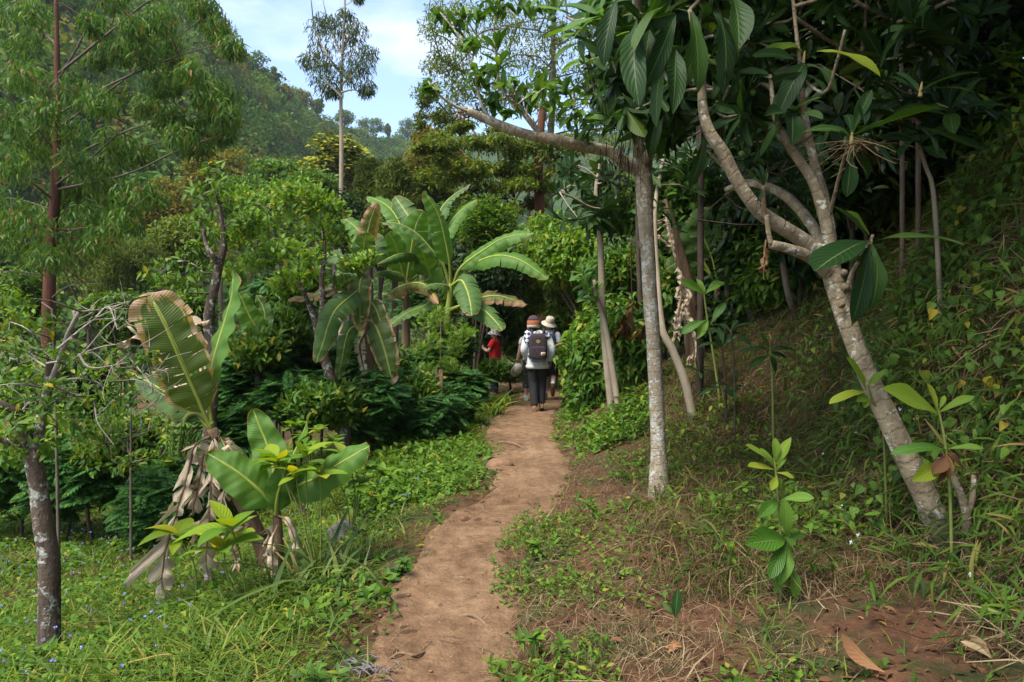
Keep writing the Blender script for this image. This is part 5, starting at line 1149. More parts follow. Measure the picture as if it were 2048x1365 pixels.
# ---------------------------------------------------------------- banana plants in the shade on the right
d = 10.5; b = onground(1440, d)
T = Thing('banana_plant', 'shaded banana plant with paddle leaves in the thicket', 'banana plant', b)
a = Acc(); tube(a, np.vstack([b - [0, 0, .1], WL([(1437, 640, d), (1435, 575, d)])]), [.1, .08, .05], 9, 16, 0, .1); T.part('stem', a, M['stem_dead'])
for pts, w in [([(1436, 580, d), (1405, 520, d), (1385, 470, d), (1412, 420, d)], .2), ([(1436, 580, d), (1425, 520, d), (1400, 450, d), (1420, 415, d)], .22), ([(1437, 580, d), (1460, 530, d), (1490, 480, d), (1520, 460, d)], .16), ([(1436, 580, d), (1410, 540, d), (1370, 520, d), (1330, 540, d)], .16), ([(1436, 580, d), (1405, 520, d), (1360, 480, d), (1320, 470, d)], .18), ([(1437, 575, d), (1470, 545, d), (1510, 530, 10), (1550, 540, 10)], .14), ([(1436, 575, d), (1440, 520, 10.8), (1450, 450, 11), (1460, 400, 11)], .2)]:
    ban(T, pts, w, 'ban_dull', normal=(.2, -.85, .4), pet=.4, droop=.35, tears=5)
d = 10.2; b = onground(1395, d)
T = Thing('dead_banana_stem', 'tall dead banana stem wrapped in peeling brown sheaths', 'banana plant', b)
a = Acc(); tube(a, np.vstack([b - [0, 0, .1], WL([(1388, 680, d), (1376, 580, d), (1352, 480, d), (1330, 400, d)])]), [.15, .14, .11, .08, .05], 11, 40, 0, .25); T.part('stem', a, M['stem_dead'])
for k in range(11):
    t_ = rng.random(); x, y = 1330 + 60 * t_, 410 + 300 * t_
    ban(T, [(x, y, 10), (x + rng.normal() * 14, y + 25, 9.9), (x + rng.normal() * 22, y + rng.uniform(60, 110), 9.9)], .09, 'ban_dead', 'stem_dead', pet=.05, droop=1.1, tears=7, gap=.25, rag=.5, normal=(rng.normal() * .5, -1, .2), stalk=.01)
d = 9.2; a = Acc()
for k in range(26):
    p = W(1265 + rng.normal() * 22, 610 + rng.uniform(-15, 60), d + rng.normal() * .2)
    place(a, T_BROAD, p, [rng.normal() * .3, rng.normal() * .3, -1], [rng.normal(), -1, .2], rng.uniform(.14, .26), 0, zs=2.5)
tube(a, WL([(1262, 480, d), (1263, 560, d), (1266, 640, d)]), [.012, .008], 6, 12)
single('dead_leaf_bunch', a, M['litter'], 'hanging bunch of withered maroon brown leaves beside the white trunk', 'leaves')
# rolled dead leaf snagged on the loquat
a = Acc()
for k in range(9):
    p = W(1528 + rng.normal() * 3, 495 + k * 5, 3.92); place(a, T_MID, p, [rng.normal() * .5, -.2, -1], [rng.normal(), -1, 0], .05, 0, zs=3.)
tube(a, WL([(1532, 480, 3.92), (1528, 520, 3.92), (1527, 560, 3.92)]), [.004, .002], 5, 8)
single('dead_leaf_bunch', a, M['deadleaf'], 'curled dry spray hanging from the low branch of the leaning loquat', 'leaves')
a = Acc()
for k in range(40):
    p = W(1712 + rng.normal() * 8, 284 + rng.normal() * 5, 3.6); e = p + np.array([rng.normal() * .13, rng.normal() * .1, -rng.uniform(.0, .16)])
    tube(a, [p, (p + e) / 2 + rng.normal(size=3) * .02, e], [.0025, .001], 4, 5, cap=False)
place(a, T_LOQL, WL([(1716, 290, 3.6), (1720, 292, 3.6), (1730, 290, 3.6)]), np.array([[.6, -.3, -.1], [.9, 0, .1], [.8, -.2, -.3]]), np.array([[0, -.6, .8]] * 3), .14, 0, zs=2.5)
single('dead_leaf_bunch', a, M['straw'], 'tuft of dry fibres and curled leaf under the upper loquat whorl', 'leaves')
# ---------------------------------------------------------------- trees beyond the clump
d = 28.; b = onground(684, d)
T = Tree('slender_tree', 'very tall slender pale trunk with a small airy crown against the sky', 'tree', b, M['bark_thin'])
T.limb(np.vstack([b, WL([(683, 600, d), (682, 450, d), (683, 300, d), (682, 190, d), (686, 90, d), (690, 0, d), (692, -140, d)])]), [.15, .12, .10, .085, .07, .05, .035, .02], 9, 60, .05)
for pts in [[(683, 195), (660, 170), (640, 150)], [(684, 150), (655, 110), (630, 60), (622, 0), (610, -60)], [(684, 110), (665, 70), (650, 20), (640, -30)], [(684, 170), (710, 140), (735, 120)], [(683, 185), (705, 180), (725, 185)], [(686, 100), (705, 60), (712, 40)], [(684, 140), (650, 125), (615, 112)]]:
    T.limb(WL([(x, y, d + rng.normal() * .5) for x, y in pts]), [.045, .012], 5)
C, R = px_clusters([(640, 60, 22), (670, 55, 24), (700, 50, 24), (715, 70, 22), (655, 90, 26), (625, 110, 24), (640, 125, 24), (700, 90, 26), (720, 120, 26), (738, 110, 18), (735, 140, 18), (700, 130, 24), (660, 140, 24), (640, 160, 22), (670, 170, 20), (700, 165, 20), (722, 175, 16), (612, 125, 18), (650, 40, 18), (690, 35, 16), (668, 185, 14), (730, 185, 12), (700, -60, 30), (680, -90, 30), (720, 0, 10), (610, -60, 14)], d, .6, 1, 5)
T.twigs(C, .012, 4, .3); cluster_leaves(T.lv, C, R * 1.35, 190, dia(.085), .25, 'droop'); T.done(M['thin'])

bushy('flowering_tree', 'rounded tree speckled with pale cream blossom beyond the slender trunk', 'tree', 668, 322, 66, 46, 48, 'x', 'pale', .42, 110, 60, 1.0, 'layer', 'bark_dark', .2, shell=.3, dia_w=.32)
for (x, y, rx, ry, dd, lb) in [(790, 400, 62, 72, 27, 'broad soft dark green cypress behind the tallest banana leaves'), (740, 390, 40, 62, 29, 'narrower cypress half behind the slender trunk')]:
    b = onground(x, dd); T = Tree('cypress_tree', lb, 'tree', b, M['bark_dark']); k = dd / F
    T.limb([b, W(x, y, dd), W(x, y - ry, dd)], [.16, .1, .03], 7)
    n = 150; t_ = rng.random(n) ** .7; an = rng.random(n) * 6.28; rr = rx * k * (.25 + .75 * t_) * rng.uniform(.5, 1, n) ** .5
    base_ = W(x, y + ry * 1.5, dd); C = np.stack([base_[0] + rr * np.cos(an), base_[1] + rr * np.sin(an), base_[2] + (1 - t_) * 2.5 * ry * k], -1)
    T.twigs(C[:50], .014, 4, .4); cluster_leaves(T.lv, C, .42, 120, dia(.10, .02), .26, 'up'); T.done(M['conifer'])
bushy('round_tree', 'bush crowned tree with rusty olive foliage at the valley edge', 'tree', 862, 315, 58, 52, 42, 'x', 'olive', .34, 130, 60, .9, 'spread', 'bark_dark', .2, shell=.3)
bushy('round_tree', 'olive green tree below the rusty one, behind the banana clump', 'tree', 850, 400, 60, 60, 33, 'x', 'acacia', .26, 130, 60, .7, 'layer', 'bark_dark', .2)

# layered feathery trees behind the bough
def layered(label, tx, base_d, top, pads, leaf, size, n, bk='bark_red', r=.2, tpl=None, name='acacia_tree', flat=.42, dj=1.2):
    b = onground(tx, base_d); T = Tree(name, label, 'tree', b, M[bk])
    T.limb(np.vstack([b, WL([(tx, 560, base_d), (tx - 2, 440, base_d), (tx - 5, 330, base_d), (tx + 5, 200, base_d), (tx + 8, top, base_d)])]), [r, r * .9, r * .8, r * .7, r * .5, r * .2], 9, 40, .1)
    C, R = px_clusters(pads, base_d, dj, 2, 9)
    T.twigs(C, .025, 5, .2, .08)
    cluster_leaves(T.lv, C, R, n, tpl or dia(.16, .02), size, 'spread', 0, .4, flat)
    T.done(M[leaf])
pads = [(870, 280, 30), (900, 290, 36), (940, 280, 38), (980, 290, 38), (1020, 300, 36), (890, 320, 34), (930, 330, 40), (970, 335, 40), (1010, 340, 38), (1050, 330, 34), (900, 360, 34), (950, 370, 38), (1000, 380, 38), (1040, 375, 34), (930, 400, 34), (980, 410, 34), (1020, 415, 32), (1060, 400, 30), (1100, 300, 36), (1120, 340, 34), (1100, 380, 30), (1140, 300, 34), (1000, 260, 30), (1060, 290, 36), (920, 255, 24), (850, 300, 22)]
layered('layered feathery acacia with a reddish trunk under the long bough', 1082, 21, 240, pads, 'acacia', .20, 210)
pads = [(880, 60, 36), (900, 100, 40), (870, 120, 30), (890, 150, 38), (920, 140, 44), (950, 90, 44), (990, 60, 48), (1030, 50, 48), (1080, 60, 50), (1120, 90, 50), (1160, 60, 50), (940, 180, 40), (980, 150, 44), (1030, 120, 46), (1070, 130, 46), (1110, 160, 46), (900, 200, 34), (860, 190, 26), (880, 225, 26), (1150, 150, 46), (1010, 190, 42), (960, 220, 34), (1060, 200, 42), (1120, 220, 42), (860, 215, 20), (930, 30, 34), (1000, 0, 44), (1100, 0, 46), (1180, 200, 44), (840, 235, 16), (1060, -60, 60), (960, -50, 50), (870, 20, 26), (1220, 150, 50), (1220, 260, 44), (1170, 280, 40), (880, 250, 22), (905, 255, 24)]
layered('tall airy tree of fine drooping foliage against the sky behind the bough', 1100, 25, -150, pads, 'acacia', .2, 185, 'bark_grey', .22, dia(.12, .02), 'feathery_tree', .7, 2.2)
for (x, y, dd, lb) in [(1030, 470, 22, 'dark thin trunk left of the reddish one under the acacia'), (1060, 480, 24, 'thin dark pole between the acacia trunks')]:
    b = onground(x, dd); T = Tree('young_tree', lb, 'tree', b, M['bark_dark']); T.limb(np.vstack([b, WL([(x, 500, dd), (x - 3, 400, dd), (x + 2, 330, dd)])]), [.09, .08, .06, .03], 7)
    C, R = px_clusters([(x + rng.normal() * 25, 350 + rng.normal() * 20, 24) for k in range(8)], dd, .5); T.twigs(C, .012); cluster_leaves(T.lv, C, R, 90, dia(.2), .16, 'layer'); T.done(M['mid'])

# dusky shrubs below the acacia, the climbing bush and the bushes along the path
S = dict
sh = [
 ('shrub', 'dark small leaved shrub under the acacia trunk', 985, 460, 70, 55, 17.5, 'mid', .14, 130, 44, .5, 'layer', T_MID),
 ('shrub', 'dusky shrub behind the right tip of the long banana leaf', 1000, 540, 50, 60, 16.5, 'dark', .15, 120, 34, .5, 'spread', T_MID),
 ('shrub', 'shadowy shrub between the banana stalk and the climbing bush', 950, 510, 45, 60, 18.5, 'dark', .14, 120, 34, .5, 'spread', T_MID),
 ('climbing_bush', 'tall bright bush draped with heart shaped vine leaves beside the twin stems', 1110, 500, 70, 88, 17.4, 'bright', .17, 100, 74, .5, 'spread', T_BROAD),
 ('climbing_bush', 'lower bright vine covered bush reaching toward the path', 1062, 575, 56, 60, 19.0, 'vine', .16, 90, 44, .45, 'spread', T_BROAD),
 ('climbing_bush', 'vine hung bush above the white sun hat', 1140, 600, 56, 50, 17.8, 'vine', .17, 90, 44, .45, 'spread', T_BROAD),
 ('climbing_bush', 'sunlit bush of lime leaves between the long banana leaf and the twin stems', 1135, 500, 56, 66, 14.4, 'bright', .16, 95, 64, .42, 'spread', T_BROAD),
 ('climbing_bush', 'sunlit leafy bush just above the tip of the drooping banana leaf', 1072, 505, 40, 40, 16.0, 'vine', .16, 90, 44, .42, 'spread', T_BROAD),
 ('leafy_bush', 'bush filling the bank behind the twin stems', 1232, 640, 34, 46, 11.4, 'mid', .16, 80, 50, .34, 'spread', T_BROAD),
 ('leafy_bush', 'broad leaved bush pressing against the hat wearer from the bank', 1188, 680, 34, 66, 12.6, 'bright', .2, 60, 40, .36, 'spread', T_BROAD),
 ('leafy_bush', 'low broad leaved bush at the edge of the path by the walkers', 1165, 775, 26, 30, 11.8, 'mid', .17, 60, 26, .26, 'spread', T_BROAD),
 ('leafy_bush', 'broad leaved bush in front of the twin stems', 1185, 740, 42, 60, 10.8, 'mid', .17, 70, 40, .32, 'spread', T_BROAD),
 ('leafy_bush', 'shaded bush left of the straight white trunk', 1262, 690, 38, 70, 9.9, 'mid', .15, 70, 44, .3, 'spread', T_BROAD),
 ('leafy_bush', 'bush with deep green leaves hiding the far end of the path', 1035, 660, 30, 60, 19.6, 'mid', .2, 80, 40, .4, 'spread', T_BROAD),
 ('leafy_bush', 'dark bush behind the person in red', 975, 640, 44, 50, 19.2, 'dark', .2, 80, 40, .45, 'spread', T_BROAD),
 ('leafy_bush', 'low bush hiding the legs of the person in red', 984, 744, 32, 15, 15.9, 'mid', .16, 70, 30, .24, 'up', T_BROAD),
 ('leafy_bush', 'bush between the woman and the person in red', 1024, 735, 8, 20, 16.6, 'mid', .17, 60, 20, .26, 'spread', T_BROAD),
 ('thicket_bush', 'vine tangled bush below the dark loquat tuft', 1240, 540, 60, 70, 12.4, 'mid', .16, 90, 54, .42, 'spread', T_BROAD),
 ('thicket_bush', 'lit thicket seen behind the straight trunk at head height', 1330, 560, 60, 110, 12.8, 'vine', .17, 80, 70, .45, 'spread', T_BROAD),
 ('thicket_bush', 'glossy thicket below the hanging dark leaves', 1370, 400, 90, 70, 11.8, 'mid', .18, 80, 70, .5, 'spread', T_BROAD),
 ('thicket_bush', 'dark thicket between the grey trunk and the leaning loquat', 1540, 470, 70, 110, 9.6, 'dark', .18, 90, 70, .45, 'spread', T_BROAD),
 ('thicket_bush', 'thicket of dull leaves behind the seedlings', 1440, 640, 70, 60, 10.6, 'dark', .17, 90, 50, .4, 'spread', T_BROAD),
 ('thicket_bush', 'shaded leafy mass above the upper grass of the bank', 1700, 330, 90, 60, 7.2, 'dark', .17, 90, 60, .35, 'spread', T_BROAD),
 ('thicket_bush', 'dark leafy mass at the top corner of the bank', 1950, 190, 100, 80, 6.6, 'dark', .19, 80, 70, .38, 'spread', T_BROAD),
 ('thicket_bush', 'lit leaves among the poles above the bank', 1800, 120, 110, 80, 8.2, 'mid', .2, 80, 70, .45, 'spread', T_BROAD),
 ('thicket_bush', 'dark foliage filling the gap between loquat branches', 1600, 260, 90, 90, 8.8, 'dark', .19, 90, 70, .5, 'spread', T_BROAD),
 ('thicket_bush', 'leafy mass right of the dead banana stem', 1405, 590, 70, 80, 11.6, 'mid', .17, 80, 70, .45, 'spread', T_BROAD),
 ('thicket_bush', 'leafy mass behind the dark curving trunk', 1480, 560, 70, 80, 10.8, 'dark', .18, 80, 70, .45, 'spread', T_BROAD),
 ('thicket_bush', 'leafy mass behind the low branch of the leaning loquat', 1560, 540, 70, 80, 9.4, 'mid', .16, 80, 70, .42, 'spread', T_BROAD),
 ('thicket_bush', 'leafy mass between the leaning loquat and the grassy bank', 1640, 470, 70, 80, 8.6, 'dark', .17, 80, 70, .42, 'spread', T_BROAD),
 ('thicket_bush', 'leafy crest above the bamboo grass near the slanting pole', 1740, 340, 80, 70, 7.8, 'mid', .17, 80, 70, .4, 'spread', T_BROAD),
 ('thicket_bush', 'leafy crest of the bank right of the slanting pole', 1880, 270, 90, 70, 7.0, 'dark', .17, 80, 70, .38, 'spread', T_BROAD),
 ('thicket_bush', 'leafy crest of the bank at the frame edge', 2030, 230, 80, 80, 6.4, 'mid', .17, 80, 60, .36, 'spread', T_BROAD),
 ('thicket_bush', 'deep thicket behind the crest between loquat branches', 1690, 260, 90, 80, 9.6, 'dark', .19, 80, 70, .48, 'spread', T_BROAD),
 ('leafy_bush', 'bush on the slope behind the man in the sun hat', 1120, 680, 34, 60, 18.0, 'mid', .2, 90, 44, .42, 'spread', T_BROAD),
 ('leafy_bush', 'lower bush on the slope right of the man in the sun hat', 1145, 735, 26, 40, 16.4, 'vine', .17, 80, 34, .32, 'spread', T_BROAD),
 ('thicket_bush', 'thicket of mid green leaves below the bough fork', 1250, 420, 70, 60, 14.4, 'mid', .17, 90, 54, .5, 'spread', T_BROAD),
 ('leafy_bush', 'bush closing the view behind the phone of the person in red', 950, 690, 30, 60, 20.5, 'mid', .2, 80, 40, .4, 'spread', T_BROAD),
 ('small_leaf_bush', 'lower part bush of drooping bluish compound leaves beside the path', 905, 805, 46, 36, 11.0, 'feather', .15, 60, 34, .24, 'layer', T_PIN),
]
for nm, lb, x, y, rx, ry, dd, lf, sz, npr, ncl, rc, md, tp in sh:
    bushy(nm, lb, 'bush', x, y, rx, ry, dd, 'x', lf, sz, npr, ncl, rc, md, 'bark_dark', .04, tpl=tp, shell=.35, topx=1215 if nm == 'climbing_bush' else 945 if nm == 'shrub' else None)
twigbush('small_leaf_bush', 'airy bush of fine pale compound leaves half hiding a blue shirt', [(850, 655, 26), (880, 642, 26), (912, 652, 24), (935, 668, 22), (868, 682, 26), (903, 690, 24), (930, 704, 20), (848, 705, 24), (880, 722, 22), (836, 735, 22), (860, 750, 22), (905, 735, 20), (895, 620, 18)], 11.2, .35, 'bright', 58, .10, .006, 'bark_loqtwig', 880, T_PINS, 'up', cat='bush')
b = onground(878, 10.6); a = Acc()
T = Thing('shrub_stump', 'cluster of bare pale brown stems under the fine leaved bush', 'stump', b)
for (x0, x1) in [(880, 872), (884, 880), (876, 884)]:
    tube(a, [onground(x0, 10.6) - [0, 0, .05], W((x0 + x1) / 2 + 2, 810, 10.6), W(x1, 740, 10.7)], [.035, .02], 7, 14, 0, .2)
T.part('trunk', a, M['bark_loqtwig'])

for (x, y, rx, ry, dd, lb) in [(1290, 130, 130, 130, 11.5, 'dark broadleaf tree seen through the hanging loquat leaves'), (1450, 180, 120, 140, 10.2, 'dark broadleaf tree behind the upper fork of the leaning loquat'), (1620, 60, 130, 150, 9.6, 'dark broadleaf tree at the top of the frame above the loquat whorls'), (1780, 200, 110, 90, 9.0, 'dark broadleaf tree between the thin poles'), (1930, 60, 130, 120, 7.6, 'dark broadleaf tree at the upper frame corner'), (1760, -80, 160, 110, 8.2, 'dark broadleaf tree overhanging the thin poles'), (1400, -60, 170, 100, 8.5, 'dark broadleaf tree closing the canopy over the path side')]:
    bushy('understorey_tree', lb, 'tree', x, y, rx, ry, dd, 'x', 'dark', .2, 62, 130, .42, 'spread', 'bark_dark', .05, tpl=T_BROAD, shell=.2)  # dark leaved fill, added so gaps between the loquat leaves read as shade
# trees one can tell apart on the ridges
for (x, y, rx, ry, dd, lf, lb) in [(505, 138, 34, 30, 208, 'wood_far', 'dark domed tree standing highest on the ridge'), (548, 160, 10, 24, 222, 'wood_far', 'thin spire of a tree on the ridge beside the domed one'), (598, 198, 26, 18, 262, 'olive', 'brownish rounded tree on the ridge above the flowering tree'), (635, 212, 12, 14, 285, 'wood_far', 'small airy tree on the ridge left of the slender trunk'), (690, 236, 18, 12, 322, 'wood_far', 'umbrella shaped tree on the ridge right of the slender trunk'), (742, 252, 26, 12, 360, 'wood_far', 'flat topped tree where the ridge dips'), (560, 185, 22, 16, 232, 'olive', 'rusty tree on the ridge slope below the spire'), (815, 256, 20, 16, 400, 'wood_far', 'rounded far tree at the end of the ridge'), (775, 262, 5, 14, 380, 'wood_far', 'lone thin tree against the cloud on the far ridge')]:
    k = dd / F; c = W(x, y, dd); T = Tree('ridge_tree', lb, 'tree', c - [0, 0, ry * k * 2.2], M['bark_dark'])
    T.limb([c - [0, 0, ry * k * 2.4], c - [0, 0, ry * k * .5], c + [0, 0, ry * k * .4]], [.35, .25, .1], 6, 8)
    C = blob(c, (rx * k, rx * k, ry * k), 34, .35); T.twigs(C[:10], .08); cluster_leaves(T.lv, C, rx * k * .3 + .4, 70, dia(.33), .8, 'spread'); T.done(M[lf])
# feathery understorey
for i, (x, y, rx, ry, dd, lb) in enumerate([
 (560, 700, 60, 70, 10.4, 'feathery shrub left of the leaning trunk'), (500, 760, 56, 50, 9.2, 'feathery shrub behind the young banana plant'), (590, 800, 60, 44, 8.9, 'feathery shrub at the foot of the leaning trunk'), (560, 620, 60, 50, 11.6, 'dark feathery shrub under the bright leafy crown'),
 (740, 810, 56, 50, 9.4, 'feathery shrub right of the leaning trunk base'), (800, 790, 56, 56, 10.6, 'feathery shrub below the scorched banana leaf'), (860, 840, 40, 40, 10.2, 'feathery shrub around the bare pale stems'), (700, 740, 50, 50, 10.8, 'feathery shrub behind the leaning trunk'), (640, 740, 44, 50, 11.0, 'feathery shrub in the fork shadow of the leaning trunk'), (840, 720, 50, 50, 12.8, 'dark feathery shrub below the yellow banana stalk'),
 (900, 700, 30, 40, 14.2, 'dark feathery shrub left of the person in red'), (925, 775, 28, 24, 13.0, 'feathery shrub below the person in red'), (330, 940, 50, 56, 8.0, 'feathery shrub behind the hanging dead leaves'), (190, 930, 60, 60, 7.8, 'dark feathery shrub behind the forked tree'), (130, 960, 46, 56, 8.4, 'feathery shrub by the eucalyptus base'), (40, 950, 60, 60, 8.6, 'dark feathery shrub at the frame edge'), (330, 1000, 34, 40, 7.2, 'low feathery shrub beside the mossy short trunk'), (450, 850, 50, 56, 8.8, 'feathery shrub behind the banana bunch'), (390, 960, 40, 40, 7.6, 'feathery shrub behind the pale dead leaf'), (860, 620, 60, 50, 16.5, 'dusky feathery shrub behind the banana stalks')]):
    bushy('feathery_shrub', 'dark green ' + lb if 'dark' not in lb else lb, 'shrub', x, y, rx, ry, dd, 'x', 'feather', .24, 42, 46, .3, 'layer', 'bark_dark', .025, tpl=T_PIN, shell=.45, group='feathery shrubs of the understorey')

for i, (x, y, rx, ry, dd, lf, lb) in enumerate([(600, 570, 40, 36, 10.2, 'bright', 'light green bush under the bright leafy crown'), (515, 690, 34, 36, 8.8, 'vine', 'mid green bush beside the small banana plant'), (690, 810, 34, 30, 9.1, 'vine', 'small leaved bush right of the leaning trunk'), (775, 735, 40, 34, 10.7, 'mid', 'leafy bush in front of the scorched banana leaf'), (835, 790, 34, 36, 10.6, 'vine', 'leafy bush left of the bare pale stems'), (240, 880, 44, 40, 7.6, 'vine', 'leafy bush left of the mossy short trunk'), (80, 880, 50, 40, 7.7, 'bright', 'leafy bush behind the forked trunk'), (440, 770, 40, 40, 9.4, 'mid', 'leafy bush behind the torn banana leaf stalk'), (620, 810, 36, 34, 8.5, 'mid', 'leafy bush left of the leaning trunk base'), (560, 660, 40, 34, 9.9, 'mid', 'leafy bush above the feathery shrubs right of the small banana'), (900, 610, 34, 30, 15.2, 'mid', 'bush between the banana stalk and the person in red')]):
    bushy('leafy_bush', lb, 'bush', x, y, rx, ry, dd, 'x', lf, .115, 60, 40, .26, 'up', 'bark_dark', .02, tpl=T_BROAD, shell=.4)
# growth just outside the frame
for (x, y, rx, ry, dd, lf, lb) in [(-170, 880, 70, 60, 8.6, 'mid', 'bush on the grass slope beside the forked tree'), (-380, 860, 90, 70, 9.4, 'vine', 'second bush along the foot of the grass slope'), (-260, 680, 110, 90, 14, 'mid', 'tall bush left of the eucalyptus'), (-580, 740, 110, 90, 12.5, 'dark', 'dark bush at the far end of the grass slope')]:
    bushy('leafy_bush', lb, 'bush', x, y, rx, ry, dd, 'x', lf, .13, 70, 60, .4, 'up', 'bark_dark', .03, tpl=T_BROAD, shell=.4)
# softer trees between the eucalyptus and the hill
for i, (x, y, rx, ry, dd, lf, lb) in enumerate([
 (270, 560, 90, 80, 24, 'conifer', 'soft feathery casuarina behind the torn banana leaf'), (180, 520, 80, 80, 27, 'conifer', 'soft casuarina behind the eucalyptus trunk'), (360, 480, 70, 60, 30, 'acacia', 'grey green tree on the lower slope'), (40, 600, 90, 70, 20, 'mid', 'leafy tree at the frame edge below the eucalyptus'),
 (230, 640, 80, 50, 16, 'mid', 'leafy bush behind the bare white twigs'), (360, 640, 70, 60, 15, 'mid', 'bush behind the lichen tree'), (60, 760, 80, 60, 12.5, 'mid', 'shaded bush behind the forked tree limbs'), (180, 780, 60, 60, 11.5, 'dark', 'shaded bush at the eucalyptus foot'), (620, 400, 60, 50, 38, 'mid', 'green tree below the flowering tree'), (560, 360, 60, 40, 52, 'mid', 'tree on the valley floor behind the bright crown'), (440, 350, 60, 50, 60, 'olive', 'brownish tree at the hill foot'), (500, 420, 60, 60, 34, 'mid', 'green tree behind the lichen tree crown'), (330, 420, 50, 50, 48, 'olive', 'straw coloured scrubby tree at the hill foot'), (760, 470, 70, 60, 24, 'mid', 'shaded tree behind the upright banana leaves'), (700, 450, 50, 60, 26, 'dark', 'dark tree behind the slender trunk base'), (590, 600, 70, 60, 15.5, 'dark', 'dark bush behind the leaning fork'), (900, 480, 50, 70, 22, 'mid', 'shaded tree behind the main banana leaf')]):
    nm = 'casuarina_tree' if lf == 'conifer' else ('round_tree' if dd > 18 else 'leafy_bush'); k = dd / 24.
    bushy(nm, lb, 'tree' if dd > 18 else 'bush', x, y, rx, ry, dd, 'x', lf, .17 * max(k, .75), 130, 60, .55 * max(k, .7), 'spread' if lf != 'conifer' else 'up', 'bark_dark', .1 * k, dia_w=.1 if lf == 'conifer' else .24, shell=.3)

for (bx, by, cx, cy, cz, lb) in [(3.3, .9, 2.4, 2.0, 8.2, 'unseen leaning tree added beside the viewpoint to shade the bank'), (5.0, 1.8, 4.4, 3.2, 8.6, 'second unseen tree added beside the viewpoint for its shade'), (3.0, -1.6, 2.0, -.8, 8.0, 'unseen tree added behind the viewpoint for its shade')]:  # out of view trees, added to keep the sun off the right bank
    b = G3(bx, by); T = Tree('forest_tree', lb, 'tree', b, M['bark_dark']); c = np.array([cx, cy, cz])
    T.limb([b - [0, 0, .2], b + (c - b) * .5 + [.2, 0, 0], c + [0, 0, .5]], [.16, .12, .05], 9, 24); C = blob(c, (2.5, 2.3, 1.5), 120, .15)
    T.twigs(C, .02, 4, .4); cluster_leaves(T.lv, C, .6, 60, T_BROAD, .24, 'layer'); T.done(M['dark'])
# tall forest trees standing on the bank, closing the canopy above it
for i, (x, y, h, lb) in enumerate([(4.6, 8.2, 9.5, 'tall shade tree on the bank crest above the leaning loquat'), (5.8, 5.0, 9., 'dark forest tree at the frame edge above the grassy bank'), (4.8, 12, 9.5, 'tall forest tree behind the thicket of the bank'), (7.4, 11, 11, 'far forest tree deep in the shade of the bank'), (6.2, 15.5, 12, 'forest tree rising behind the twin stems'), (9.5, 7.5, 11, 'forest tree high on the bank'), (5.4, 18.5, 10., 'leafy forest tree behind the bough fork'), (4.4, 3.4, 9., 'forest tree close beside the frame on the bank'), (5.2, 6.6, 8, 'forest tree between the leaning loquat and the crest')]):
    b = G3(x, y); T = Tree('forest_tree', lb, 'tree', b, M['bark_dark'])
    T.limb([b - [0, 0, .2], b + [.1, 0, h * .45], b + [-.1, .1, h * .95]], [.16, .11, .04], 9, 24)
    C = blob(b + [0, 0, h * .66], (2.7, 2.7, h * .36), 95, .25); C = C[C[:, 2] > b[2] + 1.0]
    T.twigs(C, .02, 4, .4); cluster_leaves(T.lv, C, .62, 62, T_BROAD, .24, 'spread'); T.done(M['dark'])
# ---------------------------------------------------------------- ground cover
def spots(n, d0, d1, side, keep=None, px0=-200, px1=2250, pw=1.0):
    """ground points seen about evenly over the picture; side -1 left of the path, +1 right, 0 both"""
    if px0 == -200 and px1 == 2250: px0, px1, n = -1100, 3200, int(n * 1.7)
    if px1 == 2350: px1, n = 3200, int(n * 1.7)
    px = rng.uniform(px0, px1, n); d = d0 + (d1 - d0) * rng.random(n) ** pw
    x = (px - 1024) / F * d; tl = path_l(d) - x; tr = x - path_r(d)
    k = (tl > -.11) if side < 0 else (tr > -.11) if side > 0 else np.maximum(tl, tr) > -.02
    x, d, t = x[k], d[k], np.maximum(tl, tr)[k]
    if keep is not None:
        q = rng.random(len(x)) < keep(x, d, t); x, d, t = x[q], d[q], t[q]
    return np.stack([x, d, gz(x, d)], -1), t
def blades(acc, P, ln, tpl, lean=.45, mi=0, wv=.4, zs=1.2, droop=0., wide=1.):
    n = len(P); a = rng.random(n) * 6.283
    D = np.stack([np.cos(a) * lean * (.3 + rng.random(n)), np.sin(a) * lean * (.3 + rng.random(n)), np.full(n, 1. - droop)], -1)
    N = np.stack([np.cos(a), np.sin(a), np.full(n, .25)], -1) * -1 + rng.normal(size=(n, 3)) * .25
    N[:, 2] = np.abs(N[:, 2]) + .3
    S = ln * (1 + wv * (rng.random(n) * 2 - 1))
    place(acc, tpl, P - [0, 0, .006], D, N, S, mi, zs=zs * (.3 + 1.4 * rng.random(n)), ws=wide * (.7 + .6 * rng.random(n)))
def lay(acc, P, ln, tpl, mi=0, up=.25, wv=.5, dz=.012, zs=1., wide=1.):
    n = len(P); D = rdir(n) * [1, 1, .0] + [0, 0, 1] * (rng.normal(size=n) * up)[:, None]
    N = rdir(n) * .5 + [0, 0, 1.]
    place(acc, tpl, P + np.stack([np.zeros(n), np.zeros(n), dz * (rng.random(n) + .3)], -1), D, N, ln * (1 + wv * (rng.random(n) * 2 - 1)), mi, zs=zs * rng.random(n) * 2, ws=np.full(n, wide))
def patch(s, seed, thr, soft=.12):
    return lambda x, y, t: np.clip((fbm(x * s, y * s, seed, 3) + .5 - thr) / soft + .5, 0, 1)
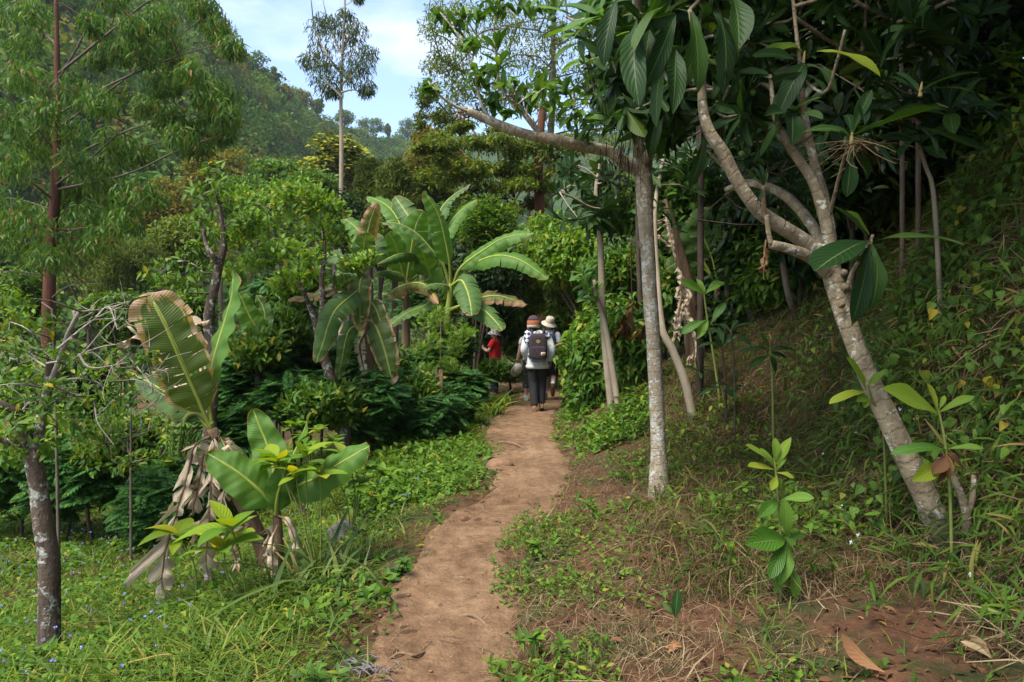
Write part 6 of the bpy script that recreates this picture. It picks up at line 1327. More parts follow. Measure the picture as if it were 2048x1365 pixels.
def bare(x, y):        # trampled and slipped earth on the slope, left nearly open
    e = lambda cx, cy, rx, ry: np.exp(-((x - cx) / rx) ** 2 - ((y - cy) / ry) ** 2)
    m = e(1.72, 3.2, .42, .5) + .8 * e(1.62, 2.55, .35, .3) + .8 * e(1.95, 4.3, .4, .45) + .7 * e(1.5, 5.3, .5, .5) + .6 * e(1.0, 3.6, .3, .35)
    return np.clip(1.05 - 1.1 * m + .5 * fbm(x * 4, y * 4, 151, 3), .04, 1)
T_WEED = dia(.34, .08)
# left slope: short lush grass and weeds
a = Acc()
P, t = spots(150000, 1.9, 15, -1, lambda x, y, t: np.clip(.3 + t * 2.4, 0, 1) * (.35 + .65 * patch(1.1, 91, .45)(x, y, t)))
blades(a, P, (.055 + .12 * np.clip(t * 1.3, 0, 1) - .05 * np.clip((t - 2) / 2, 0, 1)) * np.where(P[:, 1] > 8, 1.7, 1.) * (.6 + .9 * vnoise(P[:, 0] * 1.7, P[:, 1] * 1.7, 33)), T_BLADE, .75, wide=.8)
single('grass', a, M['grass'], kind='stuff')
a = Acc()
P, t = spots(95000, 1.9, 13, -1, lambda x, y, t: np.clip(.3 + t * 2, 0, 1) * (.2 + .8 * patch(1.4, 95, .5)(x, y, t)))
P[:, 2] += rng.random(len(P)) ** 1.3 * (.03 + .10 * np.clip(t, 0, 1.2))
lay(a, P, .034 * np.where(P[:, 1] > 7, 1.5, 1.), T_WEED, 0, .5)
P, t = spots(26000, 1.9, 9, -1, patch(1.9, 97, .56))
P[:, 2] += rng.random(len(P)) * .12
lay(a, P, .065, T_BROAD, 0, .4)
single('weeds', a, M['weed'], kind='stuff')
# long reed blades: tufts along the shoulder of the slope
def tuft(name, label, px, d, n, ln, mat, tpl=T_BLADE, spread=.10, lean=.6, group=None, cat='grass tuft'):
    b = onground(px, d); a = Acc()
    P = b + np.stack([rng.normal(size=n) * spread, rng.normal(size=n) * spread, np.zeros(n)], -1); P[:, 2] = gz(P[:, 0], P[:, 1])
    blades(a, P, ln, tpl, lean, 0, .45, 1.6)
    return single(name, a, M[mat], label, cat, group, base=tuple(b))
for (px, d, n, ln, lb) in [(640, 4.5, 42, 0.40, 'tall reed tuft right beside the young banana stem'), (690, 4.2, 32, 0.30, 'arching reed tuft near the boulder'), (585, 4.25, 28, 0.36, 'reed tuft over the dry banana sheaths'), (660, 3.5, 28, 0.18, 'bluish reed tuft on the shoulder of the slope'), (620, 3.0, 21, 0.14, 'reed tuft low on the grassy shoulder'), (700, 3.0, 18, 0.12, 'short reed tuft close to the path edge'), (560, 2.55, 21, 0.14, 'long bladed tuft at the bottom of the grass slope'), (470, 3.6, 25, 0.22, 'thin bladed tuft below the lemon yellow sapling'), (250, 3.2, 25, 0.22, 'long bladed tuft right of the lichen trunk base'), (330, 2.5, 25, 0.19, 'long bladed tuft in the open grass'), (745, 5.2, 25, 0.26, 'reed tuft below the pale bush'), (150, 2.7, 21, 0.20, 'long bladed tuft at the foot of the lichen trunk'), (690, 2.35, 14, 0.10, 'tuft of blades hanging over the path corner'), (40, 7.0, 35, 0.36, 'sword leaved clump at the frame edge'), (980, 12.5, 50, 0.50, 'tall grass tuft left of the walkers'), (930, 11.5, 50, 0.45, 'tall grass tuft below the feathery shrub by the path'), (1015, 14, 50, 0.50, 'tall grass tuft by the woman in camouflage trousers')]:
    tuft('reed_tuft', lb, px, d, n, ln, 'bladeblue' if d < 9 else 'grass', group='reed tufts on the grassy slope')
a = Acc()
P, t = spots(3600, 2.0, 8, -1, lambda x, y, t: np.clip(t * 1.5, 0, 1) * patch(.8, 99, .5)(x, y, t))
blades(a, P, .19, T_BLADE, .7, 0, .5, 1.5)
single('long_grass', a, M['bladeblue'], kind='stuff')
# tall weeds beyond, along the left edge of the path
a = Acc()
P, t = spots(26000, 6.5, 16, -1, lambda x, y, t: (t < 3.2) * np.clip(t * 1.2, 0, 1), px0=700, px1=1060)
P[:, 2] += rng.random(len(P)) * .3 * np.clip(t * .8, 0.05, 1); lay(a, P, .085, T_MID, 0, .5)
P, t = spots(16000, 8, 17, 1, lambda x, y, t: (t < 1.6) * np.clip(t * 2, 0, 1) * patch(1.2, 120, .42)(x, y, t), px0=1080, px1=1300)
P[:, 2] += rng.random(len(P)) * .26 * np.clip(t, 0.05, 1); lay(a, P, .09, T_BROAD, 0, .5)
single('verge_weeds', a, M['weed'], kind='stuff')
# blue flower heads in the grass
a = Acc(); st = Acc()
P, t = spots(1500, 3.3, 9.5, -1, lambda x, y, t: (t > 1.1) * patch(.9, 101, .52, .06)(x, y, t), px0=-150, px1=480)
P2, t2 = spots(260, 5.0, 8.5, -1, lambda x, y, t: (t > .5) * patch(1.3, 103, .5)(x, y, t), px0=560, px1=860)
P = np.vstack([P[:130], P2[:30]]); top = P + np.stack([rng.normal(size=len(P)) * .02, rng.normal(size=len(P)) * .02, rng.uniform(.12, .26, len(P))], -1)
cluster_leaves(a, top, .010, 10, dia(.4), .009, 'up')
for p, q in zip(P, top): tube(st, [p, q], [.0018, .0014], 3, 3, cap=False)
single('blue_flowers', a, M['petal'], kind='stuff'); single('flower_stalks', st, M['stem_green'], kind='stuff')

# right: dry straw, litter, patches of green between bare soil
a = Acc()
P, t = spots(210000, 1.9, 11, 1, lambda x, y, t: (t > -.03) * bare(x, y) * np.clip(1.5 - t * .42, .12, 1) * (.2 + .8 * patch(1.5, 111, .47, .2)(x, y, t)))
lay(a, P, .075, T_BLADES, 0, .3, .75, .04, 2.4, .3)
P, t = spots(12000, 1.9, 9, 1, lambda x, y, t: (t > .1) * (t < 2.4) * bare(x, y) * patch(1.3, 117, .5)(x, y, t))
blades(a, P, .17, T_BLADES, 1.6, 0, .5, 1.8, wide=.35)
single('dry_grass', a, M['straw'], kind='stuff')
a = Acc()
P, t = spots(24000, 1.9, 12, 1, lambda x, y, t: (t > -.05) * np.clip(1.2 - t * .2, .2, 1) * patch(1.0, 113, .42)(x, y, t))
lay(a, P[::2], .04, T_MID, 0, .25, .7, .015, 2.)
P, t = spots(2600, 1.9, 13, -1, lambda x, y, t: (t < .5)); lay(a, P, .035, T_MID, 0, .25, .6, .02, 2.)
single('leaf_litter', a, M['litter'], kind='stuff')
a = Acc()
P, t = spots(100000, 1.9, 12, 1, lambda x, y, t: (t > -.08) * bare(x, y) * patch(1.5, 115, .58, .07)(x, y, t) * np.where(y < 6, .8, 1))
P[:, 2] += rng.random(len(P)) ** 1.4 * .07; lay(a, P, .033 * np.where(P[:, 1] > 6, 1.4, 1), T_WEED, 0, .5)
P, t = spots(16000, 1.9, 9, 1, lambda x, y, t: (t > -.05) * bare(x, y) * patch(1.7, 119, .56, .08)(x, y, t))
blades(a, P, .085, T_BLADES, .8)
P, t = spots(9000, 1.9, 6, 1, lambda x, y, t: (t < .45) * patch(2.6, 121, .56, .05)(x, y, t), px0=900, px1=1300)
P[:, 2] += rng.random(len(P)) * .07; lay(a, P, .036, T_BROAD, 0, .4)
single('bank_weeds', a, M['weed'], kind='stuff')
# knee deep dry and green growth between the trunks of the bank
for nm, mat, cnt, ln, wd, sd in (('dry_undergrowth', 'straw_dark', 90000, .22, .3, 161), ('green_undergrowth', 'bamboo', 22000, .15, .8, 163)):
    a = Acc(); P, t = spots(cnt, 3.6, 11, 1, lambda x, y, t: np.clip((t - .75) * 1.2, 0, 1) * bare(x, y) * (.3 + .7 * patch(1.3, sd, .5, .2)(x, y, t)), px0=1240, px1=1900)
    n = len(P); k = n // 2; blades(a, P[:k], ln, T_BLADE, 1.1, 0, .6, 2.2, wide=wd)
    lay(a, P[k:] + [0, 0, .05], ln * .8, T_BLADE if mat == 'straw_dark' else T_BAMB, 0, .6, .6, .10, 2.5, wd)
    single(nm, a, M[mat], kind='stuff')
a = Acc(); P, t = spots(16000, 4.0, 11, 1, lambda x, y, t: np.clip((t - .8) * 1.2, 0, 1) * bare(x, y) * patch(1.6, 167, .54, .08)(x, y, t), px0=1240, px1=1900)
P[:, 2] += rng.random(len(P)) * .2; lay(a, P, .07, T_BROAD, 0, .5); single('broad_undergrowth', a, M['weed'], kind='stuff')
# steep part of the bank: bamboo grass, hanging straw and heart leaved creeper
a = Acc()
P, t = spots(50000, 2.6, 9.5, 1, lambda x, y, t: np.clip((t - 2.0) * 1.3, 0.05, 1) * (t > 1.1) * bare(x, y) * np.clip((x / y - .30) * 3.2, .22, 1) * (.2 + .8 * patch(1.1, 131, .46, .14)(x, y, t)), px0=1250, px1=2350)
off = rng.random(len(P)) * .22; P = P + np.stack([-off * .8, -off * .25, off * .55], -1)
n = len(P); D = rdir(n) * .75 + [-.45, -.2, -.1]; N = rdir(n) * .5 + [-.35, -.2, .85]
place(a, T_BAMB, P, D, N, .12 * (.5 + rng.random(n)), 0, zs=.4 + rng.random(n) * 1.6)
single('bamboo_grass', a, M['bamboo'], kind='stuff')
a = Acc()
P, t = spots(75000, 2.6, 9.5, 1, lambda x, y, t: np.clip((t - 1.3) * 1.2, 0, 1) * bare(x, y) * patch(1.2, 133, .42)(x, y, t), px0=1250, px1=2350)
off = rng.random(len(P)) * .12; P = P + np.stack([-off * .8, -off * .25, off * .5], -1)
n = len(P); place(a, T_BLADES, P, rdir(n) * .7 + [-.35, -.15, -.55], rdir(n) + [-.5, -.3, .4], .19 * (.4 + rng.random(n)), 0, zs=2.5 * rng.random(n), ws=np.full(n, .36))
single('hanging_straw', a, M['straw'], kind='stuff')
a = Acc()
P, t = spots(4600, 3.0, 8, 1, lambda x, y, t: np.clip((t - 1.9) * 1.2, 0, 1) * patch(.9, 137, .56, .08)(x, y, t), px0=1600, px1=2350)
off = .04 + rng.random(len(P)) * .24; P = P + np.stack([-off * .8, -off * .3, off * .5], -1)
n = len(P); place(a, T_HEART, P, rdir(n) * .4 + [-.2, -.15, -.7], rdir(n) * .4 + [-.7, -.6, .5], .055 * (.5 + rng.random(n)), 0)
for (x, y, r_, k) in [(1940, 470, 60, 60), (2000, 560, 60, 60), (1900, 540, 40, 30), (1840, 690, 30, 14), (1800, 740, 26, 12), (2010, 400, 50, 50), (1960, 620, 50, 24), (1820, 800, 30, 12)]:
    for q in range(k):
        c = W(x + rng.normal() * r_ * .6, y + rng.normal() * r_ * .6, 4.2)
        for s_ in np.linspace(3.0, 7.5, 60):
            c = W(x, y, s_) + [rng.normal() * .05, 0, rng.normal() * .05]
            if gz(c[0], c[1]) + .10 > c[2]: break
        c = c + [rng.normal() * .12, rng.normal() * .1, rng.normal() * .12]
        place(a, T_HEART, c, rdir(1) * .4 + [-.1, -.1, -.8], rdir(1) * .4 + [-.4, -.9, .3], .075 * (.6 + .7 * rng.random()), 0)
single('creeper', a, M['vine'], kind='stuff')
a = Acc()
for k in range(26):
    P, t = spots(40, 3.2, 6.5, 1, lambda x, y, t: (t > 2.0), px0=1650, px1=2100)
    if len(P): c = P[0] + [-.12, -.1, .12]; place(a, dia(.3), np.repeat(c[None], 6, 0), rdir(6) + [-.6, -.5, .3], rdir(6) + [-.5, -.8, .3], .016, 0)
single('white_flowers', a, M['petalw'], kind='stuff')
# crumbs, twigs and small stones on the path
a = Acc(); n = 2600
y = 2 + 13 * rng.random(n) ** 1.6; e = rng.random(n); e = np.where(rng.random(n) < .6, np.where(e < .5, e * .5, 1 - (1 - e) * .5), e); x = path_l(y) + (path_r(y) - path_l(y)) * e
P = np.stack([x, y, gz(x, y, False) + .022], -1)
lay(a, P[:1500], .035, T_BLADES, 0, .08, .7, .01, .5); single('straw_bits', a, M['straw'], kind='stuff')
a = Acc(); lay(a, P[1500:1750], .02, T_MID, 0, .1, .6, .01, 1.5); single('path_litter', a, M['litter'], kind='stuff')
a = Acc()
for p in P[2100:]: ball(a, p - [0, 0, .006], np.array([1, 1, .6]) * (.003 + .011 * rng.random() ** 3), 6, 4, 0, None, .2, rng.integers(99))
single('path_gravel', a, M['pebble'], kind='stuff')
a = Acc()
for k in range(70):
    y = 2 + 9 * random.random() ** 1.4; x = path_l(y) + (path_r(y) - path_l(y)) * random.uniform(-.05, 1.4); z = max(float(gz(x, y)), float(gz(x, y, False)) + .02); an = random.random() * 6.28; l = random.uniform(.05, .2)
    dx, dy = math.cos(an) * l, math.sin(an) * l * .6
    tube(a, [(x, y, z + .01), (x + dx * .5 + random.gauss(0, .012), y + dy * .5, z + .018), (x + dx, y + dy, z + .012)], [.003, .0018], 4, 8)
single('twig_scatter', a, M['bark_loqtwig'], kind='stuff')

# things one can point at on the ground
def fallen(label, px, py, size, mat='deadleaf', ang=0., cat='leaf', tpl=T_LOQ, n=1, tilt=.15, curl=1., w=1., name='fallen_leaf', up=.01):
    d = 1.2
    for d in np.linspace(1.8, 14, 900):      # walk out until the ground is met
        c = W(px, py, d)
        zg = pz(c[0], c[1]) if path_l(d) < c[0] < path_r(d) else float(gz(c[0], c[1])) + .012
        if c[2] <= zg: break
    a = Acc(); c = np.array([c[0], c[1], zg + up])
    for k in range(n):
        an = math.radians(ang) + k * 1.1
        place(a, tpl, c + [0, 0, k * .006], [math.cos(an), math.sin(an), tilt], [rng.normal() * .25, -.45, 1], size * (1 - .15 * k), 0, zs=curl, ws=np.array([w]))
    return single(name, a, M[mat], label, cat, base=tuple(c))
fallen('pale dry leaf lying on the trodden path', 978, 1044, .11, 'straw', 15, up=.02); fallen('large brown curled leaf at the bottom edge of the slope', 1770, 1352, .2, 'deadleaf', 150, curl=-1.2, w=1.5, tilt=.3)
fallen('russet leaf propped on the straw beside the path', 1335, 1312, .12, 'deadleaf', 40, w=1.3, tilt=.4); fallen('yellow leaf lying on the bare soil of the bank', 1668, 1012, .12, 'yellowdead', 100, tpl=T_YEL, tilt=.5)
fallen('orange curled leaves on the straw', 1165, 1288, .06, 'yellowdead', -30, n=3, curl=2); fallen('tan leaf under the straight white trunk', 1322, 1016, .11, 'deadleaf', 5, curl=.5); fallen('yellow fallen leaf in the grass slope', 335, 1328, .06, 'yellowdead', 30)
fallen('grey brown leaf folded on the straw', 1462, 1278, .12, 'litter', 55, curl=1.5, tilt=.5); fallen('dull brown leaf in the earth hollow', 1740, 1240, .12, 'litter', 0, curl=2, w=1.2); fallen('small russet leaf near the seedling', 1365, 1300, .08, 'deadleaf', 170)
fallen('withered brown leaf cup standing in the grass', 518, 1318, .09, 'litter', 80, tilt=1.2, curl=2, w=1.6); fallen('pale buff leaf on the dry slope', 1520, 1020, .1, 'straw', 200); fallen('bleached leaf by the frayed straw bundle', 1240, 918, .12, 'straw', 60, n=2)
fallen('dark twisted leaf on the straw', 1230, 1250, .10, 'litter', 175, curl=.3, w=.5); fallen('buff leaf in the straw at the lower right edge', 1985, 1330, .14, 'straw', 95, tilt=.9, n=2)
a = Acc(); c0 = onground(750, 3.12)
for k in range(26):
    e = c0 + [rng.normal() * .06 - .02, rng.normal() * .05, 0]; an = rng.normal() * .5 + 2.2; l = rng.uniform(.06, .15)
    q = e + [math.cos(an) * l, math.sin(an) * l * .6, 0]; z = lambda p: float(gz(p[0], p[1])) + .025
    tube(a, [(e[0], e[1], z(e)), ((e[0] + q[0]) / 2, (e[1] + q[1]) / 2, z((e + q) / 2) + .015), (q[0], q[1], z(q))], [.004, .0015], 4, 6)
single('frond_remains', a, M['packgrey'], 'grey bundle of dried frond strips at the path corner', 'dry frond')
d = 5.75; c = onground(688, d); a = Acc(); ball(a, c + [0, 0, .05], (.13, .12, .12), 22, 16, 0, None, .28, 4); single('boulder', a, M['rock'], 'grey purple lichen boulder in the grass below the pale bush', 'rock', base=tuple(c))
c = onground(1000, 7.6); a = Acc(); ball(a, np.array([c[0], c[1], pz(c[0], c[1]) - .02]), (.16, .13, .10), 20, 12, 0, None, .2, 9); single('path_stone', a, M['pebble'], 'rounded earth coloured stone bulging at the path edge', 'rock', base=tuple(c))
# ferns
def fern(label, px, d, n, s, mat='sapling'):
    b = onground(px, d); a = Acc(); an = np.arange(n) * 2.4 + rng.random(n)
    D = np.stack([np.cos(an), np.sin(an), np.full(n, .55)], -1); place(a, T_FERN, np.repeat(b[None], n, 0), D, [0, 0, 1.], s * (.7 + .5 * rng.random(n)), 0, zs=2.5)
    single('fern', a, M[mat], label, 'fern', base=tuple(b))
fern('yellow green fern below the young banana plant', 520, 4.1, 6, .22, 'bright'); fern('fern at the foot of the dark feathery shrub', 190, 7.0, 7, .5, 'mid'); fern('small fern on the bank behind the loquat sapling', 1440, 5.6, 5, .22, 'mid'); fern('fern among the blue flowers', 60, 5.0, 7, .3, 'mid'); fern('fern in the shade left of the hanging dead leaves', 330, 6.3, 6, .3, 'mid')
# dark broad weeds on the grass shoulder
for (px, d, lb) in [(640, 2.95, 'broad dark leaved weed on the grass shoulder'), (700, 2.7, 'round leaved creeping weed at the path corner'), (590, 2.7, 'leggy dark weed at the lower edge of the slope'), (790, 4.4, 'round leaved weed trailing at the path edge'), (750, 3.9, 'pointed leaved weed above the round leaved one'), (80, 3.9, 'leafy weed climbing the base of the lichen trunk'), (1060, 4.6, 'bright low weed clump on the right path edge'), (1075, 3.2, 'low clover like clump by the straw'), (1050, 2.8, 'low green clump at the lower right path edge'), (1190, 5.4, 'green clump in the straw near the bare patch'), (1990, 3.0, 'broad weed at the lower right frame edge'), (1660, 4.3, 'leafy weed clump left of the leaning trunk')]:
    b = onground(px, d); T = Thing('weed_plant', lb, 'weed', b); st = Acc(); lv = Acc()
    for q in range(9):
        e = b + [rng.normal() * .07, rng.normal() * .07, rng.uniform(.03, .14)]; tube(st, [b - [0, 0, .02], (b + e) / 2 + [0, 0, .02], e], [.003, .002], 4, 5, cap=False)
        whorl(lv, e, [rng.normal() * .3, -.2, 1], 6, .06, 80, 0, T_HEART if 'round' in lb else T_BROAD, 1.)
    T.part('stem', st, M['stem_green']); T.part('foliage', lv, M['weed'] if px > 900 else M['mid'])

# roots worn bare across the path
for (pts, r, lb) in [([(900, 1225, 3.72), (940, 1222, 3.74), (968, 1240, 3.64), (985, 1262, 3.52)], .011, 'smooth curved root lying bare in the near part of the path'), ([(985, 893, 9.2), (1005, 888, 9.35), (1030, 893, 9.2), (1050, 900, 8.9)], .022, 'short root crossing the narrow part of the path'), ([(770, 1330, 3.25), (800, 1318, 3.3), (830, 1322, 3.28), (850, 1310, 3.35)], .008, 'thin root by the frond remains at the path corner')]:
    P = [W(*p) for p in pts]; P = [np.array([p[0], p[1], pz(p[0], p[1]) + (.004 if 0 < i < len(P) - 1 else -.012)]) for i, p in enumerate(P)]
    a = Acc(); tube(a, P, [r * .6, r, r * .9, r * .5], 8, 26, 0, .2); single('tree_root', a, M['bark_loqtwig'], lb, 'root')
# ---------------------------------------------------------------- walkers on the path
def fuse(name, prims, mats, parent, voxel=.010, smooth=4, origin=None):
    """grow one continuous surface over overlapping tubes and ellipsoids (local metres)"""
    a = Acc()
    for p in prims:
        if p[0] == 't': tube(a, p[1], p[2], 12, None, 0, 0, True, 0, p[3] if len(p) > 3 else 1.)
        else: ball(a, p[1], p[2], 16, 12, 0, p[3] if len(p) > 3 else None)
    o = bpy.data.objects.new(name, a.mesh(name, mats)); COL.objects.link(o)
    m = o.modifiers.new('r', 'REMESH'); m.mode = 'VOXEL'; m.voxel_size = voxel; m.use_smooth_shade = True
    s = o.modifiers.new('s', 'SMOOTH'); s.iterations = smooth; s.factor = .5
    dg = bpy.context.evaluated_depsgraph_get(); me = bpy.data.meshes.new_from_object(o.evaluated_get(dg))
    o.modifiers.clear(); old = o.data; o.data = me; me.name = name; bpy.data.meshes.remove(old)
    o.parent = parent
    return o
def lathe(acc, prof, c=(0, 0, 0), seg=20, mis=None, sx=1., sy=1., R=None):
    """prof rows (radius, z); mis material per ring"""
    prof = np.asarray(prof, float); a = np.linspace(0, 2 * np.pi, seg, endpoint=False)
    V = np.stack([prof[:, 0, None] * np.cos(a) * sx, prof[:, 0, None] * np.sin(a) * sy, np.repeat(prof[:, 1, None], seg, 1)], -1)
    if R is not None: V = V @ np.asarray(R).T
    V = V + np.asarray(c, float); i = np.arange(len(prof) - 1)[:, None] * seg; j = np.arange(seg)[None]; k = (j + 1) % seg
    f = np.stack([i + j, i + k, i + seg + k, i + seg + j], -1)
    a0 = Acc()
    acc.v.append(V.reshape(-1, 3).astype(np.float32)); acc.f.append(f.reshape(-1, 4).astype(np.int32) + acc.n); acc.n += V.shape[0] * seg
    acc.c.append(np.zeros((V.shape[0] * seg, 3), np.float32))
    acc.m.append(np.repeat(np.zeros(len(prof) - 1, np.int32) if mis is None else np.asarray(mis, np.int32), seg))
def rbox(acc, c, r, p=.45, mi=0, R=None, nu=24, nv=16):
    th = np.linspace(.02, np.pi - .02, nv + 1); ph = np.linspace(0, 2 * np.pi, nu, endpoint=False)
    sp = lambda v: np.sign(v) * np.abs(v) ** p
    V = np.stack([sp(np.sin(th))[:, None] * sp(np.cos(ph)), sp(np.sin(th))[:, None] * sp(np.sin(ph)), np.broadcast_to(sp(np.cos(th))[:, None], (nv + 1, nu))], -1) * np.asarray(r, float)
    if R is not None: V = V @ np.asarray(R).T
    i = np.arange(nv)[:, None] * nu; j = np.arange(nu)[None]; k = (j + 1) % nu
    acc.add(V + np.asarray(c, float), np.stack([i + j, i + nu + j, i + nu + k, i + k], -1).reshape(-1, 4), V, mi)
def localpart(parent, name, acc, mats, smooth=True):
    o = bpy.data.objects.new(name, acc.mesh(name, mats, (0, 0, 0), smooth)); COL.objects.link(o); o.parent = parent; return o
def hand(w, dirn, palm_n, s=1., curl=.6):
    """palm, four bent fingers and a thumb from wrist w along dirn"""
    d = unit(np.array(dirn, float)); n = unit(np.array(palm_n, float) - d * np.dot(d, palm_n)); x = np.cross(d, n); w = np.array(w, float)
    pr = [('t', [w, w + d * .045, w + d * .085], [.024, .030, .028], .55), ('b', w + d * .05, np.array([.032, .032, .030]))]
    for i, (o, l) in enumerate(((-.030, .062), (-.010, .074), (.010, .070), (.029, .055))):
        b = w + d * .082 + x * o; m = b + d * l * .5 + n * l * .12 * curl; e = m + d * l * .42 + n * l * .5 * curl
        pr.append(('t', [b - d * .015, b, m, e], [.0085, .0085, .008, .0065]))
    b = w + d * .025 - x * .024; pr.append(('t', [b, b - x * .028 + d * .025 + n * .012, b - x * .03 + d * .055 + n * .03], [.011, .010, .007]))
    return pr
def human(label, x, y, rot, J, skin='skin', h=1.):
    """J: joints in local metres (x right, y the way the person faces, z up)"""
    b = np.array([x, y, (pz(x, y) if path_l(y) < x < path_r(y) else float(gz(x, y))) - .0])
    T = Thing('person', label, 'person', b); T.o.rotation_euler = (0, 0, rot); T.o.scale = (h, h, h)
    V = lambda k: np.array(J[k], float)
    hd = V('head')
    pr = [('b', hd, (.072, .092, .112)), ('b', hd + [0, .02, -.06], (.055, .07, .06)), ('b', hd + [0, .095, -.02], (.014, .02, .022)), ('b', hd + [-.074, -.005, -.015], (.012, .02, .032)), ('b', hd + [.074, -.005, -.015], (.012, .02, .032)),
          ('b', hd + [0, .083, -.055], (.026, .012, .008)), ('t', [hd + [0, -.01, -.05], V('neck') + [0, 0, .02], V('neck') + [0, 0, -.08]], [.052, .055, .075]),
          ('t', [V('neck') + [0, 0, -.04], V('neck') + [0, 0, -.16], V('waist'), V('hipc')], [.075, .105, .10, .105], 1.45)]
    for s in ('l', 'r'):
        pr += [('t', [V('neck') + [0, 0, -.06], V('sh' + s)], [.06, .055]), ('t', [V('sh' + s), V('el' + s), V('wr' + s)], [.05, .04, .026]),
               ('t', [V('hip' + s), V('kn' + s), (V('kn' + s) * .62 + V('an' + s) * .38) + [0, -.015, 0], V('an' + s)], [.085, .058, .055, .036]), ('t', [V('an' + s), V('an' + s) + [0, .05, -.04], V('toe' + s)], [.036, .036, .03])]
        pr += hand(V('wr' + s), J.get('hd' + s, (0, .1, -1)), J.get('pn' + s, (1 if s == 'l' else -1, .1, 0)))
    o = fuse('body', pr, [M[skin]], T.o, .0075, 3)
    a = Acc()
    for sx in (-1, 1): ball(a, hd + [sx * .03, .085, .012], .011, 10, 8)
    localpart(T.o, 'eyes', a, M['black_plastic'])
    return T, V
def legs_of(V, s, r=(.105, .08, .062), stop=1., extra=0):
    k = V('kn' + s); a = k + (V('an' + s) - k) * stop
    return ('t', [V('hipc') * .35 + V('hip' + s) * .65 + [0, 0, .02], (V('hip' + s) + k) / 2, k, a], [r[0], (r[0] + r[1]) / 2, r[1], r[2]])
def shoe(T, V, s, up, sole='sole', high=.05):
    an = V('an' + s); toe = V('toe' + s); d = unit(toe - (an + [0, 0, -.05])); heel = an + [0, 0, -.045] - d * .06
    fuse('shoe', [('t', [an + [0, 0, high], an, an + [0, 0, -.03]], [.05, .05, .048]), ('t', [heel, (heel + toe) / 2, toe], [.046, .048, .042], 1.)], [M[up]], T.o, .009, 3)
    a = Acc(); n = unit(np.cross(np.cross(d, [0, 0, 1.]), d)); x = np.cross(d, n)
    for t0 in (0,):
        pts = [heel - d * .03 - n * .034, (heel + toe) / 2 - n * .036, toe + d * .03 - n * .028]
        V_ = []
        for p, w in zip([pts[0], pts[0] * .6 + pts[2] * .4, pts[0] * .25 + pts[2] * .75, pts[2]], [.036, .040, .046, .026]):
            V_ += [p - x * w, p + x * w, p + x * w - n * .02, p - x * w - n * .02]
        f = [[0, 1, 2, 3], [15, 14, 13, 12]]
        for k in range(3): f += [[4 * k + q, 4 * k + 4 + q, 4 * k + 4 + (q + 1) % 4, 4 * k + (q + 1) % 4] for q in range(4)]
        a.add(V_, f)
    localpart(T.o, 'sole', a, M[sole], False)
base = dict(head=(0, .02, 1.62), neck=(0, 0, 1.50), waist=(0, 0, 1.10), hipc=(0, 0, .95), shl=(-.185, 0, 1.43), shr=(.185, 0, 1.43), ell=(-.25, -.03, 1.15), elr=(.25, -.03, 1.15), wrl=(-.25, .06, .90), wrr=(.25, .06, .90),
            hipl=(-.085, 0, .92), hipr=(.085, 0, .92), knl=(-.085, .04, .50), knr=(.085, .03, .50), anl=(-.08, 0, .10), anr=(.08, 0, .10), toel=(-.09, .16, .045), toer=(.09, .16, .045))
def put(px, d): return ((px - 1024) / F * d, d)
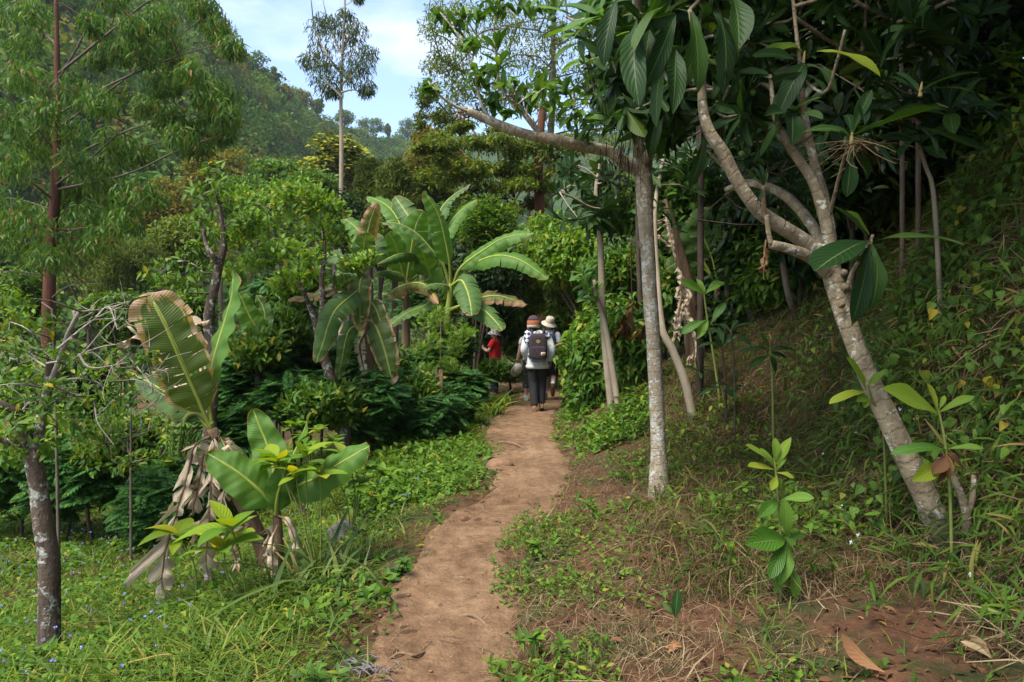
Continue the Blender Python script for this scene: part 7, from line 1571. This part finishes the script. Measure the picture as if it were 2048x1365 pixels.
def backpack(T0, label, body, w, h, dpt, zc, yb, strapm, kind):
    T = Thing('backpack', label, 'backpack', T0.base); T.o.rotation_euler = T0.o.rotation_euler; T.o.scale = T0.o.scale
    a = Acc(); rbox(a, (0, yb, zc), (w / 2, dpt / 2, h / 2), .5); localpart(T.o, 'body', a, M[body])
    a = Acc(); rbox(a, (0, yb - dpt * .42, zc - h * .22), (w * .43, dpt * .22, h * .24), .45); localpart(T.o, 'pocket', a, M[body])
    for s in (-1, 1):
        a = Acc(); tube(a, [(s * w * .26, yb + dpt * .3, zc + h * .40), (s * .115, -.075, 1.515), (s * .125, .02, 1.525), (s * .14, .11, 1.43), (s * .16, .12, 1.28), (s * w * .5, .02, zc - h * .3), (s * w * .42, yb + dpt * .2, zc - h * .40)], .021, 8, 40, 0, 0, True, 0, 1.3); localpart(T.o, 'strap', a, M[strapm])
    a = Acc(); tube(a, [(-.04, yb + .05, zc + h * .47), (-.03, yb + .04, zc + h * .54), (.03, yb + .04, zc + h * .54), (.04, yb + .05, zc + h * .47)], .009, 6, 16); localpart(T.o, 'handle', a, M[strapm])
    if kind:
        a = Acc(); rbox(a, (0, yb, zc - h * .47), (w * .40, dpt * .46, .045), .5); localpart(T.o, 'base', a, M['packgrey'])
        a = Acc(); yy = yb - dpt * .53; r_ = .042
        a.add([(-r_, yy, zc + h * .2), (0, yy, zc + h * .2 - r_), (r_, yy, zc + h * .2), (0, yy, zc + h * .2 + r_)], [[0, 1, 2, 3]]); p1 = localpart(T.o, 'diamond_badge', a, M['gold'], False)
        a = Acc(); r_ = .014
        for sx in (-.012, .012): a.add([(sx - .008, yy - .002, zc + h * .2), (sx, yy - .002, zc + h * .2 - r_), (sx + .008, yy - .002, zc + h * .2), (sx, yy - .002, zc + h * .2 + r_)], [[0, 1, 2, 3]])
        localpart(p1, 'badge_mark', a, M['pack'], False)
        a = Acc(); box(a, (w * .27, yb - dpt * .655, zc - h * .27), (.082, .012, .066)); p2 = localpart(T.o, 'patch', a, M['tan'], False)
        a = Acc(); yy = yb - dpt * .655 - .009; cx, cz = w * .27, zc - h * .27
        tube(a, [(cx - .022, yy, cz - .012), (cx - .008, yy, cz - .016), (cx - .008, yy, cz + .016)], .004, 5, 10); tube(a, [(cx + .02, yy, cz + .016), (cx + .006, yy, cz + .01), (cx + .018, yy, cz - .002), (cx + .004, yy, cz - .016)], .004, 5, 12); localpart(p2, 'patch_lettering', a, M['pack'])
        a = Acc()
        for zz in (zc + h * .32,): tube(a, [(-w * .36, yb - dpt * .40, zz), (0, yb - dpt * .49, zz), (w * .36, yb - dpt * .40, zz)], .005, 5, 20)
        tube(a, [(-w * .42, yb - dpt * .36, zc + h * .01), (0, yb - dpt * .52, zc - h * .005), (w * .42, yb - dpt * .36, zc + h * .01)], .006, 5, 20); localpart(T.o, 'zip', a, M['black_plastic'])
    return T

# the walker in front, seen from behind
x, y = put(1075, 12.9)
J = dict(base, knl=(-.075, .02, .50), anl=(-.06, -.10, .10), toel=(-.07, .06, .05), knr=(.085, .10, .50), anr=(.075, .05, .13), toer=(.085, .20, .05), wrl=(-.20, .14, .98), elr=(.27, -.03, 1.14), wrr=(.25, .08, .93), head=(-.075, .03, 1.60), neck=(-.045, 0, 1.48))
TA, V = human('walker in striped knit hat, pale jacket and black trousers, seen from behind', x, y, 0, J, 'skin_dark')
fuse('jacket', [('t', [(-.04, 0, 1.51), (-.02, 0, 1.42), (0, 0, 1.28), (0, 0, 1.1), (0, -.01, .93), (0, -.01, .80)], [.07, .125, .135, .135, .145, .152], 1.42)] + [('t', [V('sh' + s) * [.8, 1, 1], V('sh' + s) + [0, 0, -.06], V('el' + s), V('wr' + s) + [0, -.01, .02]], [.085, .088, .075, .055]) for s in 'lr'], [M['jacket']], TA.o, .012, 5)
fuse('yoke', [('t', [(-.20, -.01, 1.40), (-.12, 0, 1.46)], [.104, .10]), ('b', (-.17, -.015, 1.33), (.105, .13, .14)), ('b', (.17, -.01, 1.41), (.085, .124, .07))], [M['yoke']], TA.o, .012, 5)
a = Acc(); lathe(a, [(.148, .80), (.155, .80), (.157, .86), (.15, .865)], (0, -.01, 0), 28, None, 1.42, 1.0); localpart(TA.o, 'jacket_hem', a, M['jackethem'])
fuse('trousers', [('t', [(0, 0, 1.0), (0, 0, .86)], [.125, .128], 1.4)] + [legs_of(V, s, (.112, .092, .074), .97) for s in 'lr'], [M['black']], TA.o, .011, 4)
for s in 'lr': shoe(TA, V, s, 'boot', 'sole', .08)
fuse('hair', [('b', V('head') + [0, -.035, -.01], (.082, .07, .10)), ('b', V('head') + [0, -.045, -.08], (.07, .05, .06))], [M['hair']], TA.o, .010, 3)
a = Acc(); lathe(a, [(.095, -.045), (.118, -.05), (.124, -.02), (.125, .0), (.123, .045), (.119, .085), (.116, .088), (.105, .12), (.10, .122), (.082, .155), (.05, .18), (.005, .19)], V('head') + [0, -.01, .02], 24, [0, 0, 0, 1, 1, 1, 2, 2, 3, 3, 3], 1., 1.05); localpart(TA.o, 'hat', a, [M['cream'], M['rust'], M['navyknit'], M['plum']])
backpack(TA, 'plum black canvas backpack with tan patch and ochre diamond on the walker in front', 'pack', .34, .50, .17, 1.22, -.215, 'pack', True)

# the woman beside, half hidden
x, y = put(1060, 14.7)
J = dict(base, ell=(-.245, -.02, 1.13), wrl=(-.30, .0, .90), hdl=(-.35, .05, -.85), anl=(-.09, .12, .10), toel=(-.10, .27, .06), knl=(-.09, .12, .5), anr=(.08, -.1, .12), toer=(.09, .05, .05))
TB, V = human('woman in white tee shirt and mottled cropped trousers carrying a cap in her hand', x, y, 0, J, 'skin', .93)
fuse('shirt', [('t', [(0, 0, 1.50), (0, 0, 1.40), (0, 0, 1.26), (0, 0, 1.1), (0, 0, .94)], [.065, .115, .122, .115, .125], 1.42)] + [('t', [V('sh' + s) * [.8, 1, 1], V('sh' + s) + [0, 0, -.05], V('sh' + s) * .55 + V('el' + s) * .45], [.075, .07, .062]) for s in 'lr'], [M['white']], TB.o, .012, 5)
fuse('trousers', [('t', [(0, 0, 1.0), (0, 0, .88)], [.122, .128], 1.4)] + [legs_of(V, s, (.112, .092, .08), .55) for s in 'lr'], [M['camo']], TB.o, .012, 4)
for s in 'lr': shoe(TB, V, s, 'shoe_white', 'white', .02)
fuse('hair', [('b', V('head') + [0, -.025, .02], (.086, .088, .105)), ('b', V('head') + [0, -.07, -.07], (.05, .05, .09))], [M['hair_brown']], TB.o, .010, 3)
a = Acc(); lathe(a, [(.031, -.012), (.034, 0), (.031, .012)], V('wrl') + [0, 0, .02], 14); localpart(TB.o, 'wristband', a, M['black'])
T = Thing('waist_bag', 'coral red pouch slung at the back of the woman in white', 'bag', TB.base); T.o.scale = TB.o.scale
a = Acc(); rbox(a, (-.0, -.17, 1.04), (.15, .055, .10), .6); localpart(T.o, 'body', a, M['redbag'])
a = Acc(); tube(a, [(.1, -.15, 1.1), (.19, 0, 1.08), (.1, .15, 1.06), (-.1, .15, 1.06), (-.19, 0, 1.08), (-.1, -.15, 1.1)], .014, 6, 36, 0, 0, True, 0, 1.6); localpart(T.o, 'strap', a, M['redbag'])
hb = TB.base + (V('wrl') + np.array([-.04, .02, -.10])) * .93
T = Thing('cap', 'off white brimmed cap hanging from the hand of the woman in white', 'cap', hb); a = Acc()
R_ = np.array(Matrix.Rotation(math.radians(128), 3, 'X') @ Matrix.Rotation(math.radians(25), 3, 'Y'))
lathe(a, [(.105, 0), (.107, .03), (.10, .075), (.07, .115), (.03, .13), (.003, .132)], (.04, -.02, -.03), 18, None, 1, 1.1, R_); o = localpart(T.o, 'crown', a, M['capcloth'])
a = Acc(); lathe(a, [(.06, .0), (.105, -.005), (.125, -.02), (.105, -.012)], (.02, -.02, -.12), 18, None, 1., 1.35, R_); localpart(T.o, 'brim', a, M['tan'])
a = Acc(); p = hb + [.0, 0, .02]
for k in range(6): tube(a, [p, p + [-.09, .0, .05], p + [-.15 + rng.normal() * .01, rng.normal() * .02, .10 + rng.normal() * .025]], [.014, .013, .006], 6, 10)
single('leek_stalk', a, M['leek'], 'pale green stalk poking from the hand of the woman in white', 'vegetable', base=tuple(p))

# the man in the straw hat
x, y = put(1098, 15.0)
J = dict(base, knr=(.10, .06, .52), anr=(.095, -.22, .34), toer=(.10, -.16, .12), knl=(-.085, .12, .5), anl=(-.08, .05, .10), toel=(-.09, .2, .05), head=(.0, .03, 1.64), elr=(.24, -.03, 1.15), wrr=(.20, .12, .98))
TC, V = human('man in woven sun hat, grey shirt and black shorts, lifting his heel', x, y, -.12, J, 'skin')
fuse('shirt', [('t', [(0, 0, 1.52), (0, 0, 1.42), (0, 0, 1.28), (0, 0, 1.1), (0, 0, .92)], [.07, .125, .132, .128, .135], 1.45)] + [('t', [V('sh' + s) * [.8, 1, 1], V('sh' + s) + [0, 0, -.05], V('sh' + s) * .3 + V('el' + s) * .7], [.085, .082, .075]) for s in 'lr'], [M['greyshirt']], TC.o, .012, 5)
fuse('shorts', [('t', [(0, 0, 1.0), (0, 0, .86)], [.128, .132], 1.4)] + [legs_of(V, s, (.118, .105, .10), .04) for s in 'lr'], [M['black']], TC.o, .012, 4)
for s in 'lr':
    fuse('sock', [('t', [V('an' + s) + (V('kn' + s) - V('an' + s)) * .22, V('an' + s)], [.047, .045])], [M['white']], TC.o, .009, 2); shoe(TC, V, s, 'boot', 'sole', .03)
fuse('hair', [('b', V('head') + [0, -.02, .01], (.078, .085, .10))], [M['hair_brown']], TC.o, .010, 3)
a = Acc(); R_ = np.array(Matrix.Rotation(math.radians(20), 3, 'X') @ Matrix.Rotation(math.radians(16), 3, 'Y'))
lathe(a, [(.098, .035), (.165, -.005), (.178, -.02), (.166, .002), (.10, .045), (.098, .05), (.097, .075), (.092, .135), (.075, .16), (.04, .165), (.003, .15)], V('head') + [0, -.01, .015], 26, [0, 0, 0, 0, 0, 1, 0, 0, 0, 0], 1, 1.08, R_); localpart(TC.o, 'hat', a, [M['straw_hat'], M['tan']])
backpack(TC, 'navy blue backpack on the man in the woven sun hat', 'navy', .33, .50, .18, 1.20, -.21, 'navy', False)

# the person in red round the bend
x, y = put(990, 17.2)
J = dict(base, ell=(-.24, .10, 1.18), wrl=(-.10, .34, 1.28), hdl=(.2, .3, .9), pnl=(.3, -1, 0), elr=(.22, .12, 1.16), wrr=(.06, .34, 1.24), hdr=(-.2, .3, .9), pnr=(-.3, -1, 0))
TD, V = human('person in bright red shirt and mottled bucket hat holding up a phone beyond the bend', x, y, 1.25, J, 'skin', .96)
fuse('shirt', [('t', [(0, 0, 1.50), (0, 0, 1.42), (0, 0, 1.28), (0, 0, 1.1), (0, 0, .86)], [.065, .13, .145, .145, .15], 1.4)] + [('t', [V('sh' + s) * [.8, 1, 1], V('sh' + s) + [0, 0, -.04], V('sh' + s) * .35 + V('el' + s) * .65], [.085, .085, .08]) for s in 'lr'], [M['red']], TD.o, .012, 5)
fuse('trousers', [('t', [(0, 0, 1.0), (0, 0, .86)], [.128, .13], 1.4)] + [legs_of(V, s, (.112, .09, .075), .97) for s in 'lr'], [M['navy']], TD.o, .012, 4)
for s in 'lr': shoe(TD, V, s, 'boot')
fuse('hair', [('b', V('head') + [0, -.02, .01], (.078, .085, .10))], [M['hair_brown']], TD.o, .010, 3)
a = Acc(); R_ = np.array(Matrix.Rotation(math.radians(8), 3, 'X'))
lathe(a, [(.095, .03), (.155, -.03), (.165, -.045), (.155, -.022), (.10, .045), (.095, .10), (.08, .125), (.003, .135)], V('head') + [0, 0, .015], 24, None, 1, 1.1, R_); localpart(TD.o, 'hat', a, M['spotted'])
ca, sa = math.cos(1.25), math.sin(1.25); pl = np.array([-.02, .39, 1.40]) * .96
pw_ = TD.base + [pl[0] * ca - pl[1] * sa, pl[0] * sa + pl[1] * ca, pl[2]]
T = Thing('phone', 'small white phone held up by the person in red', 'phone', pw_); T.o.rotation_euler = (0, 0, 1.25)
a = Acc(); rbox(a, (0, 0, 0), (.075, .006, .04), .2); localpart(T.o, 'body', a, M['white']); a = Acc(); box(a, (0, -.0075, 0), (.13, .001, .066)); localpart(T.o, 'screen', a, M['black_plastic'], False)

# someone in blue behind the fine leaved bush
x, y = put(903, 17.6)
TE, V = human('person in blue shirt almost hidden behind the fine leaved bush', x, y, .5, dict(base), 'skin', .95)
fuse('shirt', [('t', [(0, 0, 1.50), (0, 0, 1.42), (0, 0, 1.28), (0, 0, 1.1), (0, 0, .88)], [.065, .13, .14, .138, .145], 1.4)] + [('t', [V('sh' + s) * [.8, 1, 1], V('sh' + s) + [0, 0, -.04], V('sh' + s) * .35 + V('el' + s) * .65], [.085, .085, .08]) for s in 'lr'], [M['blueshirt']], TE.o, .012, 5)
fuse('trousers', [('t', [(0, 0, 1.0), (0, 0, .86)], [.128, .13], 1.4)] + [legs_of(V, s, (.112, .09, .075), .97) for s in 'lr'], [M['black']], TE.o, .012, 4)
for s in 'lr': shoe(TE, V, s, 'boot')
fuse('hair', [('b', V('head') + [0, -.015, .025], (.084, .092, .105))], [M['hair']], TE.o, .010, 3)
